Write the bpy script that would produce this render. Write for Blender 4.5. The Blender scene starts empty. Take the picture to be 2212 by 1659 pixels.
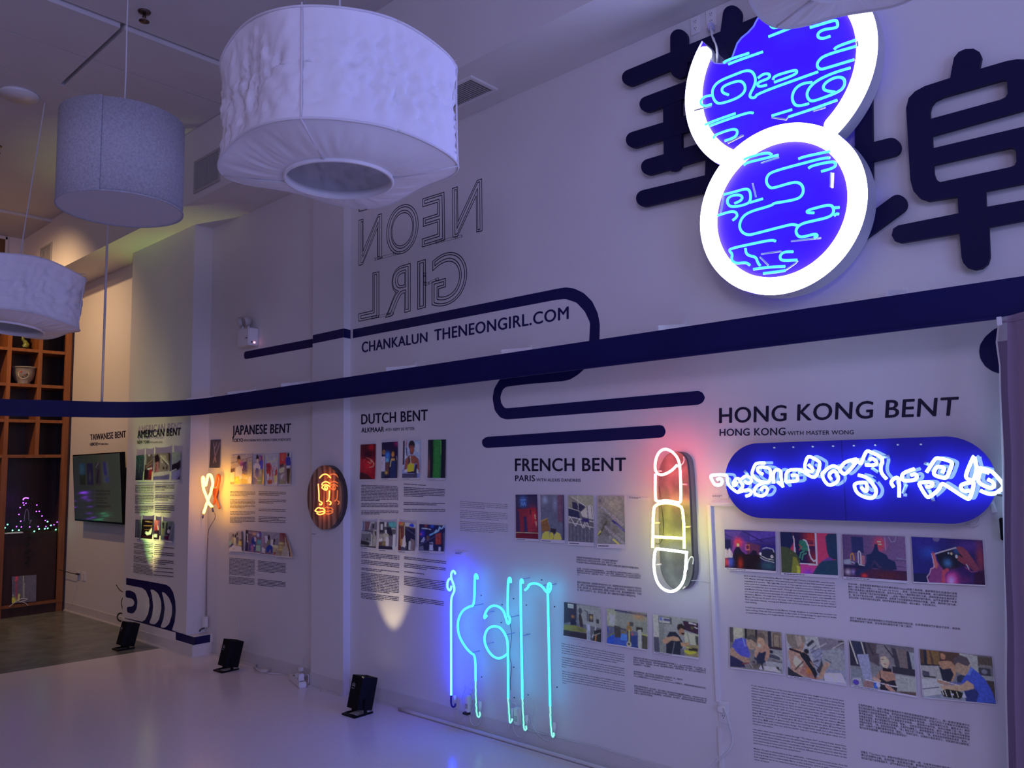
import bpy, bmesh, math, random
import numpy as np
from mathutils import Vector, Matrix
random.seed(7); rng = np.random.default_rng(7)
sc = bpy.context.scene
COL = sc.collection

# ---------------------------------------------------------------- camera
F = 1712.6; CX, CY, EYE = 1106.0, 829.5, 1.6
R_ = np.array([[0.74011041, 0.67218643, -0.02004964],
               [-0.08401114, 0.06283751, -0.99448156],
               [-0.66721714, 0.73771055, 0.10297784]])   # rows: camera right, down, forward in room axes
cd = bpy.data.cameras.new('camera'); cam = bpy.data.objects.new('camera', cd); COL.objects.link(cam)
cd.sensor_fit = 'HORIZONTAL'; cd.sensor_width = 36; cd.lens = 36 * F / 2212; cd.clip_start = .05; cd.clip_end = 60
m = Matrix(((R_[0][0], -R_[1][0], -R_[2][0], 0), (R_[0][1], -R_[1][1], -R_[2][1], 0), (R_[0][2], -R_[1][2], -R_[2][2], EYE), (0, 0, 0, 1)))
cam.matrix_world = m
sc.camera = cam

# ---------------------------------------------------------------- light of the room and exposure
w = bpy.data.worlds.new('world'); sc.world = w; w.use_nodes = True
WB = w.node_tree.nodes['Background']
WB.inputs[0].default_value = (.315, .25, .33, 1); WB.inputs[1].default_value = .43
sc.view_settings.view_transform = 'Standard'; sc.view_settings.look = 'None'
sc.view_settings.gamma = 1; sc.view_settings.exposure = 0; sc.view_settings.use_curve_mapping = False
sc.cycles.use_denoising = True; sc.cycles.max_bounces = 6; sc.cycles.diffuse_bounces = 4; sc.cycles.glossy_bounces = 3
sc.cycles.transmission_bounces = 4; sc.cycles.sample_clamp_indirect = 3; sc.cycles.caustics_reflective = False; sc.cycles.caustics_refractive = False
sc.cycles.use_light_tree = True

def lamp(kind, name, loc, col, power, aim=None, **k):
    d = bpy.data.lights.new(name, kind); d.color = col; d.energy = power
    for a, b in k.items(): setattr(d, a, b)
    o = bpy.data.objects.new(name, d); COL.objects.link(o); o.location = loc
    if aim is not None:
        o.rotation_euler = (Vector(aim) - Vector(loc)).to_track_quat('-Z', 'Y').to_euler()
    return o
# warm track spots on the ceiling over the far corner, hidden behind the hanging shades
lamp('SPOT', 'warm_spot', (-9.2, 1.7, 4.35), (1, .62, .30), 150, aim=(-9.9, 3.5, 1.9), spot_size=1.9, spot_blend=.9, shadow_soft_size=.04)
lamp('SPOT', 'warm_spot', (-9.0, .6, 4.35), (1, .5, .16), 55, aim=(-10.5, 2.9, 2.6), spot_size=1.5, spot_blend=.9, shadow_soft_size=.05)
lamp('SPOT', 'warm_spot', (-8.6, .3, 3.6), (1, .50, .16), 6, aim=(-9.8, 3.0, 4.4), spot_size=1.7, spot_blend=1, shadow_soft_size=.1)

# the rest of the lit room beyond the right edge: further violet-blue neon, plus an unseen floor fill
lamp('AREA', 'room_neon_glow', (3.9, -.6, 1.9), (.26, .36, 1), 115, aim=(-4, 2.6, 2.3), shape='RECTANGLE', size=2.6, size_y=2.4)
lamp('AREA', 'room_shade_glow', (1.6, -2.6, 3.6), (.50, .43, .90), 88, aim=(-4.2, 1.2, 0.3), shape='RECTANGLE', size=2.0, size_y=1.2)  # added fill from above, brightens the floor

# ---------------------------------------------------------------- helpers
def ray(px, py): return R_.T @ np.array([(px - CX) / F, (py - CY) / F, 1.0])
def on(ax, v, px, py):          # where the sight line through a measured point meets the plane axis ax = v
    r = ray(px, py); o = np.array([0, 0, EYE]); return o + r * ((v - o[ax]) / r[ax])
W = 3.55; PA = 3.37; PB = 3.488     # planes of the long wall and the fronts of its two piers
def cr(ox, oy, s, L): return [(ox + x / s, oy + y / s) for x, y in L]

def s2l(c):
    c = np.asarray(c, float) / 255; return np.where(c <= .04045, c / 12.92, ((c + .055) / 1.055) ** 2.4)
def hexc(h): return s2l([int(h[i:i + 2], 16) for i in (0, 2, 4)])

def mat(name, col, rough=.5, metal=0, emit=None, es=1, bump=0, bscale=200, var=0, vscale=6, spec=.5, trans=0, coat=0, alpha=None):
    m = bpy.data.materials.new(name); m.use_nodes = True; nt = m.node_tree; b = nt.nodes['Principled BSDF']
    b.inputs['Base Color'].default_value = (*col, 1); b.inputs['Roughness'].default_value = rough
    b.inputs['Metallic'].default_value = metal; b.inputs['Specular IOR Level'].default_value = spec
    if trans: b.inputs['Transmission Weight'].default_value = trans
    if coat: b.inputs['Coat Weight'].default_value = coat; b.inputs['Coat Roughness'].default_value = .05
    if emit is not None:
        b.inputs['Emission Color'].default_value = (*emit, 1); b.inputs['Emission Strength'].default_value = es
    tc = nt.nodes.new('ShaderNodeTexCoord')
    if var:
        n = nt.nodes.new('ShaderNodeTexNoise'); n.inputs['Scale'].default_value = vscale; n.inputs['Detail'].default_value = 5
        nt.links.new(tc.outputs['Object'], n.inputs['Vector'])
        r = nt.nodes.new('ShaderNodeValToRGB'); r.color_ramp.elements[0].position = .3; r.color_ramp.elements[1].position = .7
        r.color_ramp.elements[0].color = (*[max(0, c * (1 - var)) for c in col], 1); r.color_ramp.elements[1].color = (*[min(1, c * (1 + var)) for c in col], 1)
        nt.links.new(n.outputs['Fac'], r.inputs[0]); nt.links.new(r.outputs[0], b.inputs['Base Color'])
    if bump:
        n = nt.nodes.new('ShaderNodeTexNoise'); n.inputs['Scale'].default_value = bscale; n.inputs['Detail'].default_value = 3
        nt.links.new(tc.outputs['Object'], n.inputs['Vector'])
        bp = nt.nodes.new('ShaderNodeBump'); bp.inputs['Strength'].default_value = bump; bp.inputs['Distance'].default_value = .002
        nt.links.new(n.outputs['Fac'], bp.inputs['Height']); nt.links.new(bp.outputs[0], b.inputs['Normal'])
    return m

M = {}
M['wall'] = mat('wall_paint', (.70, .68, .66), .55, bump=.25, bscale=160, var=.015, vscale=2)
M['ceil'] = mat('ceiling_paint', (.62, .60, .59), .8, bump=.2, bscale=220, var=.02, vscale=3)
M['base'] = mat('baseboard_vinyl', (.60, .58, .56), .45, var=.03)
M['navy'] = mat('navy_vinyl', (.004, .003, .075), .38, spec=.4)
M['ink'] = mat('dark_blue_ink', (.006, .005, .03), .45)
M['band'] = mat('navy_band_paint', (.006, .006, .075), .55, spec=.22, var=.1, vscale=3)
M['char'] = mat('navy_sign_paint', (.008, .006, .045), .6, spec=.2, bump=.15, bscale=300)
M['black'] = mat('black_plastic', (.004, .004, .006), .5, spec=.18)
M['sink'] = mat('fine_print_ink', (.10, .09, .12), .6)
M['white'] = mat('white_plastic', (.74, .73, .72), .35)
M['paper'] = mat('white_paper', (.72, .71, .71), .6)
M['cord'] = mat('white_cord', (.62, .61, .6), .45)
M['bcord'] = mat('black_cord', (.02, .017, .016), .5)
M['metal'] = mat('brass_metal', (.16, .11, .09), .35, metal=1)
M['wire'] = mat('lamp_wire', (.6, .58, .6), .4)
M['dark'] = mat('dark_void', (.01, .01, .012), .8)
M['grille'] = mat('vent_grille', (.40, .39, .38), .45)

def wood(name, c1, c2, scale=3, stretch=(1, 1, .08), rough=.38):
    m = bpy.data.materials.new(name); m.use_nodes = True; nt = m.node_tree; b = nt.nodes['Principled BSDF']
    tc = nt.nodes.new('ShaderNodeTexCoord'); mp = nt.nodes.new('ShaderNodeMapping'); mp.inputs['Scale'].default_value = stretch
    n = nt.nodes.new('ShaderNodeTexNoise'); n.inputs['Scale'].default_value = scale * 8; n.inputs['Detail'].default_value = 6
    r = nt.nodes.new('ShaderNodeValToRGB'); r.color_ramp.elements[0].color = (*c1, 1); r.color_ramp.elements[1].color = (*c2, 1)
    r.color_ramp.elements[0].position = .3; r.color_ramp.elements[1].position = .7
    nt.links.new(tc.outputs['Object'], mp.inputs[0]); nt.links.new(mp.outputs[0], n.inputs['Vector']); nt.links.new(n.outputs['Fac'], r.inputs[0]); nt.links.new(r.outputs[0], b.inputs['Base Color'])
    b.inputs['Roughness'].default_value = rough
    return m
M['wood'] = wood('orange_brown_wood', (.19, .062, .016), (.30, .105, .028))
M['woodd'] = wood('dark_wood', (.028, .009, .006), (.05, .016, .01))

def obj(name, me, material=None, parent=None, smooth=False, loc=None, rot=None):
    o = bpy.data.objects.new(name, me); COL.objects.link(o)
    if material is not None and not me.materials: me.materials.append(material)
    if smooth: me.polygons.foreach_set('use_smooth', [True] * len(me.polygons))
    if parent is not None: o.parent = parent
    if loc is not None: o.location = loc
    if rot is not None: o.rotation_euler = rot
    return o
def tag(o, label, cat, group=None, kind=None):
    o['label'] = label; o['category'] = cat
    if group: o['group'] = group
    if kind: o['kind'] = kind
    return o
def thing(name, label, cat, loc=(0, 0, 0), rot=(0, 0, 0), group=None):
    o = bpy.data.objects.new(name, None); COL.objects.link(o); o.location = loc; o.rotation_euler = rot; o.empty_display_size = .05
    return tag(o, label, cat, group)
def put(o, parent):              # make o a part of parent, keeping its world place
    bpy.context.view_layer.update(); o.parent = parent; o.matrix_parent_inverse = parent.matrix_world.inverted(); return o
def mesh(name, V, Fc, material=None, parent=None, smooth=False, **k):
    me = bpy.data.meshes.new(name); me.from_pydata([tuple(map(float, v)) for v in V], [], Fc); me.update()
    return obj(name, me, material, parent, smooth, **k)
def boxV(x0, x1, y0, y1, z0, z1):
    V = [(x, y, z) for x in (x0, x1) for y in (y0, y1) for z in (z0, z1)]
    Fq = [(0, 1, 3, 2), (4, 6, 7, 5), (0, 4, 5, 1), (2, 3, 7, 6), (0, 2, 6, 4), (1, 5, 7, 3)]
    return V, Fq
def box(name, x0, x1, y0, y1, z0, z1, material, parent=None, bevel=0, **k):
    V, Fq = boxV(x0, x1, y0, y1, z0, z1)
    if not bevel: return mesh(name, V, Fq, material, parent, **k)
    bm = bmesh.new(); vs = [bm.verts.new(v) for v in V]; [bm.faces.new([vs[i] for i in f]) for f in Fq]
    bmesh.ops.bevel(bm, geom=bm.edges[:], offset=bevel, segments=2, affect='EDGES'); bmesh.ops.recalc_face_normals(bm, faces=bm.faces[:])
    me = bpy.data.meshes.new(name); bm.to_mesh(me); bm.free(); return obj(name, me, material, parent, **k)
class MB:
    def __init__(s): s.V = []; s.F = []
    def add(s, V, Fq):
        n = len(s.V); s.V += [tuple(map(float, v)) for v in V]; s.F += [tuple(i + n for i in f) for f in Fq]; return s
    def box(s, *a): return s.add(*boxV(*a))
    def build(s, name, material, parent=None, smooth=False, **k): return mesh(name, s.V, s.F, material, parent, smooth, **k)

def chaikin(P, n=2):
    P = [np.array(p, float) for p in P]
    for _ in range(n):
        Q = [P[0]]
        for a, b in zip(P[:-1], P[1:]): Q += [a * .75 + b * .25, a * .25 + b * .75]
        Q.append(P[-1]); P = Q
    return P
def sweep(P, r, n=8, cap=True):
    P = [np.array(p, float) for p in P]; P = [P[0]] + [b for a, b in zip(P[:-1], P[1:]) if np.linalg.norm(b - a) > 1e-5]
    V = []; Fq = []; T0 = P[1] - P[0]; T0 /= np.linalg.norm(T0); N = np.cross(T0, (0, 0, 1))
    if np.linalg.norm(N) < .1: N = np.cross(T0, (0, 1, 0))
    N /= np.linalg.norm(N)
    for i, p in enumerate(P):
        a = P[max(i - 1, 0)]; b = P[min(i + 1, len(P) - 1)]; T = (b - a) / (np.linalg.norm(b - a) + 1e-12)
        N = N - T * (N @ T); N /= np.linalg.norm(N) + 1e-12; B = np.cross(T, N)
        rr = r[min(i, len(r) - 1)] if hasattr(r, '__len__') else r
        for k in range(n):
            t = 2 * math.pi * k / n; V.append(p + (N * math.cos(t) + B * math.sin(t)) * rr)
    for i in range(len(P) - 1):
        for k in range(n): Fq.append((i * n + k, i * n + (k + 1) % n, (i + 1) * n + (k + 1) % n, (i + 1) * n + k))
    if cap: Fq += [tuple(range(n))[::-1], tuple((len(P) - 1) * n + k for k in range(n))]
    return V, Fq
def tube(name, P, r, material, parent=None, n=8, sm=2):
    V, Fq = sweep(chaikin(P, sm) if sm else P, r, n); return mesh(name, V, Fq, material, parent, True)
def lathe(prof, n=24, c=(0, 0, 0)):
    V = []; Fq = []
    for r, z in prof:
        for k in range(n): t = 2 * math.pi * k / n; V.append((c[0] + r * math.cos(t), c[1] + r * math.sin(t), c[2] + z))
    for i in range(len(prof) - 1):
        for k in range(n): Fq.append((i * n + k, i * n + (k + 1) % n, (i + 1) * n + (k + 1) % n, (i + 1) * n + k))
    return V, Fq
def pl(y, L, dy=0):              # measured points laid on the vertical plane y, as room points
    return [on(1, y, *q) + np.array([0, dy, 0]) for q in L]

def flat2d(loops, y, thick=0):  # filled outline with holes, loops of (x, z) on the plane y, front towards the room
    cu = bpy.data.curves.new('c', 'CURVE'); cu.dimensions = '2D'; cu.fill_mode = 'BOTH'; cu.extrude = 0
    for L in loops:
        sp = cu.splines.new('POLY'); sp.points.add(len(L) - 1); sp.use_cyclic_u = True
        for i, (a, b) in enumerate(L): sp.points[i].co = (a, b, 0, 1)
    if thick: cu.extrude = thick / 2
    o = bpy.data.objects.new('c', cu); COL.objects.link(o); dg = bpy.context.evaluated_depsgraph_get()
    me = bpy.data.meshes.new_from_object(o.evaluated_get(dg)); bpy.data.objects.remove(o)
    n = len(me.vertices); co = np.empty(n * 3); me.vertices.foreach_get('co', co); co = co.reshape(-1, 3)
    out = np.c_[co[:, 0], y + thick / 2 - co[:, 2] if thick else np.full(n, y), co[:, 1]]
    me.vertices.foreach_set('co', out.ravel()); me.update(); me.materials.clear(); return me
def decal(name, y, loops_px, material, parent=None, dy=-.0012, thick=0):
    me = flat2d([[(p[0], p[2]) for p in pl(y, L)] for L in loops_px], y + dy, thick); return obj(name, me, material, parent)

# lettering: every line of type is laid between four measured corners of its own place on the wall
def text_mesh(s, offset=0, outline=0, spacing=1.0, res=2):
    cu = bpy.data.curves.new('t', 'FONT'); cu.body = s; cu.size = 1; cu.offset = offset; cu.space_character = spacing; cu.resolution_u = res
    if outline: cu.fill_mode = 'NONE'; cu.bevel_depth = outline; cu.bevel_resolution = 0
    o = bpy.data.objects.new('t', cu); COL.objects.link(o); dg = bpy.context.evaluated_depsgraph_get()
    me = bpy.data.meshes.new_from_object(o.evaluated_get(dg)); bpy.data.objects.remove(o); bpy.data.curves.remove(cu)
    n = len(me.vertices); co = np.empty(n * 3); me.vertices.foreach_get('co', co); co = co.reshape(-1, 3)
    fs = [tuple(p.vertices) for p in me.polygons]; bpy.data.meshes.remove(me); return co, fs
def quad_map(co, quad, y, u0, u1, v0, v1, dy):
    q = [on(1, y, *p) for p in quad]; u = (co[:, 0] - u0) / (u1 - u0); v = (co[:, 1] - v0) / (v1 - v0)   # v=0 bottom
    TL, TR, BR, BL = q; u = u[:, None]; v = v[:, None]
    P = (TL * (1 - u) + TR * u) * v + (BL * (1 - u) + BR * u) * (1 - v); P[:, 1] += dy; return P
def line_on(mb, s, quad, y, offset=.0, dy=-.0012, cap=.727, spacing=1.0, mirror=False, outline=0, vr=None, res=2):
    co, fs = text_mesh(s, offset, outline, spacing, res)
    if not len(co): return
    u0, u1 = co[:, 0].min(), co[:, 0].max()
    if mirror: u0, u1 = u1, u0
    v0, v1 = (0, cap) if vr is None else (co[:, 1].min(), co[:, 1].max())
    P = quad_map(co, quad, y, u0, u1, v0, v1, dy)
    if outline: P[:, 1] += co[:, 2] * .05
    mb.add(P, fs)
def para_on(mb, lines, quad, y, last_short=True, cjk=False, fill=.55, offset=0):
    n = len(lines); TL, TR, BR, BL = [np.array(q, float) for q in quad]
    full = max(len(s) for s in lines) if lines else 1
    for i, s in enumerate(lines):
        if not s: continue
        a, b = (i + (1 - fill) / 2) / n, (i + 1 - (1 - fill) / 2) / n
        f = 1.0 if (i + 1 < n and lines[i + 1]) and len(s) > full * .7 else min(1, len(s) / full)
        def P(u, v): return (TL * (1 - u) + TR * u) * (1 - v) + (BL * (1 - u) + BR * u) * v
        line_on(mb, s, [P(0, a), P(f, a), P(f, b), P(0, b)], y, offset, cap=.78 if cjk else .727)
def greek(mb, n, quad, y, gaps=(), short=(), fill=.42, word=(3, 9), cjk=False):   # type too small to read: rows of word-long strokes
    TL, TR, BR, BL = [np.array(q, float) for q in quad]
    def P(u, v): return (TL * (1 - u) + TR * u) * (1 - v) + (BL * (1 - u) + BR * u) * v
    for i in range(n):
        if i in gaps: continue
        end = .45 + random.random() * .4 if i in short else 1.0
        u = 0
        while u < end:
            l = random.uniform(.04, .17) if not cjk else random.uniform(.10, .4); l = min(l, end - u)
            if l < .012: break
            a, b = (i + .5 - fill / 2) / n, (i + .5 + fill / 2) / n
            mb.add([p + np.array([0, -.0012, 0]) for p in pl(y, [P(u, a), P(u + l, a), P(u + l, b), P(u, b)])], [(0, 3, 2, 1)])
            u += l + (.014 if not cjk else .012)

# pictures: shapes painted onto a fine grid of coloured points
def inside(poly, X, Y):
    c = np.zeros(X.shape, bool); n = len(poly)
    for i in range(n):
        x0, y0 = poly[i]; x1, y1 = poly[(i + 1) % n]
        if y0 == y1: continue
        cnd = ((y0 > Y) != (y1 > Y)) & (X < (x1 - x0) * (Y - y0) / (y1 - y0) + x0); c ^= cnd
    return c
def paint(nx, ny, ops, ref=None, noise=.10, seed=1, gain=.47):
    K = 2; X, Y = np.meshgrid((np.arange((nx + 1) * K) + .5) / ((nx + 1) * K), (np.arange((ny + 1) * K) + .5) / ((ny + 1) * K))
    Im = np.zeros(X.shape + (3,))
    for op in ops.strip().split(';'):
        t = op.split()
        if not t: continue
        k = t[0]; c = hexc(t[1])
        if k == 'g': c2 = hexc(t[2]); Im[:] = c + (c2 - c) * Y[..., None]; continue       # vertical wash
        if k == 'h': c2 = hexc(t[2]); Im[:] = c + (c2 - c) * X[..., None]; continue       # sideways wash
        v = [float(q) for q in t[2:]]
        if k == 'r': mk = (X > v[0]) & (X < v[2]) & (Y > v[1]) & (Y < v[3])
        elif k == 'e': mk = ((X - v[0]) / v[2]) ** 2 + ((Y - v[1]) / v[3]) ** 2 < 1
        elif k == 'b': Im += (c - Im) * np.exp(-(((X - v[0]) / v[2]) ** 2 + ((Y - v[1]) / v[3]) ** 2) * 1.4)[..., None]; continue
        elif k == 'p': mk = inside(list(zip(v[0::2], v[1::2])), X, Y)
        elif k == 'l':
            mk = np.zeros(X.shape, bool); q = v[1:]; asp = ny / nx
            for i in range(0, len(q) - 2, 2):
                ax, ay, bx, by = q[i], q[i + 1] * asp, q[i + 2], q[i + 3] * asp; L2 = (bx - ax) ** 2 + (by - ay) ** 2 + 1e-9
                tt = np.clip(((X - ax) * (bx - ax) + (Y * asp - ay) * (by - ay)) / L2, 0, 1); mk |= (X - ax - tt * (bx - ax)) ** 2 + (Y * asp - ay - tt * (by - ay)) ** 2 < (v[0] / 2) ** 2
        Im[mk] = c
    Im = Im.reshape(ny + 1, K, nx + 1, K, 3).mean((1, 3))
    g = np.random.default_rng(seed); nz = g.random((ny // 3 + 3, nx // 3 + 3)); nz = np.kron(nz, np.ones((3, 3)))[:ny + 1, :nx + 1]
    Im = Im * (1 + noise * (nz[..., None] - .5) * 2) * (1 + noise * .6 * (g.random(Im.shape[:2])[..., None] - .5) * 2)
    if ref is not None: Im = np.clip(Im * gain / s2l(ref), 0, .85)
    return Im
def vcol_mat(name, emit=False, rough=.3, es=1):
    m = bpy.data.materials.new(name); m.use_nodes = True; nt = m.node_tree; b = nt.nodes['Principled BSDF']
    a = nt.nodes.new('ShaderNodeAttribute'); a.attribute_name = 'picture'
    if emit:
        b.inputs['Base Color'].default_value = (.01, .01, .01, 1); nt.links.new(a.outputs['Color'], b.inputs['Emission Color']); b.inputs['Emission Strength'].default_value = es
    else: nt.links.new(a.outputs['Color'], b.inputs['Base Color'])
    b.inputs['Roughness'].default_value = rough; return m
M['photo'] = vcol_mat('glossy_photo_ink'); M['screen'] = vcol_mat('lit_screen', True, .12, es=.55)
def picture(name, q, ops, nx, ny, ref=None, parent=None, curl=None, material=None, seed=1, noise=.1):
    """q: four room corners TL TR BR BL; curl(u, v) lifts the sheet off the wall"""
    TL, TR, BR, BL = [np.array(p, float) for p in q]; Im = paint(nx, ny, ops, ref, noise, seed)
    V = []; Fq = []
    for j in range(ny + 1):
        for i in range(nx + 1):
            u, v = i / nx, j / ny; p = (TL * (1 - u) + TR * u) * (1 - v) + (BL * (1 - u) + BR * u) * v
            if curl: p = p + np.array([0, -curl(u, v), 0])
            V.append(p)
    for j in range(ny):
        for i in range(nx):
            a = j * (nx + 1) + i; Fq.append((a, a + nx + 1, a + nx + 2, a + 1))
    o = mesh(name, V, Fq, material or M['photo'], parent, True); at = o.data.attributes.new('picture', 'FLOAT_COLOR', 'POINT')
    at.data.foreach_set('color', np.c_[Im.reshape(-1, 3), np.ones((nx + 1) * (ny + 1))].ravel()); return o
from mathutils import noise as mn
# ================================================================ THE SETTING
def S(o, label, cat='wall'): return tag(o, label, cat, kind='structure')
fl = mat('pale_vinyl_floor', (.76, .70, .69), .20, bump=.12, bscale=60, var=.05, vscale=90, spec=.5)
fd = mat('dark_vinyl_floor', (.17, .18, .165), .25, bump=.12, bscale=50, var=.25, vscale=5, spec=.5)
S(mesh('floor', [(-7.43, 3.6, 0), (-8.35, -5, 0), (4, -5, 0), (4, 3.6, 0), (-7.43, 3.6, -.1), (-8.35, -5, -.1), (4, -5, -.1), (4, 3.6, -.1)],
       [(0, 1, 2, 3), (7, 6, 5, 4), (0, 4, 5, 1), (1, 5, 6, 2), (2, 6, 7, 3), (3, 7, 4, 0)], fl), 'pale glossy vinyl floor of the exhibition room', 'floor')
S(mesh('floor', [(-10.9, 3.6, 0), (-10.9, -5, 0), (-8.35, -5, 0), (-7.43, 3.6, 0), (-10.9, 3.6, -.1), (-10.9, -5, -.1), (-8.35, -5, -.1), (-7.43, 3.6, -.1)],
       [(0, 1, 2, 3), (7, 6, 5, 4), (0, 4, 5, 1), (1, 5, 6, 2), (2, 6, 7, 3), (3, 7, 4, 0)], fd), 'dark grey mottled floor in front of the wooden shelving', 'floor')
S(box('wall_back', -10.9, 4, W, W + .2, 0, 4.7, M['wall']), 'long white exhibition wall carrying the neon signs')
pa = S(box('wall_pier', -8.37, -7.0, PA + .005, W, .17, 3.9, M['wall']), 'broad white pier with the American panel')
box('plinth', -8.37, -6.865, PA, W, 0, .17, M['wall'], pa)
S(box('wall_pier', -5.236, -4.835, PB, W, 0, 3.9, M['wall']), 'narrow white pier between the Japanese and Dutch panels')
S(box('wall_soffit', -10.9, 4, 3.065, W + .05, 3.9, 4.7, M['wall']), 'white boxed soffit running above the long wall', 'soffit')
S(box('wall_left', -11.0, -10.86, -5, 3.7, 0, 4.7, M['wall']), 'far end wall above the wooden shelving')
ce = S(box('ceiling', -5.2, 4, -5, 3.1, 4.565, 4.7, M['ceil']), 'grey-white ceiling over the room', 'ceiling')
box('ceiling_panel', -10.9, -9.885, -5, 3.07, 4.51, 4.6, M['ceil'], ce)
box('ceiling_panel', -9.86, -6.345, -5, 3.07, 4.54, 4.64, M['ceil'], ce)
for x0, x1 in ((-6.34, -5.795), (-5.787, -5.23)):
    for y0, y1 in ((-1.2, 1.983), (2.012, 3.06), (-4.9, -1.23)): box('ceiling_panel', x0, x1, y0, y1, 4.54, 4.6, M['ceil'], ce)
box('ceiling_backing', -10.9, -5.2, -5, 3.1, 4.6, 4.7, M['ceil'], ce)
def baseb(n, x0, x1, y): S(mesh_base(n, x0, x1, y), 'low off-white vinyl baseboard along the ' + n.split('_')[1].replace('far', 'far corner') + ' part of the wall', 'baseboard')
def mesh_base(n, x0, x1, y):
    mb = MB(); mb.box(x0, x1, y - .006, y, 0.012, .1); mb.box(x0, x1, y - .02, y, 0, .012); return mb.build(n, M['base'])
S(mesh_base('baseboard_main', -4.83, 4, W), 'off-white vinyl baseboard under the Dutch, French and Hong Kong panels', 'baseboard')
S(mesh_base('baseboard_middle', -6.86, -5.24, W), 'off-white vinyl baseboard under the Japanese panel', 'baseboard')
S(mesh_base('baseboard_far', -10.45, -8.38, W), 'off-white vinyl baseboard under the television', 'baseboard')
S(mesh_base('baseboard_pier', -5.24, -4.83, PB), 'off-white vinyl baseboard round the narrow pier', 'baseboard')
S(mesh_base('baseboard_plinth', -8.37, -6.862, PA), 'off-white vinyl baseboard round the American pier', 'baseboard')
# panel high on the far wall
t = thing('transom_panel', 'small brown panel in a pale frame high on the far end wall', 'panel')
P = [on(0, -10.855, *q) for q in cr(0, 420, 11.06, [(-200, 985), (130, 1020), (120, 1400), (-200, 1400)])]
y0, y1 = P[0][1], P[1][1]; z0, z1 = P[2][2], P[1][2]
box('panel_face', -10.86, -10.85, y0, y1, z0, z1 - .03, mat('brown_panel', (.13, .06, .02), .5), t)
box('panel_frame', -10.86, -10.84, y0, y1 + .02, z1 - .03, z1, M['wall'], t); box('panel_frame', -10.86, -10.84, y1, y1 + .025, z0, z1, M['wall'], t)

# vents
def vent(name, label, c, ux, uy, nrm, wu, wv, nsl, tone):
    t = thing(name, label, 'vent'); c, ux, uy, nrm = map(np.array, (c, ux, uy, nrm)); c = c.astype(float)
    def slab(u0, u1, v0, v1, d0, d1): return [c + ux * u + uy * v + nrm * d for u in (u0, u1) for v in (v0, v1) for d in (d0, d1)], boxV(0, 1, 0, 1, 0, 1)[1]
    mb = MB(); b = .022
    for a in ((-wu / 2 - b, -wu / 2, -wv / 2 - b, wv / 2 + b), (wu / 2, wu / 2 + b, -wv / 2 - b, wv / 2 + b), (-wu / 2, wu / 2, -wv / 2 - b, -wv / 2), (-wu / 2, wu / 2, wv / 2, wv / 2 + b)): mb.add(*slab(*a, 0, .012))
    mb.build('vent_frame', M['grille'] if tone else M['white'], t)
    v, f = slab(-wu / 2, wu / 2, -wv / 2, wv / 2, .0005, .002); mesh('vent_back', v, f, M['dark'], t)
    for i in range(nsl):
        u = -wu / 2 + wu * (i + .5) / nsl; v, f = slab(u - wu / nsl * .22, u + wu / nsl * .22, -wv / 2, wv / 2, .002, .008); mesh('slat', v, f, M['grille'], t)
vent('ceiling_vent', 'white louvred air vent in the soffit beside the large shade', (-3.36, 3.29, 3.9), (1, 0, 0), (0, 1, 0), (0, 0, -1), .38, .19, 20, 0)
vent('wall_vent', 'grey upright louvred grille on the soffit face beside the grey felt drum', (-6.155, 3.065, 4.10), (1, 0, 0), (0, 0, 1), (0, -1, 0), .40, .24, 18, 1)
vent('wall_vent', 'far small louvred grille on the soffit face above the left white shade', (-10.02, 3.065, 4.12), (1, 0, 0), (0, 0, 1), (0, -1, 0), .34, .24, 8, 1)
# sprinklers and the round ceiling rose
def sprinkler(x, y, z, label):
    t = thing('sprinkler', label, 'sprinkler', (x, y, z)); v, f = lathe([(0, 0), (.04, 0), (.036, -.008), (.012, -.014)], 20); mesh('escutcheon', v, f, M['metal'], t, True)
    v, f = lathe([(.009, -.005), (.009, -.03), (.014, -.035), (.006, -.045), (.006, -.062)], 10); mesh('nozzle', v, f, M['metal'], t, True)
    v, f = lathe([(0, -.062), (.032, -.064), (.032, -.067), (0, -.067)], 16); mesh('deflector', v, f, M['metal'], t, True)
sprinkler(-4.97, 2.03, 4.565, 'dark brass pendant sprinkler on the ceiling between grey and white shades')
sprinkler(-7.96, 2.0, 4.54, 'small dark sprinkler at the left edge above the left white shade')

# ================================================================ SHELVING
BX = -10.46
def by(px, py=760): return on(0, BX, px, py)[1]
def bz(py, px=60): return on(0, BX, px, py)[2]
YR = W - .012; D1 = by(88); D2 = by(21); dw = .022
bk = thing('display_shelving', 'tall orange-brown wooden grid shelving at the far left end of the room', 'shelving')
ys = [YR, D1, D2]; step = D1 - D2
while ys[-1] > -1: ys.append(ys[-1] - step)
zt = 3.9; zs = [bz(985), bz(909), bz(832), bz(756)]; dz = zs[2] - zs[1]
while zs[-1] + dz < zt - .1: zs.append(zs[-1] + dz)
box('back_panel', -10.85, -10.83, ys[-1], YR, 0, zt, M['woodd'], bk)
box('side_panel', -10.83, BX, YR - .022, YR, 0, zt, M['woodd'], bk)
box('stile', BX - .03, BX + .004, YR - .085, YR - .02, 0, zt, M['wood'], bk)
for y in ys[1:]:
    wide = abs(y - D2) < .01
    box('divider', -10.83, BX, y - dw, y + dw, zs[0], zt, M['wood'], bk)
for y in ys[2::2]: box('stile', -10.83, BX + .004, y - .03, y + .03, 0, zs[0], M['wood'], bk)
for z in zs: box('shelf', -10.83, BX - .002, ys[-1], YR - .02, z - .02, z + .016, M['wood'], bk)
box('top_rail', -10.83, BX + .004, ys[-1], YR, zt - .1, zt, M['wood'], bk)
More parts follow.
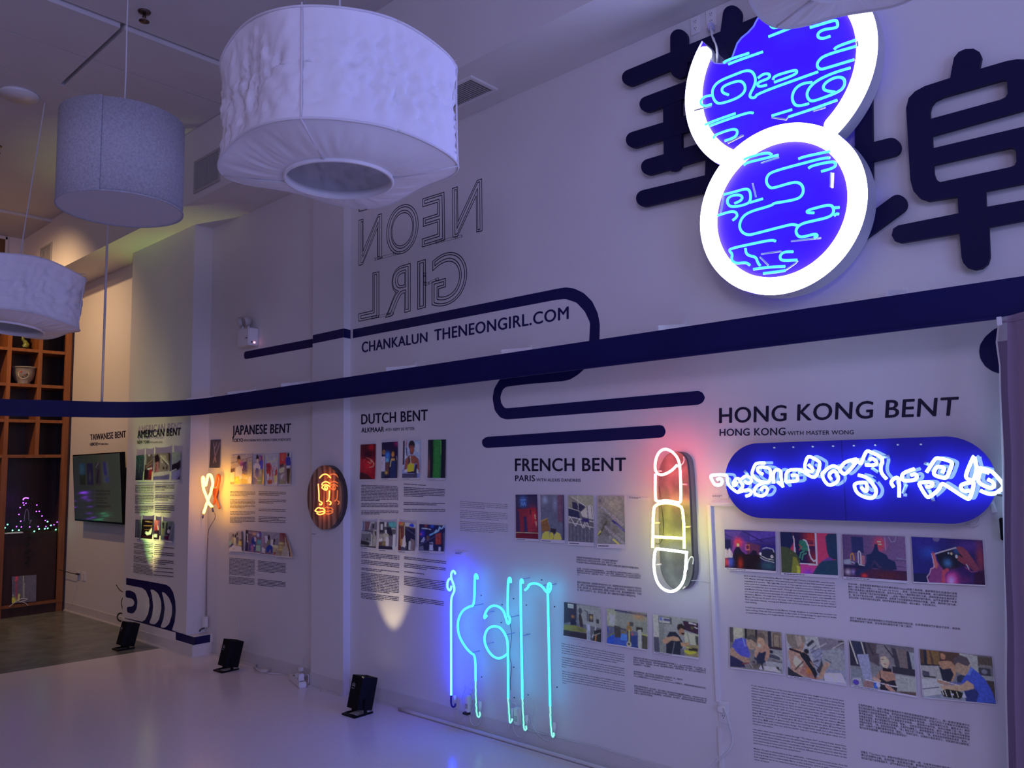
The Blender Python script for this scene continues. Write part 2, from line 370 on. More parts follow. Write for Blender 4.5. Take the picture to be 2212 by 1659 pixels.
zb = bz(1300, 100); box('bottom_shelf', -10.83, BX + .01, ys[-1], YR - .02, zb - .02, zb + .01, M['wood'], bk)
box('plinth_board', BX - .04, BX - .01, ys[-1], YR - .02, 0, zb - .02, M['woodd'], bk)
zc = on(0, BX - .02, 20, 1153)[2]
box('low_cabinet', -10.83, -10.50, D2 + .03, YR - .09, zb + .01, zc, M['woodd'], bk)
# jade figure, painted pot and a hidden pot
def pot(): 
    c = on(0, -10.6, 50, 832); c[2] = zs[2] + .017; t = thing('flower_pot', 'cream porcelain pot with painted red and grey flowers on the middle shelf', 'pot', c)
    v, f = lathe([(0, .012), (.065, 0), (.075, .01), (.07, .02), (.10, .06), (.125, .13), (.128, .18), (.14, .195), (.146, .2), (.14, .206), (.122, .2), (.112, .12), (.08, .04), (0, .03)], 40)
    pm = mat('painted_porcelain', (.25, .22, .18), .2, coat=.5); mesh('bowl', v, f, pm, t, True)
    mb = MB(); 
    def blob(ang, z, rr, col):
        n = 12; V = []
        for k in range(n):
            a = ang + rr * math.cos(2 * math.pi * k / n) / .122; zz = z + rr * .8 * math.sin(2 * math.pi * k / n); r = .1005 + (zz - .06) * .36 + .0015 if zz < .13 else .1275
            V.append((r * math.cos(a), r * math.sin(a), zz))
        return V, [tuple(range(n))]
    a0 = math.atan2(-.3, 1)
    mesh('painted_medallion', *blob(a0, .11, .062, 0), mat('cream_glaze', (.62, .52, .36), .2), t)
    for k, (da, dzz, rr) in enumerate([(-.2, .03, .012), (.1, -.01, .011), (-.05, -.03, .009), (.3, .0, .014)]):
        V, Fq = blob(a0 + da, .11 + dzz, rr, 0); V = [(x * 1.015, y * 1.015, z) for x, y, z in V]; mesh('painted_flower', V, Fq, mat('flower_glaze', [(.35, .05, .02), (.3, .1, .02), (.03, .03, .02), (.08, .08, .06)][k], .3), t)
    v, f = lathe([(.136, .196), (.149, .2), (.136, .207)], 40); mesh('rim', v, f, mat('pot_rim', (.55, .5, .42), .2), t, True)
pot()
c = on(0, -10.62, 51, 756); c[2] = zs[3] + .017
t = thing('jade_figure', 'small green jade figure on a dark stand on the upper shelf', 'figurine', c)
jm = mat('green_jade', (.20, .24, .045), .3, bump=.3, bscale=60); V, Fq = lathe([(0, 0), (.055, 0), (.06, .018), (.045, .03), (0, .03)], 18); mesh('stand', V, Fq, M['black'], t, True)
V, Fq = sweep(chaikin([(0, .0, .03), (0, .028, .06), (0, .015, .10), (0, -.02, .13), (0, -.008, .165), (0, .0, .2)], 2), [.03] * 3 + [.036] * 5 + [.026] * 3 + [.018] * 2 + [.02] * 8, 10); mesh('body', V, Fq, jm, t, True)
# mirror board on the bottom shelf, its lit ornaments painted into the colour
t = thing('framed_print', 'small square pale mirror board leaning on the bottom shelf', 'mirror')
Pq = [on(0, -10.47, *q) for q in cr(0, 1180, 9.22, [(235, 605), (725, 565), (718, 1100), (235, 1135)])]
Pq = [on(0, -10.48, *q) for q in cr(0, 1180, 9.22, [(235, 605), (725, 565), (718, 1100), (235, 1135)])]
picture('picture', Pq, 'h 4a4148 4d474d;l 7d2a3c .05 .2 .12 .2 .85;l c02030 .09 .2 .05 .2 .12;l ff4048 .05 .2 .04 .17 .16;l 8c8a70 .03 .47 0 .49 .8;l a89a50 .07 .3 .7 .28 .9;b c0d020 .05 .9 .12 .12;l 8a80b0 .03 .05 .7 .1 .7', 30, 30, (120, 110, 110), t)
mb = MB(); q = Pq; mb.add([*q, *[p + np.array([-.012, 0, 0]) for p in q]], [(7, 6, 5, 4), (0, 4, 5, 1), (1, 5, 6, 2), (2, 6, 7, 3), (3, 7, 4, 0)]); mb.build('backing_board', M['woodd'], t)
cpts = [on(0, -10.44, *q) for q in cr(0, 1180, 9.22, [(180, 1210), (300, 1110), (420, 1040), (540, 1040), (550, 1060), (460, 1090), (360, 1110), (480, 1110), (560, 1180)])]
tag(tube('lead', cpts, .004, M['cord']), 'grey lead lying curled in front of the pale mirror board', 'cord')

# fairy-light garland on the low cabinet
t = thing('lit_garland', 'garland tree with purple and green fairy lights on the dark cabinet', 'decoration')
gx = -10.52; gm = mat('tinsel_green', (.012, .035, .015), .7)
LP = cr(0, 1040, 10.37, [(520, 480), (580, 490), (535, 530), (450, 585), (425, 740), (465, 890), (370, 1010), (480, 1018), (665, 1018), (855, 1010), (1030, 1010), (1015, 875), (940, 775), (880, 668), (815, 672), (825, 530), (1210, 970), (1280, 910)])
LG = cr(0, 1040, 10.37, [(170, 965), (110, 1040), (280, 1095), (425, 1090), (770, 1118), (875, 1065), (1005, 1058), (1065, 900), (1140, 985), (1250, 1080), (1350, 1070), (1070, 1050)])
em_p = mat('purple_bulb', (.1, .05, .1), emit=(.30, .05, 1), es=9); em_g = mat('green_bulb', (.05, .1, .1), emit=(.10, 1, .45), es=9)
def bulb(p, r, m_):
    bm = bmesh.new(); bmesh.ops.create_icosphere(bm, subdivisions=1, radius=r, matrix=Matrix.Translation(Vector(p))); me = bpy.data.meshes.new('bulb'); bm.to_mesh(me); bm.free(); obj('bulb', me, m_, t)
for q in LP: bulb(on(0, gx, *q), .0075, em_p)
for q in LG: bulb(on(0, gx + .05, *q), .0085, em_g)
tube('neon_tip', [on(0, gx, *q) for q in cr(0, 1040, 10.37, [(520, 420), (525, 385), (570, 365), (640, 375)])], .006, em_p, t)
mb = MB(); gz = on(0, gx, 60, 1147)[2]
ya, yb = on(0, gx, 8, 1147)[1], on(0, gx, 134, 1147)[1]
for i in range(420):    # tinsel needles
    y = random.uniform(ya, yb); hh = .05; x = gx + random.uniform(-.05, .06); z = gz + random.uniform(-.02, .05)
    if random.random() < .45: ang = random.random(); y = on(0, gx, 62 + random.gauss(0, 18), 1100)[1]; z = gz + abs(random.gauss(0, .17)); x = gx - .03
    d = np.array([random.gauss(0, 1), random.gauss(0, 1), random.gauss(0, 1)]); d /= np.linalg.norm(d); d *= .03; s_ = np.cross(d, (0, 0, 1)) * .12; p = np.array([x, y, z])
    mb.add([p - s_, p + s_, p + d + s_ * .3, p + d - s_ * .3], [(0, 1, 2, 3)])
for i in range(60):
    p = np.array([gx + .03, on(0, gx, 60 + random.gauss(0, 3), 1200)[1], gz - random.random() * .42]); d = np.array([.01, random.gauss(0, .03), random.gauss(0, .02)]); s_ = np.cross(d, (0, 0, 1)) * .15
    mb.add([p - s_, p + s_, p + d + s_, p + d - s_], [(0, 1, 2, 3)])
g = mb.build('tinsel', gm, t); g['kind'] = 'stuff'
g = tube('glass_tree', [on(0, gx, *q) for q in cr(0, 1040, 10.37, [(540, 900), (560, 700), (600, 600), (650, 700), (640, 900), (720, 850), (660, 940)])], .004, mat('clear_glass_tube', (.25, .2, .35), .1), t)
box('tray', gx - .03, gx + .08, on(0, gx, 7, 1150)[1], on(0, gx, 45, 1150)[1], zc, zc + .012, M['paper'], t)

# ================================================================ NAVY BAND (curved suspended rail) and its brackets
YB = 3.285; ZT = 2.236; ZBm = 2.096
path = [(4.0, YB), (-6.3, YB), (-6.62, YB - .01), (-6.9, YB - .09), (-7.12, YB - .22), (-7.28, YB - .40), (-7.36, YB - .62), (-7.41, YB - .95), (-7.53, 1.95), (-7.8, 0), (-8.1, -3.0)]
pp = [path[0], path[1]] + [tuple(p) for p in chaikin([(a, b, 0) for a, b in path[1:]], 3)[1:]]
pp = [(p[0], p[1]) for p in pp]
V = []; Fq = []
for i, (x, y) in enumerate(pp):
    a = pp[max(0, i - 1)]; b = pp[min(len(pp) - 1, i + 1)]; d = Vector((b[0] - a[0], b[1] - a[1])).normalized(); n = Vector((-d.y, d.x)) * .006
    V += [(x + n.x, y + n.y, ZBm), (x + n.x, y + n.y, ZT), (x - n.x, y - n.y, ZT), (x - n.x, y - n.y, ZBm)]
for i in range(len(pp) - 1):
    for k in range(4): Fq.append((i * 4 + k, i * 4 + (k + 1) % 4, i * 4 + 4 + (k + 1) % 4, i * 4 + 4 + k))
bd = thing('wall_band', 'long navy blue curved band on brackets crossing the whole wall', 'band'); mesh('band_strip', V, Fq, M['band'], bd)
lm_ = MB(); lm_.box(-6.3, 4, YB - .02, YB - .006, ZBm - .004, ZBm + .006); lm_.build('lower_lip', M['band'], bd)
names = ['right of the disc sign, below the navy 埠', 'below the disc sign', 'below the last letters of the web address', 'below the word CHANKALUN', 'at the narrow pier', 'below the emergency light', 'beside the American pier']
names = ['white bracket behind the band below the right end of the discs', 'white bracket on the wall between web address and discs', 'white bracket behind the band under the web address', 'white bracket behind the band under the first web words', 'white bracket behind the band left of narrow pier', 'white bracket behind the band under the emergency light', 'white bracket behind the band at the American pier']
for k, x in enumerate([-.966, -2.02, -3.06, -4.10, -5.37, -6.19, -6.93]):
    t = thing('band_bracket', names[k], 'bracket', group='white brackets holding the navy band'); y1 = W
    mb = MB(); mb.add([(x - .005, YB + .010, ZT + .028), (x + .005, YB + .010, ZT + .028), (x + .005, y1, 2.302), (x - .005, y1, 2.302), (x - .005, YB + .010, ZT - .05), (x + .005, YB + .010, ZT - .05), (x + .005, y1, 2.22), (x - .005, y1, 2.22)], [(0, 1, 2, 3), (7, 6, 5, 4), (0, 4, 5, 1), (1, 5, 6, 2), (2, 6, 7, 3), (3, 7, 4, 0)])
    mb.build('arm', M['white'], t); box('flange', x - .005, x + .03, W - .05, W - .004, 2.225, 2.232, M['white'], t); box('wall_plate', x - .012, x + .012, W - .004, W, 2.2, 2.32, M['white'], t)
tr = on(2, ZT, 220, 868); tag(tube('hanger_rod', [(tr[0], tr[1], ZT - .05), (tr[0], tr[1], 4.54)], .011, M['wire'], sm=0), 'thin pale steel rod from ceiling down to the curved band', 'rod')

# ================================================================ SHADES
def wr(name, amp, sc_): return mat(name, (.78, .77, .80), .85, bump=amp, bscale=sc_, spec=.2)
fab = wr('white_fabric', .5, 9); pip = mat('fabric_piping', (.66, .65, .68), .8)
def crease(u, h, s):   # long thin folds in loose cloth
    a = mn.noise(Vector((u * 7 + s, h * 2.2, s))); b = mn.noise(Vector((u * 13 - h * 6, h * 3 + u * 4, s + 9))); c = mn.noise(Vector((u * 22 + h * 9, h * 5, s + 3)))
    return .016 * a - .034 * abs(b) - .018 * abs(c)
def square_shade(label, c, half, zb, zt, hole, rot, droop, seed, tilt=(0, 0), n=3.4, wrk=1):
    t = thing('fabric_shade', label, 'lamp shade', (c[0], c[1], zb), (tilt[0], tilt[1], rot)); N = 192; H = 28; hh = zt - zb
    def rad(a, s=1): ca, sa = abs(math.cos(a)), abs(math.sin(a)); return half * s / (ca ** n + sa ** n) ** (1 / n)
    def top_wave(a): return .022 * math.cos(4 * a) - .012
    V = []; Fq = []
    for j in range(H + 1):
        h = j / H
        for k in range(N):
            a = 2 * math.pi * k / N; e = math.sin(math.pi * h) ** .6
            r = rad(a) * (1 - .03 * e * (1 + .8 * math.cos(4 * a))) + wrk * crease(a, h * 2, seed) * e
            V.append((r * math.cos(a), r * math.sin(a), hh * h + top_wave(a) * (1 if h > .5 else .6)))
    for j in range(H):
        for k in range(N): Fq.append((j * N + k, j * N + (k + 1) % N, (j + 1) * N + (k + 1) % N, (j + 1) * N + k))
    mesh('shade_wall', V, Fq, fab, t, True)
    V = []; Fq = []; J = 14
    for j in range(J + 1):
        f = j / J
        for k in range(N):
            a = 2 * math.pi * k / N; r = rad(a) * (1 - f) + hole * f; z = top_wave(a) * .6 * (1 - f) - droop * math.sin(f * math.pi / 2)
            z += (.004 * mn.noise(Vector((a * 14, f * 1.5, seed))) + .012 * abs(mn.noise(Vector((a * 8, f, seed + 4))))) * math.sin(math.pi * f)
            V.append((r * math.cos(a), r * math.sin(a), z))
    for j in range(J):
        for k in range(N): Fq.append((j * N + k, (j + 1) * N + k, (j + 1) * N + (k + 1) % N, j * N + (k + 1) % N))
    mesh('shade_bottom', V, Fq, fab, t, True)
    ring = lambda f, z, r=None: [((rad(a) if r is None else r) * math.cos(a), (rad(a) if r is None else r) * math.sin(a), z + (top_wave(a) * (f) if r is None else 0)) for a in [2 * math.pi * k / 96 for k in range(97)]]
    for nm, P, r_ in (('bottom_piping', ring(.6, 0), .005), ('top_piping', ring(1, hh), .005)):
        V, Fq = sweep(P, r_, 6); mesh(nm, V, Fq, pip, t, True)
    V, Fq = lathe([(hole, -droop), (hole - .001, -droop - .012), (hole - .012, -droop - .014), (hole - .012, -droop + .022), (hole - .002, -droop + .02)], 64); mesh('hole_rim', V, Fq, fab, t, True)
    for q in range(4):
        a = math.pi / 4 + q * math.pi / 2; r = rad(a)
        V, Fq = sweep([(r * math.cos(a), r * math.sin(a), top_wave(a) * .6 - .002), ((r + hole) / 2 * math.cos(a), (r + hole) / 2 * math.sin(a), -droop * .72 - .006), (hole * math.cos(a), hole * math.sin(a), -droop - .004)], .0045, 6); mesh('seam', V, Fq, pip, t, True)
        V, Fq = sweep([((rad(a) * (1 - .03 * math.sin(math.pi * h) ** .6 * (1 + .8 * math.cos(4 * a))) + .001) * math.cos(a), (rad(a) * (1 - .03 * math.sin(math.pi * h) ** .6 * (1 + .8 * math.cos(4 * a))) + .001) * math.sin(a), hh * h - .02) for h in [i / 8 for i in range(9)]], .004, 6); mesh('seam', V, Fq, pip, t, True)
    for q in range(2):
        a = math.pi / 4 + q * math.pi / 2; V, Fq = sweep([(rad(a) * math.cos(a), rad(a) * math.sin(a), hh), (-rad(a) * math.cos(a), -rad(a) * math.sin(a), hh)], .003, 6); mesh('frame_wire', V, Fq, M['wire'], t)
    V, Fq = sweep([(0, 0, hh - .02), (0, 0, 4.56 - zb)], .0045, 6); mesh('cable', V, Fq, M['cord'], t)
    return t
square_shade('large square white fabric shade hanging in front of the wall letters', (-2.764, 1.97), .447, 2.91, 3.36, .235, math.radians(-6), .06, 3)
square_shade('white fabric shade cut by the left edge of the view', (-6.74, 1.83), .425, 2.76, 3.17, .24, math.radians(4), .05, 11, tilt=(-.10, .0))
square_shade('pale shade at the top edge partly covering the disc sign', (-.615, 1.935), .235, 2.81, 3.1, .10, math.radians(20), .02, 17, n=2.2, wrk=.3)
V, Fq = lathe([(0, 0), (.13, 0), (.135, -.01), (.13, -.025), (0, -.03)], 40); tag(mesh('ceiling_rose', V, Fq, M['white'], None, True, loc=(-6.72, 1.82, 4.54)), 'round white ceiling rose above the left white shade', 'ceiling rose')
# grey felt drum
t = thing('felt_drum_shade', 'grey felt drum shade with a closed pale base hanging above the band', 'lamp shade', (-4.29, 1.66, 3.0))
felt = mat('grey_felt', (.40, .40, .44), .95, var=.16, vscale=90, bump=.5, bscale=120, spec=.1)
r0 = .306; HD = .49; N = 120; c0 = np.array([-4.29, 1.66]); vd = -c0 / np.linalg.norm(c0); th0 = math.atan2(vd[1], vd[0]); ths = th0 - .42
V = []; Fq = []
for k in range(N + 1):   # one sheet of felt wound round the frame, its end lapping over its start
    f = k / N; a = ths + f * (2 * math.pi + .10); r = r0 + .009 * max(0, 1 - f * 9) * 0 + .008 * max(0, (f - .72) / .28) ** 1.5
    for z in (0, HD): V.append((r * math.cos(a), r * math.sin(a), z + (.004 * f if z else 0)))
for k in range(N): Fq.append((2 * k, 2 * k + 2, 2 * k + 3, 2 * k + 1))
o = mesh('drum_wall', V, Fq, felt, t, True); md = o.modifiers.new('thickness', 'SOLIDIFY'); md.thickness = .004; md.offset = -1
V, Fq = lathe([(0, .004), (r0 - .002, .004)], 64); mesh('drum_base', V, [f[::-1] for f in Fq], mat('drum_base_cloth', (.55, .54, .56), .8), t)
V, Fq = lathe([(r0 - .003, 0), (r0 + .003, -.002), (r0 + .004, .006)], 64); mesh('base_edge', V, Fq, felt, t, True)
V, Fq = sweep([(0, 0, .45), (.01, 0, .75), (-.008, .004, 1.05), (.004, 0, 1.35), (0, 0, 1.57)], .004, 6); mesh('cable', V, Fq, M['cord'], t, True)
V, Fq = sweep([(-.3, 0, .47), (.3, 0, .47)], .003, 6); mesh('frame_wire', V, Fq, M['wire'], t)
# ================================================================ NEON
def glow(name, col, es): return mat(name, (.02, .02, .02), .3, emit=col, es=es)
def neon(parent, paths, y, r, m_, name='neon_tube', sm=2, n=8, dy=0):
    for L in paths:
        P = pl(y, L); tube(name, P, r, m_, parent, n, sm)
ecap = mat('grey_electrode', (.25, .25, .28), .3)

# ---- the gourd-shaped disc sign
ds = thing('disc_sign', 'gourd-shaped pair of glowing discs with white rims and turquoise tubes over deep blue', 'neon sign')
YD = 3.40; lc, lr = (-1.425, 2.722), .386; uc, ur = (-1.42, 3.368), .457
white_l = mat('white_lit_rim', (.8, .8, .8), .4, emit=(.88, .90, 1.0), es=7)
blue_p = mat('blue_backlit_panel', (.05, .02, .35), .5, emit=(.004, 0.0, 1.0), es=7, spec=.2)
back_p = mat('back_glow_panel', (.5, .5, .6), .5, emit=(.06, .05, 1.0), es=.35)
case_m = mat('pale_sign_case', (.55, .57, .66), .45)
def arc(c, r, a0, a1, n): return [(c[0] + r * math.cos(math.radians(a0 + (a1 - a0) * i / n)), c[1] + r * math.sin(math.radians(a0 + (a1 - a0) * i / n))) for i in range(n + 1)]
bite = cr(1320, 0, 3.6867, [(735, 330), (752, 355), (765, 395), (775, 450), (788, 480), (815, 500), (850, 503), (900, 503), (940, 485), (960, 450), (978, 400), (1000, 340), (1035, 295), (1085, 255), (1130, 205), (1150, 165), (1175, 125), (1212, 92), (1235, 60), (1200, 30), (1150, -20)])
bw = [(p[0], p[2]) for p in pl(YD, bite)]
def ang(c, p): return math.degrees(math.atan2(p[1] - c[1], p[0] - c[0])) % 360
a_h = ang(uc, bw[0]); a_t = ang(uc, bw[-1]); outline = arc(uc, ur, a_h, a_t + 360, 160) if a_t < a_h else arc(uc, ur, a_h, a_t + 0, 160)
# go round the long way: from the horn down, along the bottom, up the right side to the top left
outline = arc(uc, ur, a_h, a_t + 360, 160) + bw[::-1][1:-1]
me = flat2d([outline], YD + .014, .0); obj('upper_panel', me, blue_p, ds)
def rimwall(loop, y0, y1, name, m_, parent):
    V = []; Fq = []; n = len(loop)
    for x, z in loop: V += [(x, y0, z), (x, y1, z)]
    for i in range(n): Fq.append((2 * i, 2 * i + 1, (2 * ((i + 1) % n)) + 1, 2 * ((i + 1) % n)))
    return mesh(name, V, Fq, m_, parent)
rimwall(outline, YD + .0, 3.49, 'upper_case', case_m, ds)
me = flat2d([outline], 3.489, .0); obj('upper_back', me, back_p, ds)
me = flat2d([arc(lc, lr, 0, 360, 160)[:-1]], 3.4895, .0); obj('lower_back', me, back_p, ds)
me = flat2d([arc(lc, lr, 0, 360, 160)[:-1]], YD - .004, .0); obj('lower_panel', me, blue_p, ds)
rimwall(arc(lc, lr, 0, 360, 160)[:-1], YD - .02, 3.49, 'lower_case', case_m, ds)
def ringband(c, r1, r0, a0, a1, y_out, y_back, name, n=120, ends=True):
    """raised lit rim: front face, inner wall, rounded ends"""
    V = []; Fq = []
    for i in range(n + 1):
        t_ = i / n; a = math.radians(a0 + (a1 - a0) * t_); k = 1
        if ends:
            e = min(t_, 1 - t_) * abs(math.radians(a1 - a0)) * (r0 + r1) / 2; w_ = (r1 - r0)
            if e < w_ / 2: k = math.sqrt(max(0, 1 - (1 - e / (w_ / 2)) ** 2))
        mid = (r0 + r1) / 2; hi, lo = mid + (r1 - mid) * max(k, .05), mid - (mid - r0) * max(k, .05)
        for r, y in ((hi, y_back), (hi, y_out), (lo, y_out), (lo, y_back)): V.append((c[0] + r * math.cos(a), y, c[1] + r * math.sin(a)))
    for i in range(n):
        for k in range(3): Fq.append((i * 4 + k, i * 4 + k + 1, i * 4 + 5 + k, i * 4 + 4 + k))
    return mesh(name, V, Fq, white_l, ds)
ringband(lc, lr - .002, lr - .078, 0, 360, YD - .03, YD - .004, 'lower_rim', ends=False)
ringband(uc, ur - .003, ur - .088, a_h + 2, 258, YD - .001, YD + .014, 'upper_rim')
ringband(uc, ur - .003, ur - .088, 302, a_t + 360 - 3, YD - .001, YD + .014, 'upper_rim')
cyan = glow('turquoise_neon', (.10, .80, 1.0), 1.35)
c1 = lambda L: cr(1320, 0, 3.6867, L)
c2_ = lambda L: cr(1480, 240, 3.95, L)
neon(ds, [c1(L) for L in [
    [(1405, 97), (1340, 110), (1285, 140), (1262, 185), (1275, 215), (1310, 225), (1530, 155), (1522, 185), (1400, 235), (1255, 292)],
    [(1585, 220), (1700, 185), (1790, 158), (1803, 180), (1805, 215), (1770, 225), (1690, 235), (1645, 265), (1648, 300), (1690, 308), (1745, 288)],
    [(1950, 318), (1800, 370), (1775, 395)], [(1952, 368), (1700, 440), (1645, 490), (1640, 530), (1665, 553), (1700, 547), (1935, 475)],
    [(1905, 540), (1770, 580), (1640, 640), (1575, 700), (1555, 760), (1585, 808), (1640, 798), (1820, 730), (1862, 680), (1858, 625), (1810, 610), (1740, 635), (1692, 675), (1690, 712), (1730, 727), (1782, 733)],
    [(1600, 655), (1520, 665), (1460, 710), (1438, 780), (1460, 835), (1500, 845), (1575, 825)],
    [(1800, 797), (1600, 870), (1415, 930)], [(1440, 873), (1280, 922)],
    [(1648, 572), (1165, 745), (1148, 778), (1115, 780), (1100, 758), (1145, 680), (1152, 620), (1125, 568), (1075, 560), (1000, 588), (860, 645), (810, 700), (805, 760), (835, 820), (880, 825), (1000, 785), (1060, 740), (1072, 690), (1045, 648), (1000, 645), (900, 682), (880, 712), (890, 740), (935, 755)],
    [(1170, 622), (1210, 590), (1258, 585), (1268, 620), (1180, 652), (1162, 672), (1180, 692), (1240, 677)],
    [(1290, 635), (1300, 605), (1450, 560), (1482, 562), (1475, 592), (1300, 655)],
    [(1098, 423), (920, 480), (895, 502)], [(1208, 413), (1000, 485), (935, 512)], [(797, 760), (745, 768), (712, 800), (715, 832), (745, 847), (800, 830)],
    [(990, 903), (800, 970), (748, 995)], [(1132, 900), (1095, 895), (930, 950), (780, 1005)],
    [(820, 1105), (815, 1080), (950, 1030), (1000, 1030), (1008, 1060), (985, 1095), (905, 1122)]]], YD - .035, .0062, cyan)
neon(ds, [c2_(L) for L in [
    [(1235, 400), (1180, 400), (970, 455), (750, 515), (700, 550), (690, 610), (725, 658), (770, 652), (930, 603), (990, 618), (1012, 670), (998, 720), (955, 752), (820, 777), (760, 785), (735, 807), (560, 855), (490, 900), (460, 970), (478, 1030), (535, 1060), (600, 1045), (870, 975), (920, 965), (965, 978)],
    [(1100, 868), (1040, 868), (1040, 848), (1130, 822), (1230, 798), (1265, 818), (1268, 868), (1230, 905), (1100, 935), (1000, 958), (955, 990), (943, 1030), (963, 1068), (1000, 1077), (1110, 1045), (1133, 1065), (1100, 1080)],
    [(500, 462), (525, 440), (660, 408), (795, 375)], [(500, 415), (540, 393), (700, 352), (740, 372)], [(968, 408), (1010, 390), (1238, 342)],
    [(1052, 487), (1085, 465), (1255, 428), (1288, 445), (1275, 483), (1162, 515)],
    [(330, 712), (420, 690), (520, 660), (555, 680), (560, 760), (530, 795), (400, 822), (360, 792), (362, 745), (400, 720), (465, 713), (492, 735), (475, 765), (422, 788)],
    [(555, 780), (662, 748)], [(275, 892), (390, 855), (432, 860), (447, 890), (430, 915), (405, 932)],
    [(772, 1110), (740, 1098), (560, 1135), (400, 1170), (373, 1188), (405, 1220), (393, 1270), (430, 1302), (520, 1290), (552, 1315)],
    [(515, 1170), (520, 1215), (550, 1235), (605, 1245), (620, 1295), (640, 1318)], [(922, 1200), (850, 1200), (815, 1222), (808, 1255), (830, 1277), (955, 1270)],
    [(583, 1350), (700, 1332), (852, 1325)], [(668, 1385), (760, 1375), (855, 1360)], [(1270, 895), (1290, 875), (1310, 880)], [(1270, 825), (1315, 822)]]], YD - .05, .0062, cyan)
whg = mat('clear_neon_end', (.6, .6, .7), .1)
neon(ds, [c2_(L) for L in [[(1245, 525), (1240, 650)], [(575, 615), (605, 735)], [(640, 1245), (710, 1315)], [(650, 1220), (820, 1195)], [(330, 720), (320, 790), (305, 870)], [(490, 205), (370, 270)], [(905, 1110), (1160, 1082)], [(650, 445), (800, 395)], [(860, 1355), (940, 1300), (962, 1275)]]] +
     [c1(L) for L in [[(1280, 935), (1395, 952), (1415, 925)], [(1610, 885), (1705, 855)], [(665, 880), (800, 845)], [(1560, 175), (1590, 215)], [(930, 1140), (1055, 1078)], [(1960, 330), (1965, 370)]]], YD - .03, .0045, whg, 'electrode', 0)
neon(ds, [c2_([(1262, 530), (1256, 655)])], YD - .04, .005, mat('lit_white_end', (.7, .7, .7), .2, emit=(1, 1, 1), es=1), 'electrode', 0)
pw = [on(1, y, *q) for y, q in zip((3.5, 3.46, 3.45, 3.44, 3.45), c1([(790, 215), (805, 300), (840, 360), (850, 430), (845, 500)]))]
tube('power_cord', pw, .005, M['cord'], ds)

# ---- navy character sign behind the discs
def capsule(a, b, h, n=10):   # stroke with round ends between two measured points, h = half thickness
    a, b = np.array(a, float), np.array(b, float); d = b - a; t0 = math.atan2(d[1], d[0]); P = []
    for k in range(n + 1): t_ = t0 + math.pi / 2 + math.pi * k / n; P.append(a + h * np.array([math.cos(t_), math.sin(t_)]))
    for k in range(n + 1): t_ = t0 - math.pi / 2 + math.pi * k / n; P.append(b + h * np.array([math.cos(t_), math.sin(t_)]))
    return [tuple(p) for p in P]
YC = 3.50
ch = thing('character_sign', 'raised navy 華 character half hidden behind the glowing discs', 'sign')
strokes = [(c1([(150, 618), (1330, 130)]), 17.5), (c1([(538, 300), (540, 555)]), 18.5), (c1([(962, 115), (925, 395)]), 20), (c1([(287, 828), (1000, 560)]), 17), (c1([(180, 1112), (1000, 860)]), 17.5),
           (c1([(300, 1328), (1100, 1090)]), 17.5), (c1([(262, 1578), (1300, 1330)]), 18), (c1([(482, 800), (488, 1290)]), 19.5), (c1([(905, 700), (860, 1800)]), 36)]
for i, (ab, h) in enumerate(strokes): decal('stroke', YC, [capsule(*ab, h)], M['char'], ch, dy=.0005 * i, thick=.022)
c3 = lambda L: cr(1850, 60, 2.765, L)
ch2 = thing('character_sign', 'raised navy 埠 character cut by the right edge of the view', 'sign')
for i, (ab, h) in enumerate([(c3([(-60, 780), (208, 712)]), 20), (c3([(40, 380), (45, 900)]), 19), (c3([(-40, 1262), (245, 1052)]), 20)]): decal('stroke', YC, [capsule(*ab, h)], M['char'], ch2, dy=.0005 * i, thick=.022)
body = [(560, 300), (582, 180), (610, 145), (650, 127), (700, 125), (735, 145), (748, 175), (733, 247), (900, 198), (960, 188), (1060, 190), (1150, 240), (1190, 330), (1170, 420), (1120, 455), (1001, 490), (450, 645), (455, 720), (1001, 590), (1100, 590), (1180, 640), (1210, 740), (1190, 850), (1110, 905), (1001, 930), (770, 975), (775, 1070), (1250, 985), (1250, 1105), (790, 1190), (797, 1370), (785, 1410), (750, 1438), (710, 1447), (665, 1435), (638, 1405), (628, 1370), (615, 1225), (265, 1285), (230, 1275), (210, 1240), (220, 1200), (250, 1180), (610, 1108), (604, 1010), (430, 1036), (380, 1020), (340, 975), (322, 910), (297, 480), (312, 420), (350, 380), (410, 348)]
decal('stroke_frame', YC, [c3(body), c3([(440, 545), (438, 500), (445, 465), (470, 435), (520, 412), (870, 312), (893, 312), (900, 325), (903, 395), (890, 415), (860, 430)]), c3([(458, 820), (462, 870), (475, 905), (500, 922), (920, 832), (945, 822), (956, 800), (953, 745), (945, 722), (920, 716)])], M['char'], ch2, thick=.022)

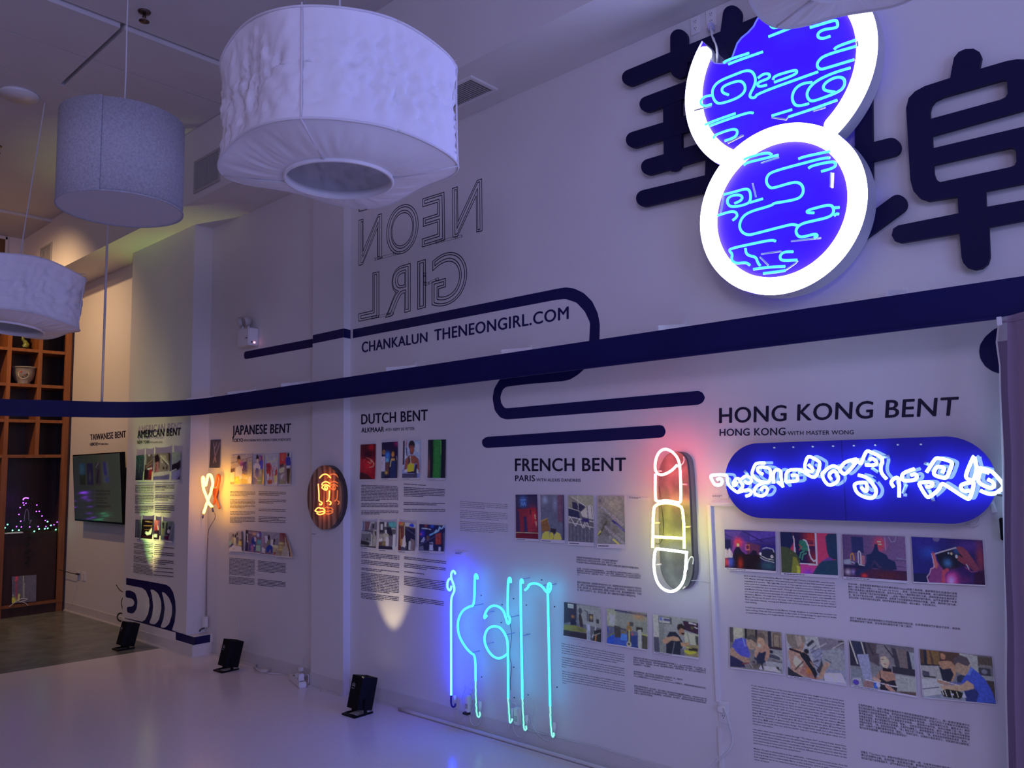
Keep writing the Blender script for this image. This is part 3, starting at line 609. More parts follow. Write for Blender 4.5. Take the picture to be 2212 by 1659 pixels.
# ---- Hong Kong sign: blue stadium board, chains of bent tubes
hk = thing('neon_board_sign', 'blue pill-shaped glossy board with white-blue bent neon under HONG KONG BENT', 'neon sign')
YH = 3.465; r_ = .170; zc_ = 1.512; xa, xb = -1.620, -.845
stad = arc((xa, zc_), r_, 90, 270, 40) + arc((xb, zc_), r_, -90, 90, 40)
board = mat('glossy_blue_acrylic', (.012, .010, .34), .06, spec=.7, coat=.6)
me = flat2d([stad], YH, .012); obj('board', me, board, hk)
hkt = glow('white_blue_neon', (.40, .70, 1.0), 9.0)
h1 = lambda L: cr(1525, 960, 6.506, L); h2 = lambda L: cr(1840, 960, 6.506, L)
YT = YH - .040
neon(hk, [h1(L) for L in [
    [(155, 495), (190, 478), (226, 490), (228, 545), (200, 572), (130, 572), (100, 530), (62, 455), (85, 428), (270, 424), (300, 450), (300, 560), (420, 665), (450, 670), (480, 640), (517, 600), (512, 560), (480, 520), (460, 475), (415, 485), (373, 555), (405, 590), (442, 530)],
    [(440, 675), (500, 660), (600, 630), (642, 665), (625, 708), (560, 727)], [(500, 485), (560, 438), (615, 460), (650, 515), (592, 557), (540, 515)],
    [(830, 262), (710, 262), (680, 300), (643, 400), (655, 440), (705, 495), (770, 522), (850, 537), (900, 520), (915, 380), (880, 328), (770, 312), (722, 330), (725, 382), (800, 420)],
    [(820, 535), (700, 590), (675, 660), (700, 712), (810, 730), (872, 650), (850, 600), (800, 600), (768, 645)], [(950, 548), (945, 362), (1052, 352), (1055, 480), (1082, 602)], [(1005, 525), (1085, 592)],
    [(1280, 490), (1290, 430), (1200, 435)], [(1120, 525), (1290, 517), (1290, 470)], [(1120, 525), (1128, 362), (1310, 350), (1370, 385), (1480, 458), (1552, 460), (1612, 262), (1560, 218), (1450, 163), (1410, 200), (1378, 350), (1480, 392), (1512, 350), (1440, 283)],
    [(1640, 402), (1725, 325), (1790, 297), (1840, 320), (1880, 352), (1940, 250), (2100, 205), (2142, 215), (1960, 432), (1900, 392), (1872, 345)], [(1655, 398), (1625, 405), (1660, 515), (1740, 590), (1882, 502), (1822, 378), (1785, 370), (1718, 432), (1762, 492)]]], YT, .0068, hkt)
neon(hk, [h2(L) for L in [
    [(0, 255), (60, 215), (130, 280), (140, 240), (200, 98), (240, 93), (420, 180), (432, 230), (408, 300), (410, 400), (490, 487)], [(190, 288), (340, 295), (352, 240), (280, 188), (248, 222)],
    [(90, 430), (210, 460), (280, 540), (352, 640), (322, 740), (250, 765), (80, 700), (28, 580), (60, 543), (180, 528), (212, 560), (215, 652), (190, 662), (130, 600)],
    [(590, 602), (543, 530), (600, 473), (652, 460), (667, 560), (665, 742)], [(882, 343), (720, 400), (700, 460), (722, 517), (912, 500), (912, 410), (828, 432)],
    [(1050, 392), (1160, 218), (1200, 183), (1400, 238), (1412, 280), (1342, 460), (1300, 477), (1170, 440), (1148, 400), (1190, 308), (1280, 318), (1302, 340), (1270, 402)],
    [(1040, 590), (1100, 602), (1142, 560), (1120, 528), (938, 533), (960, 590), (1040, 722), (1080, 752), (1220, 642), (1262, 548), (1300, 560), (1620, 772), (1662, 760), (1720, 560), (1700, 528), (1540, 558), (1528, 620), (1580, 662), (1652, 650)],
    [(1722, 168), (1705, 180), (1598, 430), (1620, 490), (1720, 512), (1762, 330), (1742, 270), (1722, 175)], [(1760, 352), (1800, 328), (1950, 368), (2010, 420), (2142, 570), (2120, 622), (2000, 702), (1900, 692), (1805, 648)],
    [(1930, 402), (1830, 368), (1788, 400), (1768, 540), (1950, 622), (2002, 590), (1990, 530), (1908, 490)]]], YT, .0068, hkt)
neon(hk, [h2([(2040, 700), (2170, 722)])], YT, .006, ecap, 'electrode', 0)
clear = mat('clear_tube_support', (.30, .34, .62), .1)
neon(hk, [h1([(540, 370), (590, 430)]), h1([(1300, 400), (1370, 385)]), h2([(1020, 260), (1080, 280)]), h2([(720, 690), (770, 560)]), h2([(1090, 640), (1150, 800)]), h2([(430, 180), (530, 165)]), h2([(280, 330), (370, 390)]), h2([(250, 470), (330, 520)])], YH - .02, .007, clear, 'tube_support', 0)
for k, x in enumerate([965, 1232, 1505, 1790, 2083]):
    p = on(1, YH - .001, *h1([(x, 45 - k * 7)])[0]); V, Fq = sweep([p, p + np.array([0, -.008, 0])], .0035, 8); mesh('rivet', V, Fq, M['white'], hk)
for k, x in enumerate([335, 650, 975]):
    p = on(1, YH - .001, *h2([(x, 10 - k * 5)])[0]); V, Fq = sweep([p, p + np.array([0, -.008, 0])], .0035, 8); mesh('rivet', V, Fq, M['white'], hk)
mb = MB(); x0 = on(1, YH, 1823, 1040)[0]; mb.box(x0 - .0012, x0 + .0012, YH - .001, YH + .002, zc_ - r_ + .002, zc_ + r_ - .002); mb.build('board_joint', mat('joint_blue', (.01, .01, .2), .3), hk)
for sx in (-1.45, -1.0): box('stand_off', sx - .02, sx + .02, YH + .012, W, 1.4, 1.6, M['white'], hk)
tube('power_cord', [on(1, y, *q) for y, q in zip((3.53, 3.52, 3.52, 3.53), [(2087, 1132), (2100, 1136), (2112, 1133), (2117, 1118)])], .003, M['cord'], hk)

# ---- French lipstick sign
lp_ = thing('lipstick_neon_sign', 'lipstick-shaped red, yellow and white neon on a rounded grey board', 'neon sign')
YL = 3.492; Bp = cr(1360, 920, 4.1475, [(262, 560), (262, 420), (290, 320), (350, 245), (430, 225), (490, 260), (525, 330), (545, 700), (558, 1100), (572, 1250), (560, 1370), (510, 1460), (430, 1480), (350, 1430), (295, 1340), (275, 1240)])
greyb = mat('dark_grey_board', (.10, .10, .11), .4, var=.2, vscale=30)
bl = [(p[0], p[2]) for p in pl(YL, Bp)]; bl = [(p[0], p[1]) for p in chaikin([(a, b, 0) for a, b in bl + bl[:1]], 2)[:-1]]
me = flat2d([bl], YL, .015); obj('board', me, greyb, lp_)
rim = rimwall([(x * 1 + 0, z) for x, z in bl], YL - .006, W, 'board_edge', mat('grey_board_edge', (.16, .16, .17), .4), lp_)
l1 = lambda L: cr(1360, 920, 4.1475, L); YLT = 3.425
redn = glow('red_neon', (1.0, .13, .12), 24); yeln = glow('yellow_neon', (1.0, .98, .10), 17); whin = glow('white_neon', (.78, .96, .86), 8.0)
neon(lp_, [l1(L) for L in [[(425, 350), (380, 400), (300, 442), (245, 430), (225, 380), (235, 290), (270, 225), (325, 203), (390, 235), (440, 300), (455, 400), (462, 670), (445, 692), (330, 665), (250, 680), (228, 660), (230, 430)]]], YLT, .0066, redn)
neon(lp_, [l1(L) for L in [[(207, 1090), (212, 740), (240, 705), (320, 685), (430, 705), (482, 740), (490, 1100)], [(215, 992), (480, 1008)]]], YLT, .0066, yeln)
neon(lp_, [l1(L) for L in [[(520, 1135), (245, 1098), (228, 1110), (215, 1250), (235, 1380), (290, 1460), (370, 1490), (440, 1460), (490, 1380), (500, 1280), (510, 1150)]]], YLT, .0066, whin)
neon(lp_, [l1([(462, 523), (518, 525)]), l1([(495, 905), (550, 902)]), l1([(195, 868), (275, 868)]), l1([(245, 405), (290, 405)]), l1([(235, 1245), (285, 1240)]), l1([(480, 1460), (500, 1440)])], YLT + .03, .004, mat('clear_support', (.5, .4, .4), .1), 'tube_support', 0)
tube('power_cord', [on(1, 3.45, *q) for q in l1([(420, 370), (470, 350), (492, 310), (485, 275)])], .003, M['cord'], lp_)
tube('power_cord', [on(1, 3.45, *q) for q in l1([(265, 540), (280, 700), (305, 850), (300, 1000), (270, 1060), (235, 1055)])], .0025, M['bcord'], lp_)
tube('power_cord', [on(1, 3.46, *q) for q in l1([(518, 1290), (525, 1210), (550, 1168), (575, 1180), (568, 1240)])], .003, M['cord'], lp_)
tube('power_cord', [on(1, y, *q) for y, q in zip((3.49, 3.53, 3.54), l1([(555, 1385), (640, 1385), (715, 1405)]))], .002, M['cord'], lp_)

# ---- tall turquoise tubes at floor level
n1 = lambda L: cr(920, 1180, 3.606, L); YN = 3.475
bl_ = glow('blue_white_neon', (.006, .03, 1.0), 60.0); tq = glow('turquoise_tall_neon', (.03, .55, 1.0), 4.2); dimt = mat('half_lit_neon', (.03, .06, .07), .15, emit=(.10, .62, .55), es=.9); drk = mat('blue_painted_tube', (.01, .01, .25), .3)
core = glow('pale_core_neon', (.22, .85, 1.0), 1.3)
dash = glow('flickering_neon', (.35, 1.0, .80), 1.2)
labs = ['leftmost tall neon tube, straight with a loop and deep blue halo', 'tall turquoise neon tube bulging out in a half circle', 'short turquoise neon hook above the round loop', 'tall turquoise neon tube with a round loop like a letter a', 'straight plain turquoise neon tube left of the arched one', 'tall turquoise neon tube arching left from a small loop']
t1 = thing('tall_neon_tube', labs[0], 'neon tube'); bfull = [[(229, 218), (224, 198), (208, 190), (196, 215), (197, 250), (213, 290), (226, 340), (205, 382), (195, 420), (196, 700), (197, 1160)], [(200, 255), (182, 250), (166, 285), (168, 330), (190, 350), (199, 310)]]
neon(t1, [n1(L) for L in bfull], YN, .0066, bl_)
neon(t1, [n1([(197, 1160), (195, 1230), (210, 1255), (230, 1245), (228, 1225)])], YN, .006, drk, 'tube_end')
groups = [(labs[1], [[(402, 258), (399, 225), (386, 215), (380, 240), (378, 462), (340, 468), (285, 500), (252, 565), (247, 640), (262, 710), (310, 790), (350, 832), (386, 852), (387, 1050)]], [(387, 1050), (389, 1200), (396, 1312), (410, 1335), (423, 1320), (419, 1292)]),
          (labs[2], [[(662, 285), (660, 252), (648, 243), (640, 275), (634, 540), (655, 553), (652, 600), (635, 605), (625, 560), (600, 490), (540, 457), (490, 475), (462, 520), (452, 568), (475, 540)]], None),
          (labs[3], [[(634, 838), (600, 865), (555, 877), (500, 840), (460, 765), (455, 700), (480, 640), (530, 620), (580, 632), (622, 690), (640, 760), (641, 1185)]], [(641, 1185), (650, 1350), (656, 1380), (668, 1362), (672, 1345)]),
          (labs[4], [[(755, 290), (752, 262), (741, 257), (736, 290), (743, 700), (752, 1190)]], [(752, 1190), (760, 1395), (768, 1435), (783, 1425), (782, 1400)]),
          (labs[5], [[(772, 342), (800, 318), (798, 300), (848, 285), (905, 308), (945, 368), (968, 348), (975, 300), (962, 284), (948, 305), (950, 400), (968, 1245)]], [(968, 1245), (972, 1400), (984, 1490), (998, 1478), (997, 1455)])]
for lb, bright, end in groups:
    t_ = thing('tall_neon_tube', lb, 'neon tube'); neon(t_, [n1(L) for L in bright], YN, .0064, tq)
    if end:
        neon(t_, [n1(end)], YN, .0062, dimt, 'tube_end'); P_ = chaikin(pl(YN - .006, n1(end)), 3); Q_ = [p + np.array([random.gauss(0, .0022), 0, 0]) for p in P_]; tube('flicker', Q_, .0028, dash, t_, 6, 1)
        e = pl(3.515, n1([(end[-1][0] + 3, end[-1][1] - 85), (end[-1][0] + 3, end[-1][1] - 8)])); tube('electrode_cap', e, .011, M['white'], t_, 10, 0)
    for L in bright[:1]:
        for f_ in (.35, .8):
            q = L[int(len(L) * f_)]; a = on(1, YN, *n1([q])[0]); V, Fq = sweep([a, (a[0] + .002, W, a[2])], .0028, 6); mesh('tube_support', V, Fq, clear, t_)
e = pl(3.515, n1([(226, 1160), (224, 1215)])); tube('electrode_cap', e, .010, M['white'], t1, 10, 0)
hol = [(432, 382), (436, 1018), (595, 455), (588, 594), (684, 408), (686, 942), (690, 1178), (784, 458), (790, 686), (797, 1158), (903, 262), (1004, 470), (1023, 1097)]
pn = ['upper right of the bulging tube', 'lower right of the bulging tube', 'inside the hook arch', 'between hook arch and round loop', 'right of the hook tube top', 'beside the a-shaped tube at mid height', 'beside the foot of the a-shaped tube', 'right of the straight tube near its top', 'right of the straight tube at mid height', 'right of the straight tube near its foot', 'above the arch of the arched tube', 'upper right of the arched tube', 'lower right of the arched tube']
for q in hol:
    p = on(1, W, *n1([q])[0]); V, Fq = sweep([p, p + np.array([0, -.004, 0])], .0035, 8); tag(mesh('wall_plug', V, Fq, M['ink']), 'small dark screw plug ' + pn[hol.index(q)], 'wall plug', 'dark wall plugs round the tall tubes')

# ---- Japanese face sign on oval wood slice
fs_ = thing('face_neon_sign', 'oval striped wood slice with a red neon face and lips', 'neon sign')
YF = PB - .05; fl1 = lambda L: cr(660, 1000, 11.06, L)
ov = []
cpx, cpz = fl1([(457, 825)])[0]
for k in range(64):
    a = 2 * math.pi * k / 64; ov.append((cpx + 37.6 * math.cos(a), cpz + 69.5 * math.sin(a) - 3 * math.cos(a) * 0))
sl = bpy.data.materials.new('striped_wood'); sl.use_nodes = True; nt = sl.node_tree; b = nt.nodes['Principled BSDF']
tc = nt.nodes.new('ShaderNodeTexCoord'); mp = nt.nodes.new('ShaderNodeMapping'); mp.inputs['Scale'].default_value = (1, 1, .28); wv = nt.nodes.new('ShaderNodeTexWave'); wv.wave_type = 'BANDS'; wv.bands_direction = 'X'; wv.inputs['Scale'].default_value = 5; wv.inputs['Distortion'].default_value = 6; wv.inputs['Detail'].default_value = 2; wv.inputs['Detail Scale'].default_value = 2
rp = nt.nodes.new('ShaderNodeValToRGB'); rp.color_ramp.elements[0].color = (.16, .09, .06, 1); rp.color_ramp.elements[1].color = (.42, .28, .18, 1)
nt.links.new(tc.outputs['Object'], mp.inputs[0]); nt.links.new(mp.outputs[0], wv.inputs['Vector']); nt.links.new(wv.outputs[0], rp.inputs[0]); nt.links.new(rp.outputs[0], b.inputs['Base Color']); b.inputs['Roughness'].default_value = .08; b.inputs['Coat Weight'].default_value = .5
ovw = [(p[0], p[2]) for p in pl(YF, ov)]
me = flat2d([ovw], YF, .018); obj('wood_slice', me, sl, fs_)
rimwall(ovw, YF, PB, 'slice_back', mat('dark_slice_edge', (.05, .03, .03), .4), fs_)
rn = glow('orange_red_neon', (1.0, .20, .035), 6)
neon(fs_, [fl1(L) for L in [[(335, 360), (400, 285), (475, 262), (540, 290), (600, 355)], [(390, 530), (400, 480), (480, 440), (540, 465), (575, 490)], [(390, 600), (400, 560), (440, 520), (520, 520), (575, 565)], [(400, 600), (460, 650), (510, 650), (530, 600), (500, 550), (460, 560), (455, 600), (490, 620)],
    [(302, 500), (325, 760), (318, 905), (365, 925), (400, 950), (385, 1000), (340, 1005), (340, 965)], [(570, 660), (562, 890), (520, 905), (505, 925)], [(570, 915), (605, 930), (610, 975), (580, 1000)],
    [(225, 1145), (275, 1080), (330, 1060), (365, 1095), (405, 1070), (465, 1135)], [(240, 1155), (330, 1180), (380, 1155), (465, 1165), (440, 1210), (330, 1245), (270, 1200)]]], YF - .035, .0046, rn, n=6)
# ---- crossed yellow neon near the American pier
xs = thing('crossed_neon_sign', 'yellow bent neon crossing like an X beside the American pier', 'neon sign')
x1 = lambda L: cr(420, 1000, 13.82, L); YX = 3.37
yn = glow('golden_neon', (1.0, .45, .03), 24)
neon(xs, [x1(L) for L in [[(275, 1490), (320, 1370), (345, 1270), (400, 1150), (430, 1020), (500, 880), (495, 820), (555, 650), (540, 520), (500, 380), (450, 340), (400, 370), (380, 500), (350, 640), (315, 690), (295, 600), (285, 470), (255, 410), (240, 470), (250, 620), (275, 800), (350, 980), (400, 1120), (450, 1230), (525, 1310)]]], YX, .0105, yn)
ob = mat('orange_shadow_board', (.55, .10, .03), .5)  # plain orange for the double of the tube set back at the wall
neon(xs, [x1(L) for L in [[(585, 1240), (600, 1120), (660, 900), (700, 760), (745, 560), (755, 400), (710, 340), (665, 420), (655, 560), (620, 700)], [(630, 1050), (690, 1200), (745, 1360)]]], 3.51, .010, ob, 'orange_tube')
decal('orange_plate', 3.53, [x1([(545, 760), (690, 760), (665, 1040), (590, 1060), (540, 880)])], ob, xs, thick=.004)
neon(xs, [x1([(525, 1320), (560, 1460)]), x1([(270, 1530), (245, 1640)])], YX, .008, ecap, 'electrode', 0)
w1 = [on(1, 3.45, *q) for q in x1([(245, 1640), (235, 1700)])] + [on(1, 3.52, *q) for q in [(434, 1090), (436, 1130), (436, 1330)]]
tube('lead', w1, .0028, M['cord'], xs); w2 = [on(1, 3.42, *q) for q in x1([(580, 1460), (625, 1540), (610, 1680)])] + [on(1, 3.52, *q) for q in [(458, 1130), (447, 1150), (446, 1330)]]
tube('lead', w2, .0028, mat('brown_lead', (.22, .13, .10), .5), xs)
P = pl(3.50, [(436, 1332), (443, 1332), (443, 1356), (436, 1356)]); box('transformer', P[0][0], P[1][0], 3.50, 3.53, P[2][2], P[0][2], M['white'], xs, bevel=.004)
tube('lead', pl(3.5, [(441, 1357), (434, 1359), (431, 1364), (427, 1368)]), .006, M['bcord'], xs)
for px in (433.5, 447): tag(tube('cable_conduit', [on(1, 3.54, px + .6, 1095), on(1, 3.54, px - 3.5, 1330)], .005, M['cord'], sm=0), 'thin white conduit running down the corner, ' + ('left one' if px < 440 else 'right one') + ' below the crossed neon', 'conduit')
# ================================================================ PAINTED STRIPES AND LETTERING
st = thing('painted_stripe', 'navy painted tube-like stripe winding from Japanese wall to the French heading', 'wall graphic')
decal('stripe_run', W, [cr(400, 560, 4.88, [(1345, 838), (640, 972), (628, 980), (622, 995), (621, 1020), (626, 1045), (640, 1053), (1345, 927)])], M['navy'], st)
decal('stripe_run', PB, [cr(400, 560, 4.88, [(1348, 800), (1670, 730), (1670, 824), (1345, 890)])], M['navy'], st)
A_ = on(1, PB, 742.2, 709.6); B_ = on(1, PB, 742.2, 728.9); C_ = on(1, W, 762.6, 711.7); D_ = on(1, W, 762.6, 730.7)
mesh('stripe_run', [(-4.8335, PB - .001, A_[2]), (-4.8335, W, C_[2]), (-4.8335, W, D_[2]), (-4.8335, PB - .001, B_[2])], [(0, 3, 2, 1)], M['navy'], st)
run = [(762.6, 711.7), (1204, 623.7), (1222, 620.7), (1240, 623), (1261, 632.8), (1279.5, 651), (1291.5, 676.5), (1296, 700.6), (1295, 740), (1285, 772), (1263, 797), (1248, 810), (1231.5, 820), (1215, 823.6), (1134.5, 830.3), (1094, 835.3), (1086, 842), (1081, 857), (1082.6, 870), (1089, 880), (1094.3, 882.1), (1509, 844.3), (1517.6, 847.7), (1523.6, 858.7), (1519, 869), (1509, 874.4), (1094.3, 906.2), (1081, 902), (1069, 887), (1064.2, 860), (1067.6, 840), (1079.3, 820), (1100, 806), (1215, 795), (1240, 785), (1262, 765), (1273, 737), (1275, 697.5), (1264, 673.5), (1246, 653.9), (1222, 645.7), (1201, 647.8), (762.6, 730.7)]
def soft(L, keep=()):  # round the corners of a closed outline a little
    out = []; n = len(L)
    for i in range(n):
        p0, p, p1 = map(np.array, (L[i - 1], L[i], L[(i + 1) % n])); a = p + (p0 - p) * min(.3, 4 / (np.linalg.norm(p0 - p) + 1e-6)); b = p + (p1 - p) * min(.3, 4 / (np.linalg.norm(p1 - p) + 1e-6))
        if i in keep: out.append(tuple(p))
        else: out += [tuple(a), tuple((a + b) / 2 * .5 + p * .5), tuple(b)]
    return out
decal('stripe_run', W, [soft(run, (0, len(run) - 1))], M['navy'], st)
tag(decal('painted_bar', W, [soft([(1050.8, 943.7), (1425.5, 918.2), (1433, 920), (1437.5, 928), (1438, 935), (1434, 943), (1425.5, 945.7), (1050.8, 967.8), (1044, 964), (1041.3, 957), (1042, 950)])], M['navy']), 'straight navy painted bar with round ends above FRENCH BENT', 'wall graphic')
cq = cr(2050, 660, 8.296, [(950, 365), (800, 430), (650, 560), (560, 700), (540, 820), (560, 950), (650, 1090), (780, 1180), (960, 1238), (1150, 1220), (1350, 1080), (1430, 800), (1350, 520), (1150, 380)])
tag(decal('painted_ring', W, [soft(cq), cr(2050, 660, 8.296, [(1000 + 102 * math.cos(a), 800 + 108 * math.sin(a)) for a in [k * .3927 for k in range(16)]])], M['navy']), 'navy painted ring half hidden behind the curtain', 'wall graphic')
# pier graphic with its stripe running round the plinth
pg = thing('pier_graphic', 'navy painted ribbon letters and stripe low on the American pier', 'wall graphic')
g1 = lambda L: cr(80, 1180, 6.143, L)
decal('ribbon', PA, [g1([(1178, 420), (1450, 462), (1650, 500), (1710, 512), (1760, 545), (1800, 610), (1828, 730), (1835, 860), (1820, 1000), (1785, 1113), (1843, 1135), (1843, 1243), (1150, 1033), (1155, 950), (1310, 985), (1390, 1000), (1430, 975), (1468, 900), (1488, 790), (1480, 690), (1440, 592), (1390, 552), (1178, 510)]),
    soft(g1([(1495, 572), (1540, 577), (1600, 625), (1640, 720), (1645, 830), (1612, 980), (1560, 1042), (1480, 1024), (1520, 920), (1535, 800), (1520, 660)])), soft(g1([(1648, 605), (1690, 617), (1750, 690), (1787, 790), (1785, 900), (1750, 1030), (1690, 1085), (1630, 1077), (1672, 960), (1690, 820), (1670, 690)]))], M['navy'], pg, dy=.0035)
decal('ribbon', PA, [soft(g1([(1170, 585), (1240, 590), (1300, 622), (1327, 730), (1315, 830), (1270, 896), (1190, 880), (1185, 805), (1260, 800), (1285, 770), (1285, 730), (1255, 692), (1170, 680)]))], M['navy'], pg, dy=.0035)
decal('stripe', PA, [[(380, 1364.8), (421.8, 1377), (419.8, 1393.9), (380, 1381.9)]], M['navy'], pg, dy=-.001)
mesh('stripe', [(-6.8635, PA - .001, .168), (-6.8635, 3.53, .168), (-6.8635, 3.53, .102), (-6.8635, PA - .001, .102)], [(0, 3, 2, 1)], M['navy'], pg)
shv = on(1, PA, 380, 1373)

def heading(label, y, items, offset=.012, material=None, name='vinyl_heading'):
    t = thing(name, label, 'lettering')
    for s, q, o_ in items:
        mb = MB(); k = abs(q[3][1] - q[0][1]) * (.028 if o_ > .015 else .012)
        for n_, (ax, az) in enumerate(((0, 0), (-k, 0), (k, 0), (0, -k * .6), (0, k * .6))):   # heavy type: the thin face laid over itself
            line_on(mb, s, [(a + ax, b + az) for a, b in q], y, 0, dy=-.0012 - .0001 * n_, spacing=1.06, res=4)
        mb.build('lettering_line', material or M['ink'], t)
heading('large dark heading HONG KONG BENT with smaller line beneath', W, [('HONG KONG BENT', [(1554.4, 880), (2071, 855), (2067, 897), (1554.4, 914)], .022), ('HONG KONG', [(1555, 926), (1696.7, 922.9), (1696.7, 939.5), (1555, 941.7)], .022), ('·WITH MASTER WONG', [(1699, 930.9), (1844.4, 928.5), (1844.4, 937.9), (1699, 940)], .012)])
heading('dark heading FRENCH BENT with PARIS line beneath', W, [('FRENCH BENT', [(1113.3, 989.3), (1351.9, 987), (1351.9, 1017.2), (1113.3, 1017.2)], .03), ('PARIS', [(1113.3, 1026.4), (1155.6, 1025.7), (1155.6, 1039.5), (1113.3, 1039)], .02), ('·WITH ALEXIS DANDREIS', [(1157.2, 1032.8), (1254.6, 1033.7), (1254.6, 1040.6), (1157.2, 1039.7)], .012)])
heading('dark heading DUTCH BENT with ALKMAAR line beneath', W, [('DUTCH BENT', [(781.1, 894.2), (923.8, 883.2), (923.8, 907.8), (781.1, 916.4)], .03), ('ALKMAAR', [(781.1, 923.7), (829.7, 921.4), (829.7, 932.4), (781.1, 934.7)], .02), ('·WITH REMY DE FEYTER', [(831.5, 925.3), (895.7, 922.2), (895.7, 928.9), (831.5, 931.7)], .012)])
heading('dark heading JAPANESE BENT with TOKYO line beneath', W, [('JAPANESE BENT', [(502.5, 918.5), (629.1, 913.7), (627.8, 934.4), (502.5, 940)], .03), ('TOKYO', [(502, 947.1), (524.8, 946.3), (524.8, 954.7), (502, 955.2)], .02), ('WITH ITAKURA MATU, NOBORU TOISHI, RYUICHI SATO', [(526.6, 948.6), (628.4, 946.3), (628.4, 951.9), (526.6, 953.9)], .012)])
heading('dark heading AMERICAN BENT with NEW YORK line on the pier', PA, [('AMERICAN BENT', [(297.2, 929), (391, 922.8), (389.9, 940), (297.6, 945.9)], .03), ('NEW YORK', [(296.7, 951.1), (323.9, 950.7), (323.9, 957.5), (296.7, 958.8)], .02), ('WITH JAMES AKERS', [(324.8, 953.4), (351.4, 952.9), (351.4, 956.8), (324.8, 957.5)], .012)])
heading('dark heading TAIWANESE BENT with HSINCHU line above the television', W, [('TAIWANESE BENT', [(195, 938.1), (271.7, 929.6), (271.7, 944.8), (195.7, 950.9)], .03), ('HSINCHU', [(194.7, 956), (210.9, 955), (210.9, 962.7), (194.7, 962.9)], .02), ('WITH HUANG SHUN LO', [(211.9, 957), (234.5, 957), (234.5, 961), (211.9, 961)], .012)])
heading('navy web address lettering CHANKALUN THENEONGIRL.COM under the stripe', W, [('CHANKALUN', [(782.2, 738.2), (923.2, 716.2), (923.2, 738.2), (782.2, 761.7)], .025), ('THENEONGIRL.COM', [(938.9, 711.1), (1228.2, 660.5), (1228.2, 688.5), (938.9, 736.1)], .025)], material=M['navy'], name='vinyl_lettering')
# mirrored double-outline letters
ol = thing('outline_letters', 'mirrored thin double-outline letters NEON GIRL high on the wall', 'lettering')
n2 = lambda L: cr(740, 360, 3.318, L)
for s, q in (('N', [(785, 155), (1000, 85), (1003, 462), (790, 510)]), ('E', [(570, 230), (730, 180), (735, 528), (570, 580)]), ('O', [(315, 310), (545, 235), (545, 590), (315, 660)]), ('N', [(117, 383), (283, 335), (283, 655), (117, 712)]),
             ('G', [(640, 646), (893, 574), (893, 952), (640, 1024)]), ('I', [(537, 680), (597, 662), (597, 1010), (537, 1027)]), ('R', [(310, 742), (488, 690), (488, 1037), (305, 1085)]), ('L', [(115, 785), (263, 750), (263, 1080), (115, 1112)]), ('E', [(117, 10), (283, -40), (283, 280), (117, 325)])):
    mb = MB(); qq = n2(q)
    line_on(mb, s, qq, W, .015, mirror=True, outline=.006, vr=1, res=8)
    cxq = sum(p[0] for p in qq) / 4; cyq = sum(p[1] for p in qq) / 4
    wq = abs(qq[1][0] - qq[0][0]); inset = 4.6
    TL, TR, BR, BL = [np.array(p) for p in qq]; ex = (TR - TL) / np.linalg.norm(TR - TL); ey = (BL - TL) / np.linalg.norm(BL - TL); k = inset
    line_on(mb, s, [tuple(TL + ex * k + ey * k), tuple(TR - ex * k + ey * k), tuple(BR - ex * k - ey * k), tuple(BL + ex * k - ey * k)], W, -.02, mirror=True, outline=.006, vr=1, res=8)
    mb.build('letter', M['ink'], ol)
mb = MB()
for a, b in (((665, 545), (860, 495)), ((228, 665), (415, 615)), ((205, 1085), (370, 1050)), ((590, 760), (592, 850)), ((592, 848), (690, 800))):
    A = np.array(a, float); B = np.array(b, float); d = (B - A) / np.linalg.norm(B - A); nn = np.array([-d[1], d[0]])
    for k in (-8, 8): 
        for i in range(0, 14): p = A + (B - A) * i / 14; q_ = A + (B - A) * (i + .55) / 14; V, Fq = sweep(pl(W - .002, n2([tuple(p + nn * k), tuple(q_ + nn * k)])), .0012, 4); mb.add(V, Fq)
    for f_ in (.04, .22, .3, .74, .8, .97): p = A + (B - A) * f_; V, Fq = sweep(pl(W - .002, n2([tuple(p - nn * 8), tuple(p + nn * 8)])), .0016, 4); mb.add(V, Fq)
mb.build('joint_marks', M['ink'], ol)['kind'] = 'stuff'

# ================================================================ WALL TEXT
def text_block(label, build, name='wall_text'):
    mb = MB(); build(mb); return tag(mb.build(name, M['sink'] if 'small' in label or 'American' in label else M['ink']), label, 'wall text')
EN1 = """Back in 2018, I was introduced to Master Wong through Clarisse, a friend who used to work
with Master Wong's daughter. We encountered because of the little passion project I
organised and curated - "My Light, My Hood". It was a group neon art exhibition where each
artist used their medium to portray their favourite neighbourhood in Hong Kong, with an
accent of traditional neon in their work. Through the communications between the artists
and Master Wong, I have discovered the complicity of the multi-faceted neon making - an
art mixed with science and physique. A craft that takes a decade to learn, and decades to
become a Master. Through him, I learnt how to observe if a neon is bent nicely or not.
Master Wong was 75 years old at the time. I still remember how impressive he was when I
first saw how steady, strong yet flexible his arms and hands were since he started
neon making.

It took me numerous attempts to ask Master Wong's daughter to persuade him to teach me
neon making. With the low accessibility to this crafts in Hong Kong, I'm glad that he finally
accepted the invitation and taught me for 3 months with weekly classes.""".split('\n')
text_block('upper left English text column under the Hong Kong photographs', lambda mb: para_on(mb, EN1, [(1607.5, 1240.5), (1803, 1256.5), (1808, 1342.5), (1611.5, 1325.5)], W, fill=.50, offset=.006))
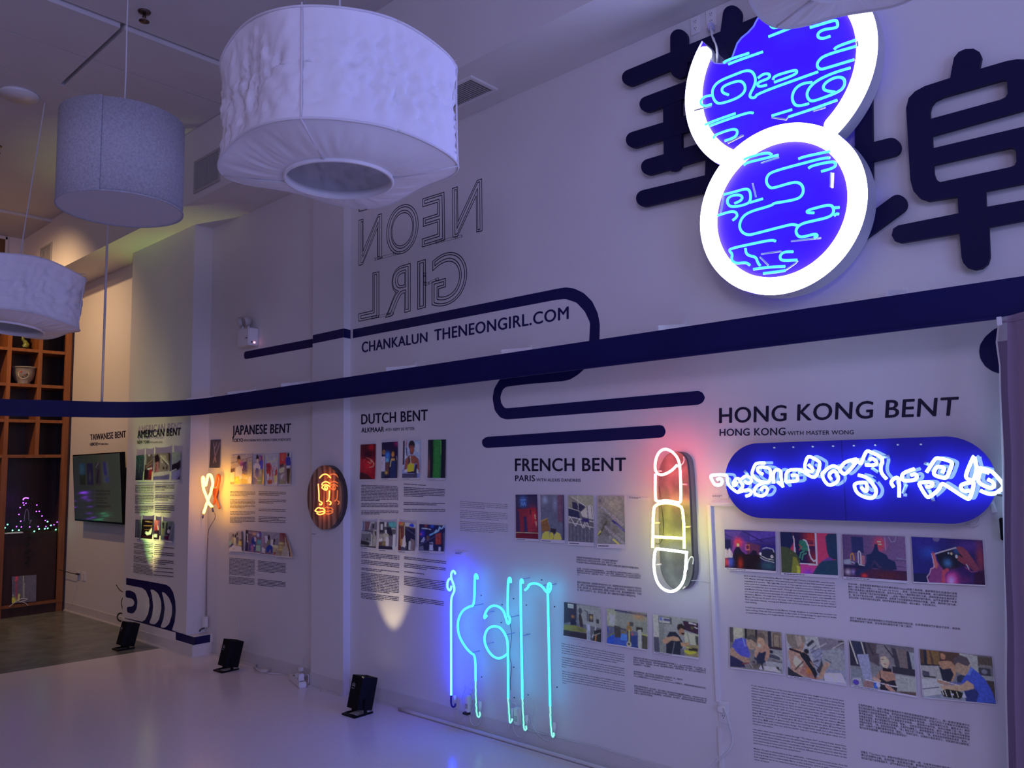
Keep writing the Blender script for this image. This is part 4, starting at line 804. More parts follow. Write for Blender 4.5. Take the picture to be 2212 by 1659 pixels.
CN1 = ['於2018年，我透過曾與黃師傅的女兒共事的朋友Clarisse認識了黃師傅。黃師傅跟我的相遇源於我策', '劃的一個小型個人項目——「My Light, My Hood」。那是一個霓虹燈藝術展覽，每位藝術家都用他們', '的媒介來表達自己最喜愛的香港社區，並在作品中融入了傳統霓虹燈的元素。透過與藝術家及黃師傅之', '間的交流，我發現了霓虹製作的複雜性——這是一種結合了科學與物理的藝術。這門手藝需要十年學', '習，幾十年才能成為大師。透過黃師傅，我學會了如何觀察霓虹燈彎曲的質量。當時，黃師傅已經75歲，', '我仍記得第一次看到他製作霓虹燈時，他的手臂和雙手是多麼穩定、強壯且靈活，令我印象深刻。']
CN2 = ['我花了無數次努力請求黃師傅的女兒說服他教我製作霓虹燈。在香港接觸這門手藝並不容易，我很高', '興他最終接受了邀請，並在每週的課程中教了我三個月。']
text_block('upper Chinese text beside the English column under the Hong Kong photographs', lambda mb: (para_on(mb, CN1, [(1832, 1258), (2068, 1279.5), (2066, 1315.5), (1834, 1293)], W, fill=.66, cjk=True), para_on(mb, CN2, [(1836, 1331.5), (2074, 1355.5), (2074, 1367.5), (1836, 1343)], W, fill=.68, cjk=True)))
EN2 = """In our classes, he was one of the very few neon teachers who taught me how to bend neon
without using a blowing hose. I have always admired the tight bends we find in Hong Kong
Chinese character neon signs. We were practicing a lot of those fundamental basic bends
where they would be applicable in most designs. It was when I started bending without a
hose, I realised how impatience my body is - I often move too fast and too much! He
repeatedly told me it would take me years to learn and master the crafts - which I totally
understand once I had my hands on. Due to his vast experience, he would find a lot of
bending movement "easy", and of course, it will take me days or even weeks to get
comfortable with even a basic gesture and bent as a beginner. During our classes, Master
Wong also uses a lot of specific and interesting terms to describe the glasses in different
stages. 熟 (well cooked) - for heated glass, 乾 (dry) - for cooled down glass, 號 (number) to
describe the diameter of glass in mm. We were working on the significant symbol of the
pawn shop 蝠鼠 with a contemporary design. The design looks small, but it also means that
the tighter the bends they are, and the harder they are to make as the glass tubes are so
close to each other!

Like many other countries that I visited through "The Neon Girl", in Hong Kong, there have
been no guidelines nor textbooks on the technique and science behind neon-making. This
technique has always been a transfer of knowledge through demonstration, observation
and self-initiated practices. Hence, I would also understand why it may not be easy for the
local community to teach someone new. It would be difficult to know where to start, as the
neon here is so multi-faceted and complicated.

Master Wong's professionalism is also admirable - I witnessed numerous times, how he
would demand the best neon to be produced for the clients, even if it is measured by mm
in Hong Kong, he's a respectable figure in the industry, and it is definitely an honour
been taught by him in my early neon journey, and how he
other projects.""".split('\n')
text_block('long English text column at the bottom right of the wall', lambda mb: para_on(mb, EN2, [(1623, 1477), (1823, 1510.5), (1832, 1682), (1629.5, 1643)], W, fill=.50, offset=.006))
CN3 = ['在我們的課堂上，他是少數幾位教我如何不用吹氣管彎曲霓虹燈的老師之一。我一直很欣賞香港中文', '霓虹燈招牌中那些緊密的彎曲。我們經常練習那些基礎彎曲技術，因為它們在大多數設計中都會用到。', '當我開始不用吹氣管彎曲時，我才意識到我的身體有多麼急躁——我經常動作太快、幅度太大！黃師', '傅不斷告訴我，學習並掌握這門手藝需要多年時間——當我親手操作後，我完全理解了這一點。由於', '他豐富的經驗，很多彎管動作對他來說「簡單」，但對我這個初學者來說，要把一個基本的動作和彎管做', '得當可能要花上數天甚至數週才能掌握。在我們的課堂上，黃師傅還使用了許多特定且有趣的術語來形容', '同階段的玻璃。「熟」是指加熱的玻璃，「乾」是指冷卻了的玻璃，「號」是用來描述玻璃管的直徑（毫米）。', '我們一起製作了當舖的重要性符號「蝠鼠」，用現代設計。這個設計看起來很小，但彎曲的部分越緊密，', '製作起來就越困難，因為玻璃管相互靠得很近！']
CN4 = ['就像在「The Neon Girl」旅程中訪問過的許多國家一樣，在香港沒有關於霓虹製作的指南或教科書', '傳方於經歷與示範。這項技藝一直是通過示範、觀察和自己的練習來傳承的，因此我也能明白', '地社區可能不容易教授新手。這門手藝是如此多面又複雜']
text_block('lower Chinese text at the bottom right corner of the wall', lambda mb: (para_on(mb, CN3, [(1854, 1519), (2095, 1564.5), (2095, 1618), (1857.5, 1574)], W, fill=.70, cjk=True), para_on(mb, CN4, [(1859.5, 1620.5), (2100, 1666), (2102, 1684), (1861, 1640)], W, fill=.70, cjk=True)))
FR1 = """France is one of the very few countries in the world that still has an education system on
neon making. Alexis warm neon sharing in a public lycee (technical school) in Paris and
enrolled as a young adult. It is now the last and only public school in France that teaches
neon making. Alexis has been working on neon art since then and has kindly inspired me
or neon is one of class there (so careful I specially did, and graduated in 2014).

I enjoy bending borosilicate glass as it is harder to tweak (although I still managed to break
one during my class with them). I can see the potential of it for more experimental works.
It allows more freeform or unfixed and shape the glass. I have also used the skills and
borosilicate glass for my graduate work. "Haute ma calligraphie chinoise: Humanist" en Lycée
Dorian.

When I saw working on some tech that used soft glass, my French father-in-law saw how I
join the cables to the electrodes. He asked me why didn't I solder them to make them more
secure. Great question and good observation! I guess that's also why in France they use a
more secure sockets for the electrode which I personally love! They use to relocate and weld
mode to make sure the wire is securely connected to the electrodes, like the image shown
above.""".split('\n')
text_block('lower English text column under the French workshop photographs', lambda mb: para_on(mb, FR1, [(1213, 1387), (1348.5, 1412), (1350.5, 1501), (1215, 1477)], W, fill=.48, offset=.006))
FR2 = """Do you know the exhibits and technology of neon is invented in France in 1902?
The neon community and the old masters is so different to 1885. In the world
for which I fortunately have. I was super eager and glad that I finally able to find the
schools and myself for borosilicate glass bending.

In France, 99% of the neon works is borosilicate glass. It is very hard to find a studio or
person equipped with tools and experience for soft glass bending. Borosilicate glass is a
hard glass that is commonly used for making scientific glass. Because it is harder, the
temperature is a lot higher and my skills I used are so different with hard lower 'power' metal.
The 'French' longer bench burner is so different from the ones I use normally.

There I am not bending a glass at French, but it says many of the tricks from the small. I never
have seen it and I was quite surprised by a glass neon restoration before that not for the
other part is so temporary in France. They want it that the neon for both
safety and its main parts of their might be neon, that way mode terrace type. As
some are glass were less durable and might result up to 30 to 40 years
based on preserve neon that we cannot keep a single neon today each.""".split('\n')
text_block('small English text column between the Dutch and French panels', lambda mb: para_on(mb, FR2, [(993.5, 1081), (1096.5, 1088), (1097, 1153.5), (994, 1147.5)], W, fill=.48, offset=.006))
F3 = [['法國是最早發明和掌握霓虹技術的國家，可以說是霓虹燈的鼻祖？', '法國製作霓虹的工具和技術與全世界（99%）都有不同之處。', '所以當我終於學Alexis學習硬玻璃霓虹彎管時，我對可以掌握這種工藝感到非常興奮和期待。'],
      ['在法國，99%的霓虹工作使用的是硼硅玻璃——因此很難找到有為軟玻璃彎管的設備的工作室及人。', '硼硅玻璃是一種常用來製作科學玻璃的硬玻璃。由於它更硬，溫度要高得多，我所用的技巧與我常用', '會用的技術非常不同。法國的長火（Fish）。所以，在法國他們使用的更像火力更猛的加熱用的。', '工。'],
      ['當我的法國霓虹研修時，我發現很多學到的技巧從小小的，我還看到的玻璃在霓虹的修復中佔了很多部分', '我，他們三位和我說他們很好用的試過，當時Alexis還說它更適合，因為耐用30至40年', '男工廠。當地消費上說，後到霓虹燈修復，還需要十至每年不少的事，最好玻璃管最耐用的。它會更', '耐。看到不少及用到十年，回去，很多生於法國，當年一點鐘就有非常美麗的一個地區的作品。']]
text_block('Chinese text beside the lipstick neon below the electrode photograph', lambda mb: (para_on(mb, F3[0], [(1245, 1201), (1381, 1214), (1381, 1230), (1245, 1216)], W, fill=.68, cjk=True), para_on(mb, F3[1], [(1246, 1225.5), (1384, 1239), (1385, 1255), (1247, 1243)], W, fill=.68, cjk=True), para_on(mb, F3[2], [(1247, 1254.5), (1386, 1268.5), (1386, 1292), (1247.5, 1276.5)], W, fill=.68, cjk=True)))
F4 = [['法國是世界上極少數仍然在技術霓虹燈製作學術課程的國家之一。Alexis是在巴黎的一所公立學校（技', '術學校）學習霓虹燈製作的。當時他還是個年輕人。現在，這是法國最後一所也是唯一一所教授霓虹燈', '製作的公立學校。從那時起，Alexis就一直從事霓虹燈藝術，並熱情啟發了我，我也在那年畢業於2014', '在該課堂唸了一年的課程。'], ['我很享受硬玻璃的彎曲，因為它不容易扭曲（雖然我還是在跟Alexis學習時打破了一個）。我看到它在', '實驗性作品中的潛力。它讓霓虹形態的玻璃自由成型更有效的。我也在我的Lycée', 'Dorian的畢業作品Dessin de calligraphie chinoise: Humanist 的專案中。用硼硅玻璃做過這些的作品。'],
      ['當我在用軟玻璃製作一些作品時，我的法國岳父看到我如何將電纜連接到電極上，他問我為什麼不把', '它們焊接起來以使它們更牢固。這是個很好的問題，在我觀察到的觀察！我想這也是為什麼法國他們用一個', '我個人非常喜歡的更安全的電極連接座。他們用焊接，設計模式，確保電線和電極牢固連接到電極，', '就像以上圖片所示的那樣。']]
text_block('lower Chinese text under the photograph of the man in dark shirt', lambda mb: (para_on(mb, F4[0], [(1368, 1417.5), (1525, 1443), (1525, 1459.5), (1368.5, 1437)], W, fill=.68, cjk=True), para_on(mb, F4[1], [(1369, 1448), (1526, 1474.5), (1526, 1489), (1369.5, 1462)], W, fill=.68, cjk=True), para_on(mb, F4[2], [(1370, 1478.5), (1527, 1508), (1526, 1524.5), (1371, 1499)], W, fill=.68, cjk=True)))
# smaller columns whose type cannot be read in the photograph
d1 = lambda L: cr(740, 860, 3.455, L); j1 = lambda L: cr(400, 880, 3.95, L); a1 = lambda L: cr(280, 1040, 8.292, L)
text_block('small left text column under the upper Dutch photographs', lambda mb: greek(mb, 20, d1([(140, 645), (415, 655), (417, 870), (140, 870)]), W, gaps=(11, 15, 16), short=(10, 19)))
text_block('small right Chinese text column under the upper Dutch photographs', lambda mb: greek(mb, 17, d1([(457, 635), (765, 655), (767, 850), (457, 850)]), W, gaps=(1, 8, 9, 10, 13, 14), short=(0, 7, 12), cjk=True))
text_block('small left text column under the lower Dutch photographs', lambda mb: greek(mb, 30, d1([(142, 1145), (425, 1175), (420, 1530), (138, 1495)]), W, gaps=(4, 8, 9, 12, 25), short=(3, 11, 24, 29)))
text_block('small right Chinese text column under the lower Dutch photographs', lambda mb: greek(mb, 28, d1([(460, 1180), (775, 1215), (755, 1565), (458, 1520)]), W, gaps=(2, 3, 7, 8, 10, 11, 18, 19, 20, 21, 22, 23), short=(6, 9, 27), cjk=True))
text_block('small left text column under the upper Japanese photographs', lambda mb: greek(mb, 24, j1([(385, 712), (600, 715), (597, 990), (383, 988)]), W, gaps=(4, 5, 13, 14, 18), short=(3, 12, 17, 23)))
text_block('small right Chinese text column under the upper Japanese photographs', lambda mb: greek(mb, 20, j1([(628, 712), (862, 718), (858, 990), (626, 980)]), W, gaps=(3, 4, 8, 9, 10, 13, 14, 15), short=(2, 7, 17), cjk=True))
text_block('small left text column under the lower Japanese photographs', lambda mb: greek(mb, 20, j1([(378, 1278), (595, 1298), (592, 1530), (374, 1505)]), W, gaps=(13,), short=(12, 19)))
text_block('small right Chinese text column under the lower Japanese photographs', lambda mb: greek(mb, 18, j1([(622, 1303), (860, 1330), (856, 1548), (620, 1520)]), W, gaps=(8, 9, 10, 11, 12), short=(7, 17), cjk=True))
text_block('left text column between the two American photograph rows', lambda mb: greek(mb, 18, a1([(100, 60), (425, 65), (425, 570), (95, 570)]), PA, gaps=(5, 12), short=(11, 17)))
text_block('right Chinese text column between the two American photograph rows', lambda mb: greek(mb, 14, a1([(450, 62), (800, 62), (798, 570), (450, 565)]), PA, gaps=(3, 4, 8, 9), short=(2, 7, 13), cjk=True))
text_block('left text column below the lower American photographs', lambda mb: greek(mb, 22, a1([(80, 1100), (415, 1130), (410, 1690), (65, 1630)]), PA, gaps=(4, 8, 14), short=(3, 13)))
text_block('right Chinese text column below the lower American photographs', lambda mb: greek(mb, 16, a1([(440, 1145), (795, 1180), (785, 1720), (430, 1690)]), PA, gaps=(2, 5, 6, 10, 12, 14), short=(1, 9), cjk=True))
# ================================================================ PHOTO PRINTS
def photo_print(label, q, ops, y=W, ref=(105, 100, 160), strip=4, group=None, nx=None, out=.004, curl=.006, seed=1, noise=.12, stub=None):
    """print with a white caption margin; its lower edge stands a little off the wall"""
    t = thing('photo_print', label, 'photograph', group=group)
    P = pl(y, q, -out); TL, TR, BR, BL = P; hgt = np.linalg.norm(BL - TL); wid = np.linalg.norm(TR - TL)
    wpx = abs(q[1][0] - q[0][0]); hpx = abs(q[3][1] - q[0][1]); nx = nx or max(16, int(wpx * .75)); ny = max(16, int(hpx * .75))
    cf = lambda u, v: curl * (v ** 2.2) + .35 * curl * (2 * u - 1) ** 4
    picture('picture', P, ops, nx, ny, ref, t, cf, seed=seed, noise=noise)
    # white margin below the picture: a thin curved sheet with a back
    f = strip / hpx; V = []; Fq = []
    for j in range(3):
        v = 1 + f * j / 2
        for i in range(9):
            u = i / 8; p = TL * (1 - u) * (1 - v) + TR * u * (1 - v) + BL * (1 - u) * v + BR * u * v; V.append(p + np.array([0, -cf(u, v), 0]))
    for j in range(2):
        for i in range(8): a = j * 9 + i; Fq.append((a, a + 9, a + 10, a + 1))
    mesh('caption_margin', V, Fq, M['paper'], t, True)
    e = .0015
    for u, du in ((-e / wid, 0), (1, e / wid)):
        mb = MB()
        for j in range(8):
            v0, v1 = j / 8 * (1 + f), (j + 1) / 8 * (1 + f); pts = []
            for (uu, vv) in ((u, v0), (u + abs(du) + (e / wid if u < 0 else 0), v0), (u + abs(du) + (e / wid if u < 0 else 0), v1), (u, v1)):
                p = TL * (1 - uu) * (1 - vv) + TR * uu * (1 - vv) + BL * (1 - uu) * vv + BR * uu * vv; pts.append(p + np.array([0, -cf(min(max(uu, 0), 1), vv), 0]))
            mb.add(pts, [(0, 3, 2, 1)])
        mb.build('paper_edge', M['paper'], t)
    if strip >= 4:
        mb = MB(); v = 1 + f * .5
        for k in range(7):
            u0 = .04 + k * .055; pts = []
            for uu, vv in ((u0, v - f * .1), (u0 + .045, v - f * .1), (u0 + .045, v + f * .1), (u0, v + f * .1)):
                p = TL * (1 - uu) * (1 - vv) + TR * uu * (1 - vv) + BL * (1 - uu) * vv + BR * uu * vv; pts.append(p + np.array([0, -cf(uu, vv) - .0006, 0]))
            mb.add(pts, [(0, 3, 2, 1)])
        mb.build('caption_line', M['ink'], t)
    return t
HK1 = 'upper photographs of the Hong Kong panel'; HK2 = 'lower photographs of the Hong Kong panel'
photo_print('print of a blue-lit room with a pale outlined car, below the neon board', [(1566.3, 1143.4), (1676, 1148.5), (1678.4, 1233), (1568.8, 1225.4)],
'''g 2c2290 140a38;p 2a2190 0 0 1 0 1 .25 .45 .33 0 .22;p 372a9c 0 .08 .35 .02 .22 .27;p 372aa8 .5 .05 1 0 1 .12 .5 .3;l 19146a .012 0 .14 .5 .34;l 19146a .02 .35 .02 .75 .28;l 1c146c .015 .5 .28 1 .14;p 4a2590 .2 .26 .46 .3 .46 .62 .12 .62;p 40205c .44 .3 .7 .38 .66 .62 .44 .6;b a02848 .27 .33 .09 .13;r ffb090 .245 .365 .285 .43;r 0c0e50 0 .27 .12 .5;l b85048 .008 .42 .38 .49 .38 .49 .5 .42 .5 .42 .38;e 3a1430 .455 .43 .02 .05;r 1a1480 .72 .35 1 .5;p 7a70b8 .0 .52 .03 .5 .05 .55 .09 .5 .13 .55 .16 .64 .15 .72 0 .74;l c8c0f0 .01 .02 .55 .02 .7;l c8c0f0 .01 .1 .5 .1 .7;l b0a0e0 .008 .0 .73 .15 .71;p 0b0a34 .16 .75 .18 .55 .23 .45 .29 .44 .34 .55 .42 .62 .5 .6 .56 .5 .62 .52 .66 .66 .66 .8 .2 .8;p 100820 .2 .62 .7 .62 .72 1 .22 1;b 6a1a20 .31 .86 .05 .14;b 7a2a60 .07 .86 .03 .1;b 2238c0 .12 .84 .05 .13;b a03040 .03 .84 .02 .1;p 141848 .68 .66 .74 .48 .95 .47 1 .6 1 .78 .9 .76;l 8a98d8 .012 .74 .46 .82 .42 .94 .45 .96 .52;l 8a98d8 .012 .7 .68 .78 .74 .96 .78;l a8b8e0 .012 .72 .64 .82 .7 .95 .72;e d0d8f0 .7 .585 .02 .035;e d0d8f0 .92 .64 .025 .035;e 202860 .92 .64 .012 .018;b 1c3866 .85 .88 .16 .12''', ref=(100, 98, 165), strip=5, group=HK1, seed=2)
photo_print('print of two dark onlookers before a red and green neon picture, below the neon board', [(1686.3, 1148.8), (1807.8, 1152.6), (1812.4, 1242.3), (1690.6, 1235.8)],
'''g 602050 8a2068;r 12104c .24 0 .66 .74;b 7a2038 .55 .1 .14 .18;b 5a1838 .6 .6 .12 .2;p 1c5060 .34 .2 .45 .18 .5 .3 .48 .46 .38 .44 .34 .36;l 2c6878 .02 .34 .62 .36 .5 .42 .46;l 2c6878 .02 .38 .66 .4 .54 .46 .5;l 882840 .012 .33 .3 .38 .36 .33 .44;l 8a3058 .012 .48 .16 .6 .16 .6 .3 .5 .3;l a83848 .012 .5 .31 .62 .31;l 2c5c68 .015 .36 .4 .48 .4;l c0d8d8 .02 .42 .18 .46 .2 .5 .34 .51 .5 .54 .62 .59 .69 .64 .64;r c4a8dc .622 0 .648 .76;l d8b0e0 .02 .34 .755 .64 .77;p c8a0d0 .235 .1 .25 .1 .27 .5 .24 .48;p 8a2868 .65 0 1 0 1 .6 .65 .78;p 8a2a88 .34 .78 .66 .79 .6 1 .36 1;b 5a28c0 .48 1 .12 .14;p 0d1550 0 0 .23 0 .24 .25 .2 .36 .16 .44 .1 .4 0 .38;p 2c3638 0 .36 .12 .38 .2 .44 .28 .52 .34 .68 .35 1 0 1;p 565c38 .22 .6 .28 .62 .33 .8 .34 1 .18 1;p 7a8040 .28 .8 .34 .84 .34 1 .28 1;p 13255a .8 .1 .84 .02 1 0 1 .62 .86 .62 .82 .45;p 482a90 .78 .62 .86 .56 .92 .62 .88 .68 .72 .68;p 122a5c .55 1 .64 .8 .72 .68 1 .62 1 1''', ref=(100, 98, 165), strip=6, group=HK1, seed=3)
photo_print('print of a dark crouching figure in a purple room, below the neon board', [(1819.8, 1154), (1955.8, 1159), (1961.6, 1254.2), (1824.5, 1244.5)],
'''g 4c3a88 2a1640;h 3c2c70 52408c;r 1a2064 .15 .05 .34 .43;b a82c48 .6 .2 .09 .16;r e0a0a0 .565 .13 .62 .16;r e0a0a0 .58 .19 .63 .22;l 6a68b8 .01 .74 .02 .78 .14 .84 .12 .86 0;l 6a68b8 .01 .68 .03 .69 .34;l 9a6030 .016 .13 .6 .13 .48 .16 .44 .18 .5 .18 .6;l 8a90c8 .014 .25 .7 .25 .42 .27 .38 .29 .42 .29 .7;l a8607c .014 .31 .68 .31 .5 .34 .5 .34 .68;l 8088c0 .012 .02 .66 .14 .64 .2 .68 .36 .72;p 6068a8 .02 .6 .12 .58 .14 .7 .02 .7;r 14104a 0 .72 .36 .78;r 26144a 0 .78 1 1;b 7a70b8 .08 .88 .05 .07;b 5a50b0 .16 .87 .04 .07;l 34286c .012 .8 .55 1 .55;l 34286c .01 .8 .68 1 .7;l 5a58a8 .012 .84 .5 1 .52;p 101c58 .52 .2 .56 .2 .58 .36 .7 .44 .72 .52 .82 .58 .85 .76 .7 .8 .5 .76 .4 .8 .3 .9 .22 .96 .18 .9 .22 .82 .34 .74 .38 .62 .38 .46 .46 .42 .5 .32;p 2c2460 .5 .56 .44 .74 .62 .74;p 101850 .5 .62 .46 .74 .56 .74;e 101c50 .22 .7 .035 .05;b a02438 .34 .94 .05 .05;b 3a1838 .7 .9 .3 .12''', ref=(100, 98, 165), strip=5, group=HK1, seed=4)
photo_print('print of two hands holding up a phone under blue light, below the neon board', [(1969.1, 1159), (2123.2, 1167.1), (2129.7, 1263), (1975.4, 1255.7)],
'''h 16187c 181458;b 1c34b0 .24 .3 .14 .2;b 201c8c .2 .1 .3 .2;e 4a4494 .36 .02 .05 .07;b 34208a .8 .15 .2 .15;b 5a2450 .95 .4 .06 .4;r 0f1450 0 .8 .25 1;p 0c1034 .34 .38 .62 .2 .68 .26 .76 .6 .5 .72 .42 .7;b 1e3a90 .63 .27 .05 .1;b 2c50b0 .5 .55 .06 .1;l c0b8e8 .012 .33 .36 .63 .2;e e8e8e0 .63 .4 .016 .035;e c090a0 .56 .34 .013 .03;e 8090d0 .52 .33 .01 .02;p 5c2c58 .63 .2 .66 .17 .72 .18 .78 .26 .86 .46 .93 .66 .9 .68 .8 .56 .68 .46 .72 .4 .66 .3;p 5e2a50 .66 .36 .78 .5 .9 .68 .86 .7 .7 .54 .64 .48;p 5a2a7a .2 1 .24 .84 .27 .7 .31 .6 .31 .5 .28 .36 .3 .3 .33 .34 .34 .48 .38 .58 .43 .68 .45 .8 .46 1;p 8a4868 .3 .34 .33 .36 .345 .5 .37 .6 .34 .7 .31 .64;l d080d0 .01 .22 1 .2 .88 .24 .8 .26 .7 .31 .66 .3 .5 .285 .36;p 7a3058 .42 .72 .5 .66 .52 .7 .46 .8 .45 1 .4 1;b a838b0 .56 .9 .1 .16;b e070e0 .54 .94 .05 .1;b 40186c .72 .9 .12 .1;b 241060 .75 .7 .12 .15;l 6a3078 .01 .74 .62 .82 .72 .9 .7;l 8a9ad0 .01 .76 .56 .79 .66;b 90d0c0 .99 1 .05 .05;p 200c40 .86 .74 1 .66 1 1 .84 1''', ref=(100, 98, 165), strip=3, group=HK1, seed=5)
photo_print('print of older man in blue polo and a woman at a workbench', [(1577.1, 1353.9), (1689, 1366.2), (1693.1, 1454.6), (1579.9, 1439.9)],
'''g 504a70 5c587c;r 3c3850 0 0 .08 .38;r 848098 .08 0 .26 .5;r 6a6478 .26 0 .3 .4;r 18182c .3 0 .34 .25;p 504858 .34 0 .5 0 .5 .3 .34 .2;r 201c34 .5 0 .54 .3;p 605468 .56 0 .74 .02 .74 .4 .58 .4;r 20203c .74 0 .8 .4;r 6a5c6c .81 .02 .98 .42;l 2c2438 .012 .84 .05 .95 .06 .95 .38 .84 .36 .84 .05;r 2a2038 .68 .38 1 .43;p 686890 .7 .43 1 .44 1 .7 .72 .66;p 34345a .74 .55 .95 .6 .95 .68 .74 .64;e 202040 .79 .5 .04 .04;l 9090b8 .012 .86 .54 .98 .62;l 282848 .01 .8 .7 1 .74;r 5a5882 .5 .74 1 1;p 7674a4 .66 .74 .98 .74 1 .88 .72 .9;e 20244c .555 .75 .09 .16;p 1c2048 .5 .55 .58 .5 .68 .44 .7 .55 .68 .78 .56 .8;p 806070 .5 .5 .6 .42 .7 .3 .76 .42 .76 .6 .7 .74 .66 .72 .7 .5 .6 .56;p 8a6c7c .47 .62 .5 .44 .56 .32 .6 .34 .6 .44 .54 .6 .5 .7;e 8c6c78 .6 .3 .07 .14;p 4a4050 .52 .24 .54 .1 .62 .06 .68 .12 .68 .26 .64 .2 .56 .18;e a890a8 .57 .38 .035 .05;p 3a3cb4 .04 .5 .1 .3 .24 .24 .32 .26 .36 .5 .4 .62 .36 .74 .22 .72 .1 .6;p 5a60cc .24 .24 .28 .26 .32 .46 .28 .42;p 7c6878 .32 .28 .36 .24 .46 .2 .52 .3 .52 .42 .46 .5 .38 .5 .33 .42;p 3c384c .34 .22 .4 .14 .48 .14 .52 .24 .52 .34 .47 .3 .42 .26 .35 .28;p 7a6070 0 .56 .06 .5 .12 .6 .2 .68 .36 .72 .4 .8 .36 .84 .26 .82 .06 .72 0 .68;p 1c1e50 0 .7 .1 .74 .26 .84 .3 .96 .0 .98;e 5a5478 .46 .8 .06 .07;e 34304c .46 .8 .03 .035;p 484058 .38 .86 .6 .82 .62 .94 .4 .96;l 181830 .02 .6 .78 .63 .94;p a8a8c8 .55 .94 .6 .86 .62 .96;l 5a2840 .025 .24 .88 .36 .84;l 9090b0 .01 .4 .86 .44 .94;r 2c2838 .88 .84 .93 .94;p 8c8cb8 .64 .86 .86 .86 .98 .98 .66 .96''', strip=3, group=HK2, seed=6, noise=.16)
photo_print('print of a woman seen from behind drawing at a paper-covered table', [(1699.4, 1368.8), (1824.2, 1382.3), (1830.1, 1477), (1704.9, 1457.5)],
'''g 7c7aa4 6a6aa8;p 6464a0 .4 .3 1 .2 1 1 .6 1;p 5c5480 .55 0 1 .02 1 .24 .6 .3;l 9494bc .01 .5 .3 .7 .12;l 343258 .012 .42 .4 .56 .26;l 302e50 .014 .44 .3 .52 .2;l 34325a .01 .5 .5 .62 .36;l 44426a .01 .5 .62 .6 .5;l 26243e .05 .38 .22 .46 .12;e 181a30 .345 .37 .045 .06;l 343256 .012 .7 .3 .98 .1;l 8c88ac .012 .6 .42 .98 .06;l 201e38 .02 .9 .06 .98 .04;p 6a6a98 .62 .32 .9 .2 .98 .3 .98 .7 .6 .72;p 302e48 .56 .66 .6 .5 .62 .62 .6 .8 .54 .84 .5 .78;l 262440 .02 .46 .6 .54 .54;l 2a2844 .012 .46 .64 .56 .74;p 9a98c4 .62 .82 .92 .76 1 .98 .64 1;p 8886b4 .66 .84 .78 .8 .8 .9;p 8a6a78 .03 .4 .14 .3 .26 .36 .36 .44 .42 .56 .46 .66 .44 .7 .34 .64 .2 .5 .1 .46;p 806478 .02 .4 .1 .38 .24 .5 .34 .62 .42 .68 .46 .84 .5 1 .4 .98 .2 .96 .06 .86;p 9a88a0 .14 .5 .24 .6 .28 .72 .16 .8 .1 .66;p 74506a .3 .64 .4 .66 .46 .8 .54 1 .42 1 .3 .94 .2 .9;b 84502c .37 .82 .06 .12;l 2c1c2c .02 .13 .84 .28 .62;p 16182e .3 .4 .38 .46 .52 .86 .48 .98 .4 .78 .24 .5 .22 .42;l 24182a .04 .06 .36 .24 .42;p 20203a 0 .78 .1 .88 .3 1 0 1;p 5e5468 .0 0 .32 0 .34 .12 .3 .24 .22 .34 .1 .34 .02 .2;p 7a6c88 .16 .02 .26 .02 .28 .2 .2 .3;p 7a5c6c .24 .26 .31 .14 .3 .3 .24 .38;p 806474 .5 1 .56 .84 .62 .64 .66 .56 .74 .58 .72 .64 .68 .7 .6 .96;l 282038 .012 .66 .5 .76 .56;l 8a6a80 .012 .4 .6 .46 .72''', strip=4, group=HK2, seed=7, noise=.16)
photo_print('print of a woman in black top bending glass over a burner', [(1834.5, 1382.8), (1974.7, 1398.9), (1981, 1501.8), (1841.2, 1477.9)],
'''g 4a4468 64648c;r 201e3c .0 0 .3 .56;p 20244a .05 0 .2 0 .3 .5 .12 .56;l 9c94b0 .02 .02 0 .12 .5;l 8c84a4 .02 .2 0 .24 .26;p 3c3450 .26 0 .46 0 .46 .5 .3 .4;p 5a5478 .44 .02 .64 .04 .66 .22 .42 .22;l 28243c .02 .3 .02 .38 .26;l 28243c .02 .56 .04 .68 .26;p 2c2844 .66 .06 .74 .08 .78 .5 .72 .56;p 544a64 .72 .06 .88 .08 .92 .48 .78 .44;p 1c1c3c .88 .1 .94 .1 .98 .6 .9 .56;p 6a6c9c .92 .1 1 .12 1 .6 .97 .6;r 22203c .66 .46 1 .6;r 74749c .7 .62 1 1;p 6c6cb0 .12 .3 .3 .26 .34 .8 .2 .84;p 5a5c88 .0 .62 .18 .6 .2 .86 0 .88;p 7c78b0 .02 .84 .16 .8 .18 .98 .04 .98;e 3c2ca0 .08 .92 .05 .06;p 7a5a68 .4 .72 .46 .6 .52 .54 .6 .54 .68 .6 .7 .76 .6 .8 .48 .84;p 181830 .42 .78 .48 .74 .56 .8 .68 .74 .72 .9 .7 1 .46 1;l 181830 .012 .46 .6 .47 .76;r 1a1428 .51 .51 .64 .58;p 9a7c90 .48 .3 .54 .24 .6 .28 .62 .4 .58 .52 .52 .5 .48 .42;p 5c5478 .46 .3 .5 .2 .6 .18 .66 .26 .67 .44 .63 .5 .62 .34 .56 .26 .5 .28;l 3c1c38 .012 .53 .43 .56 .43;l 2c2038 .01 .5 .34 .53 .34;p 9a7088 .34 .8 .36 .74 .42 .76 .48 .8 .44 .86;p 6a5070 .2 .9 .24 .84 .34 .84 .4 .88 .32 1 .2 1;l d0c8e8 .012 .24 .83 .72 .88;p 8a6478 .52 .84 .6 .88 .74 1.02 .66 1.04 .54 .92;p 2844b8 .36 .86 .42 .86 .42 1 .36 .98;e a0c0d8 .43 .9 .03 .05;p 50506c .48 1 1 .94 1 1.05 .48 1.05;p 44384c .72 .96 1 .92 1 1 .78 1''', strip=4, group=HK2, seed=8, noise=.15)
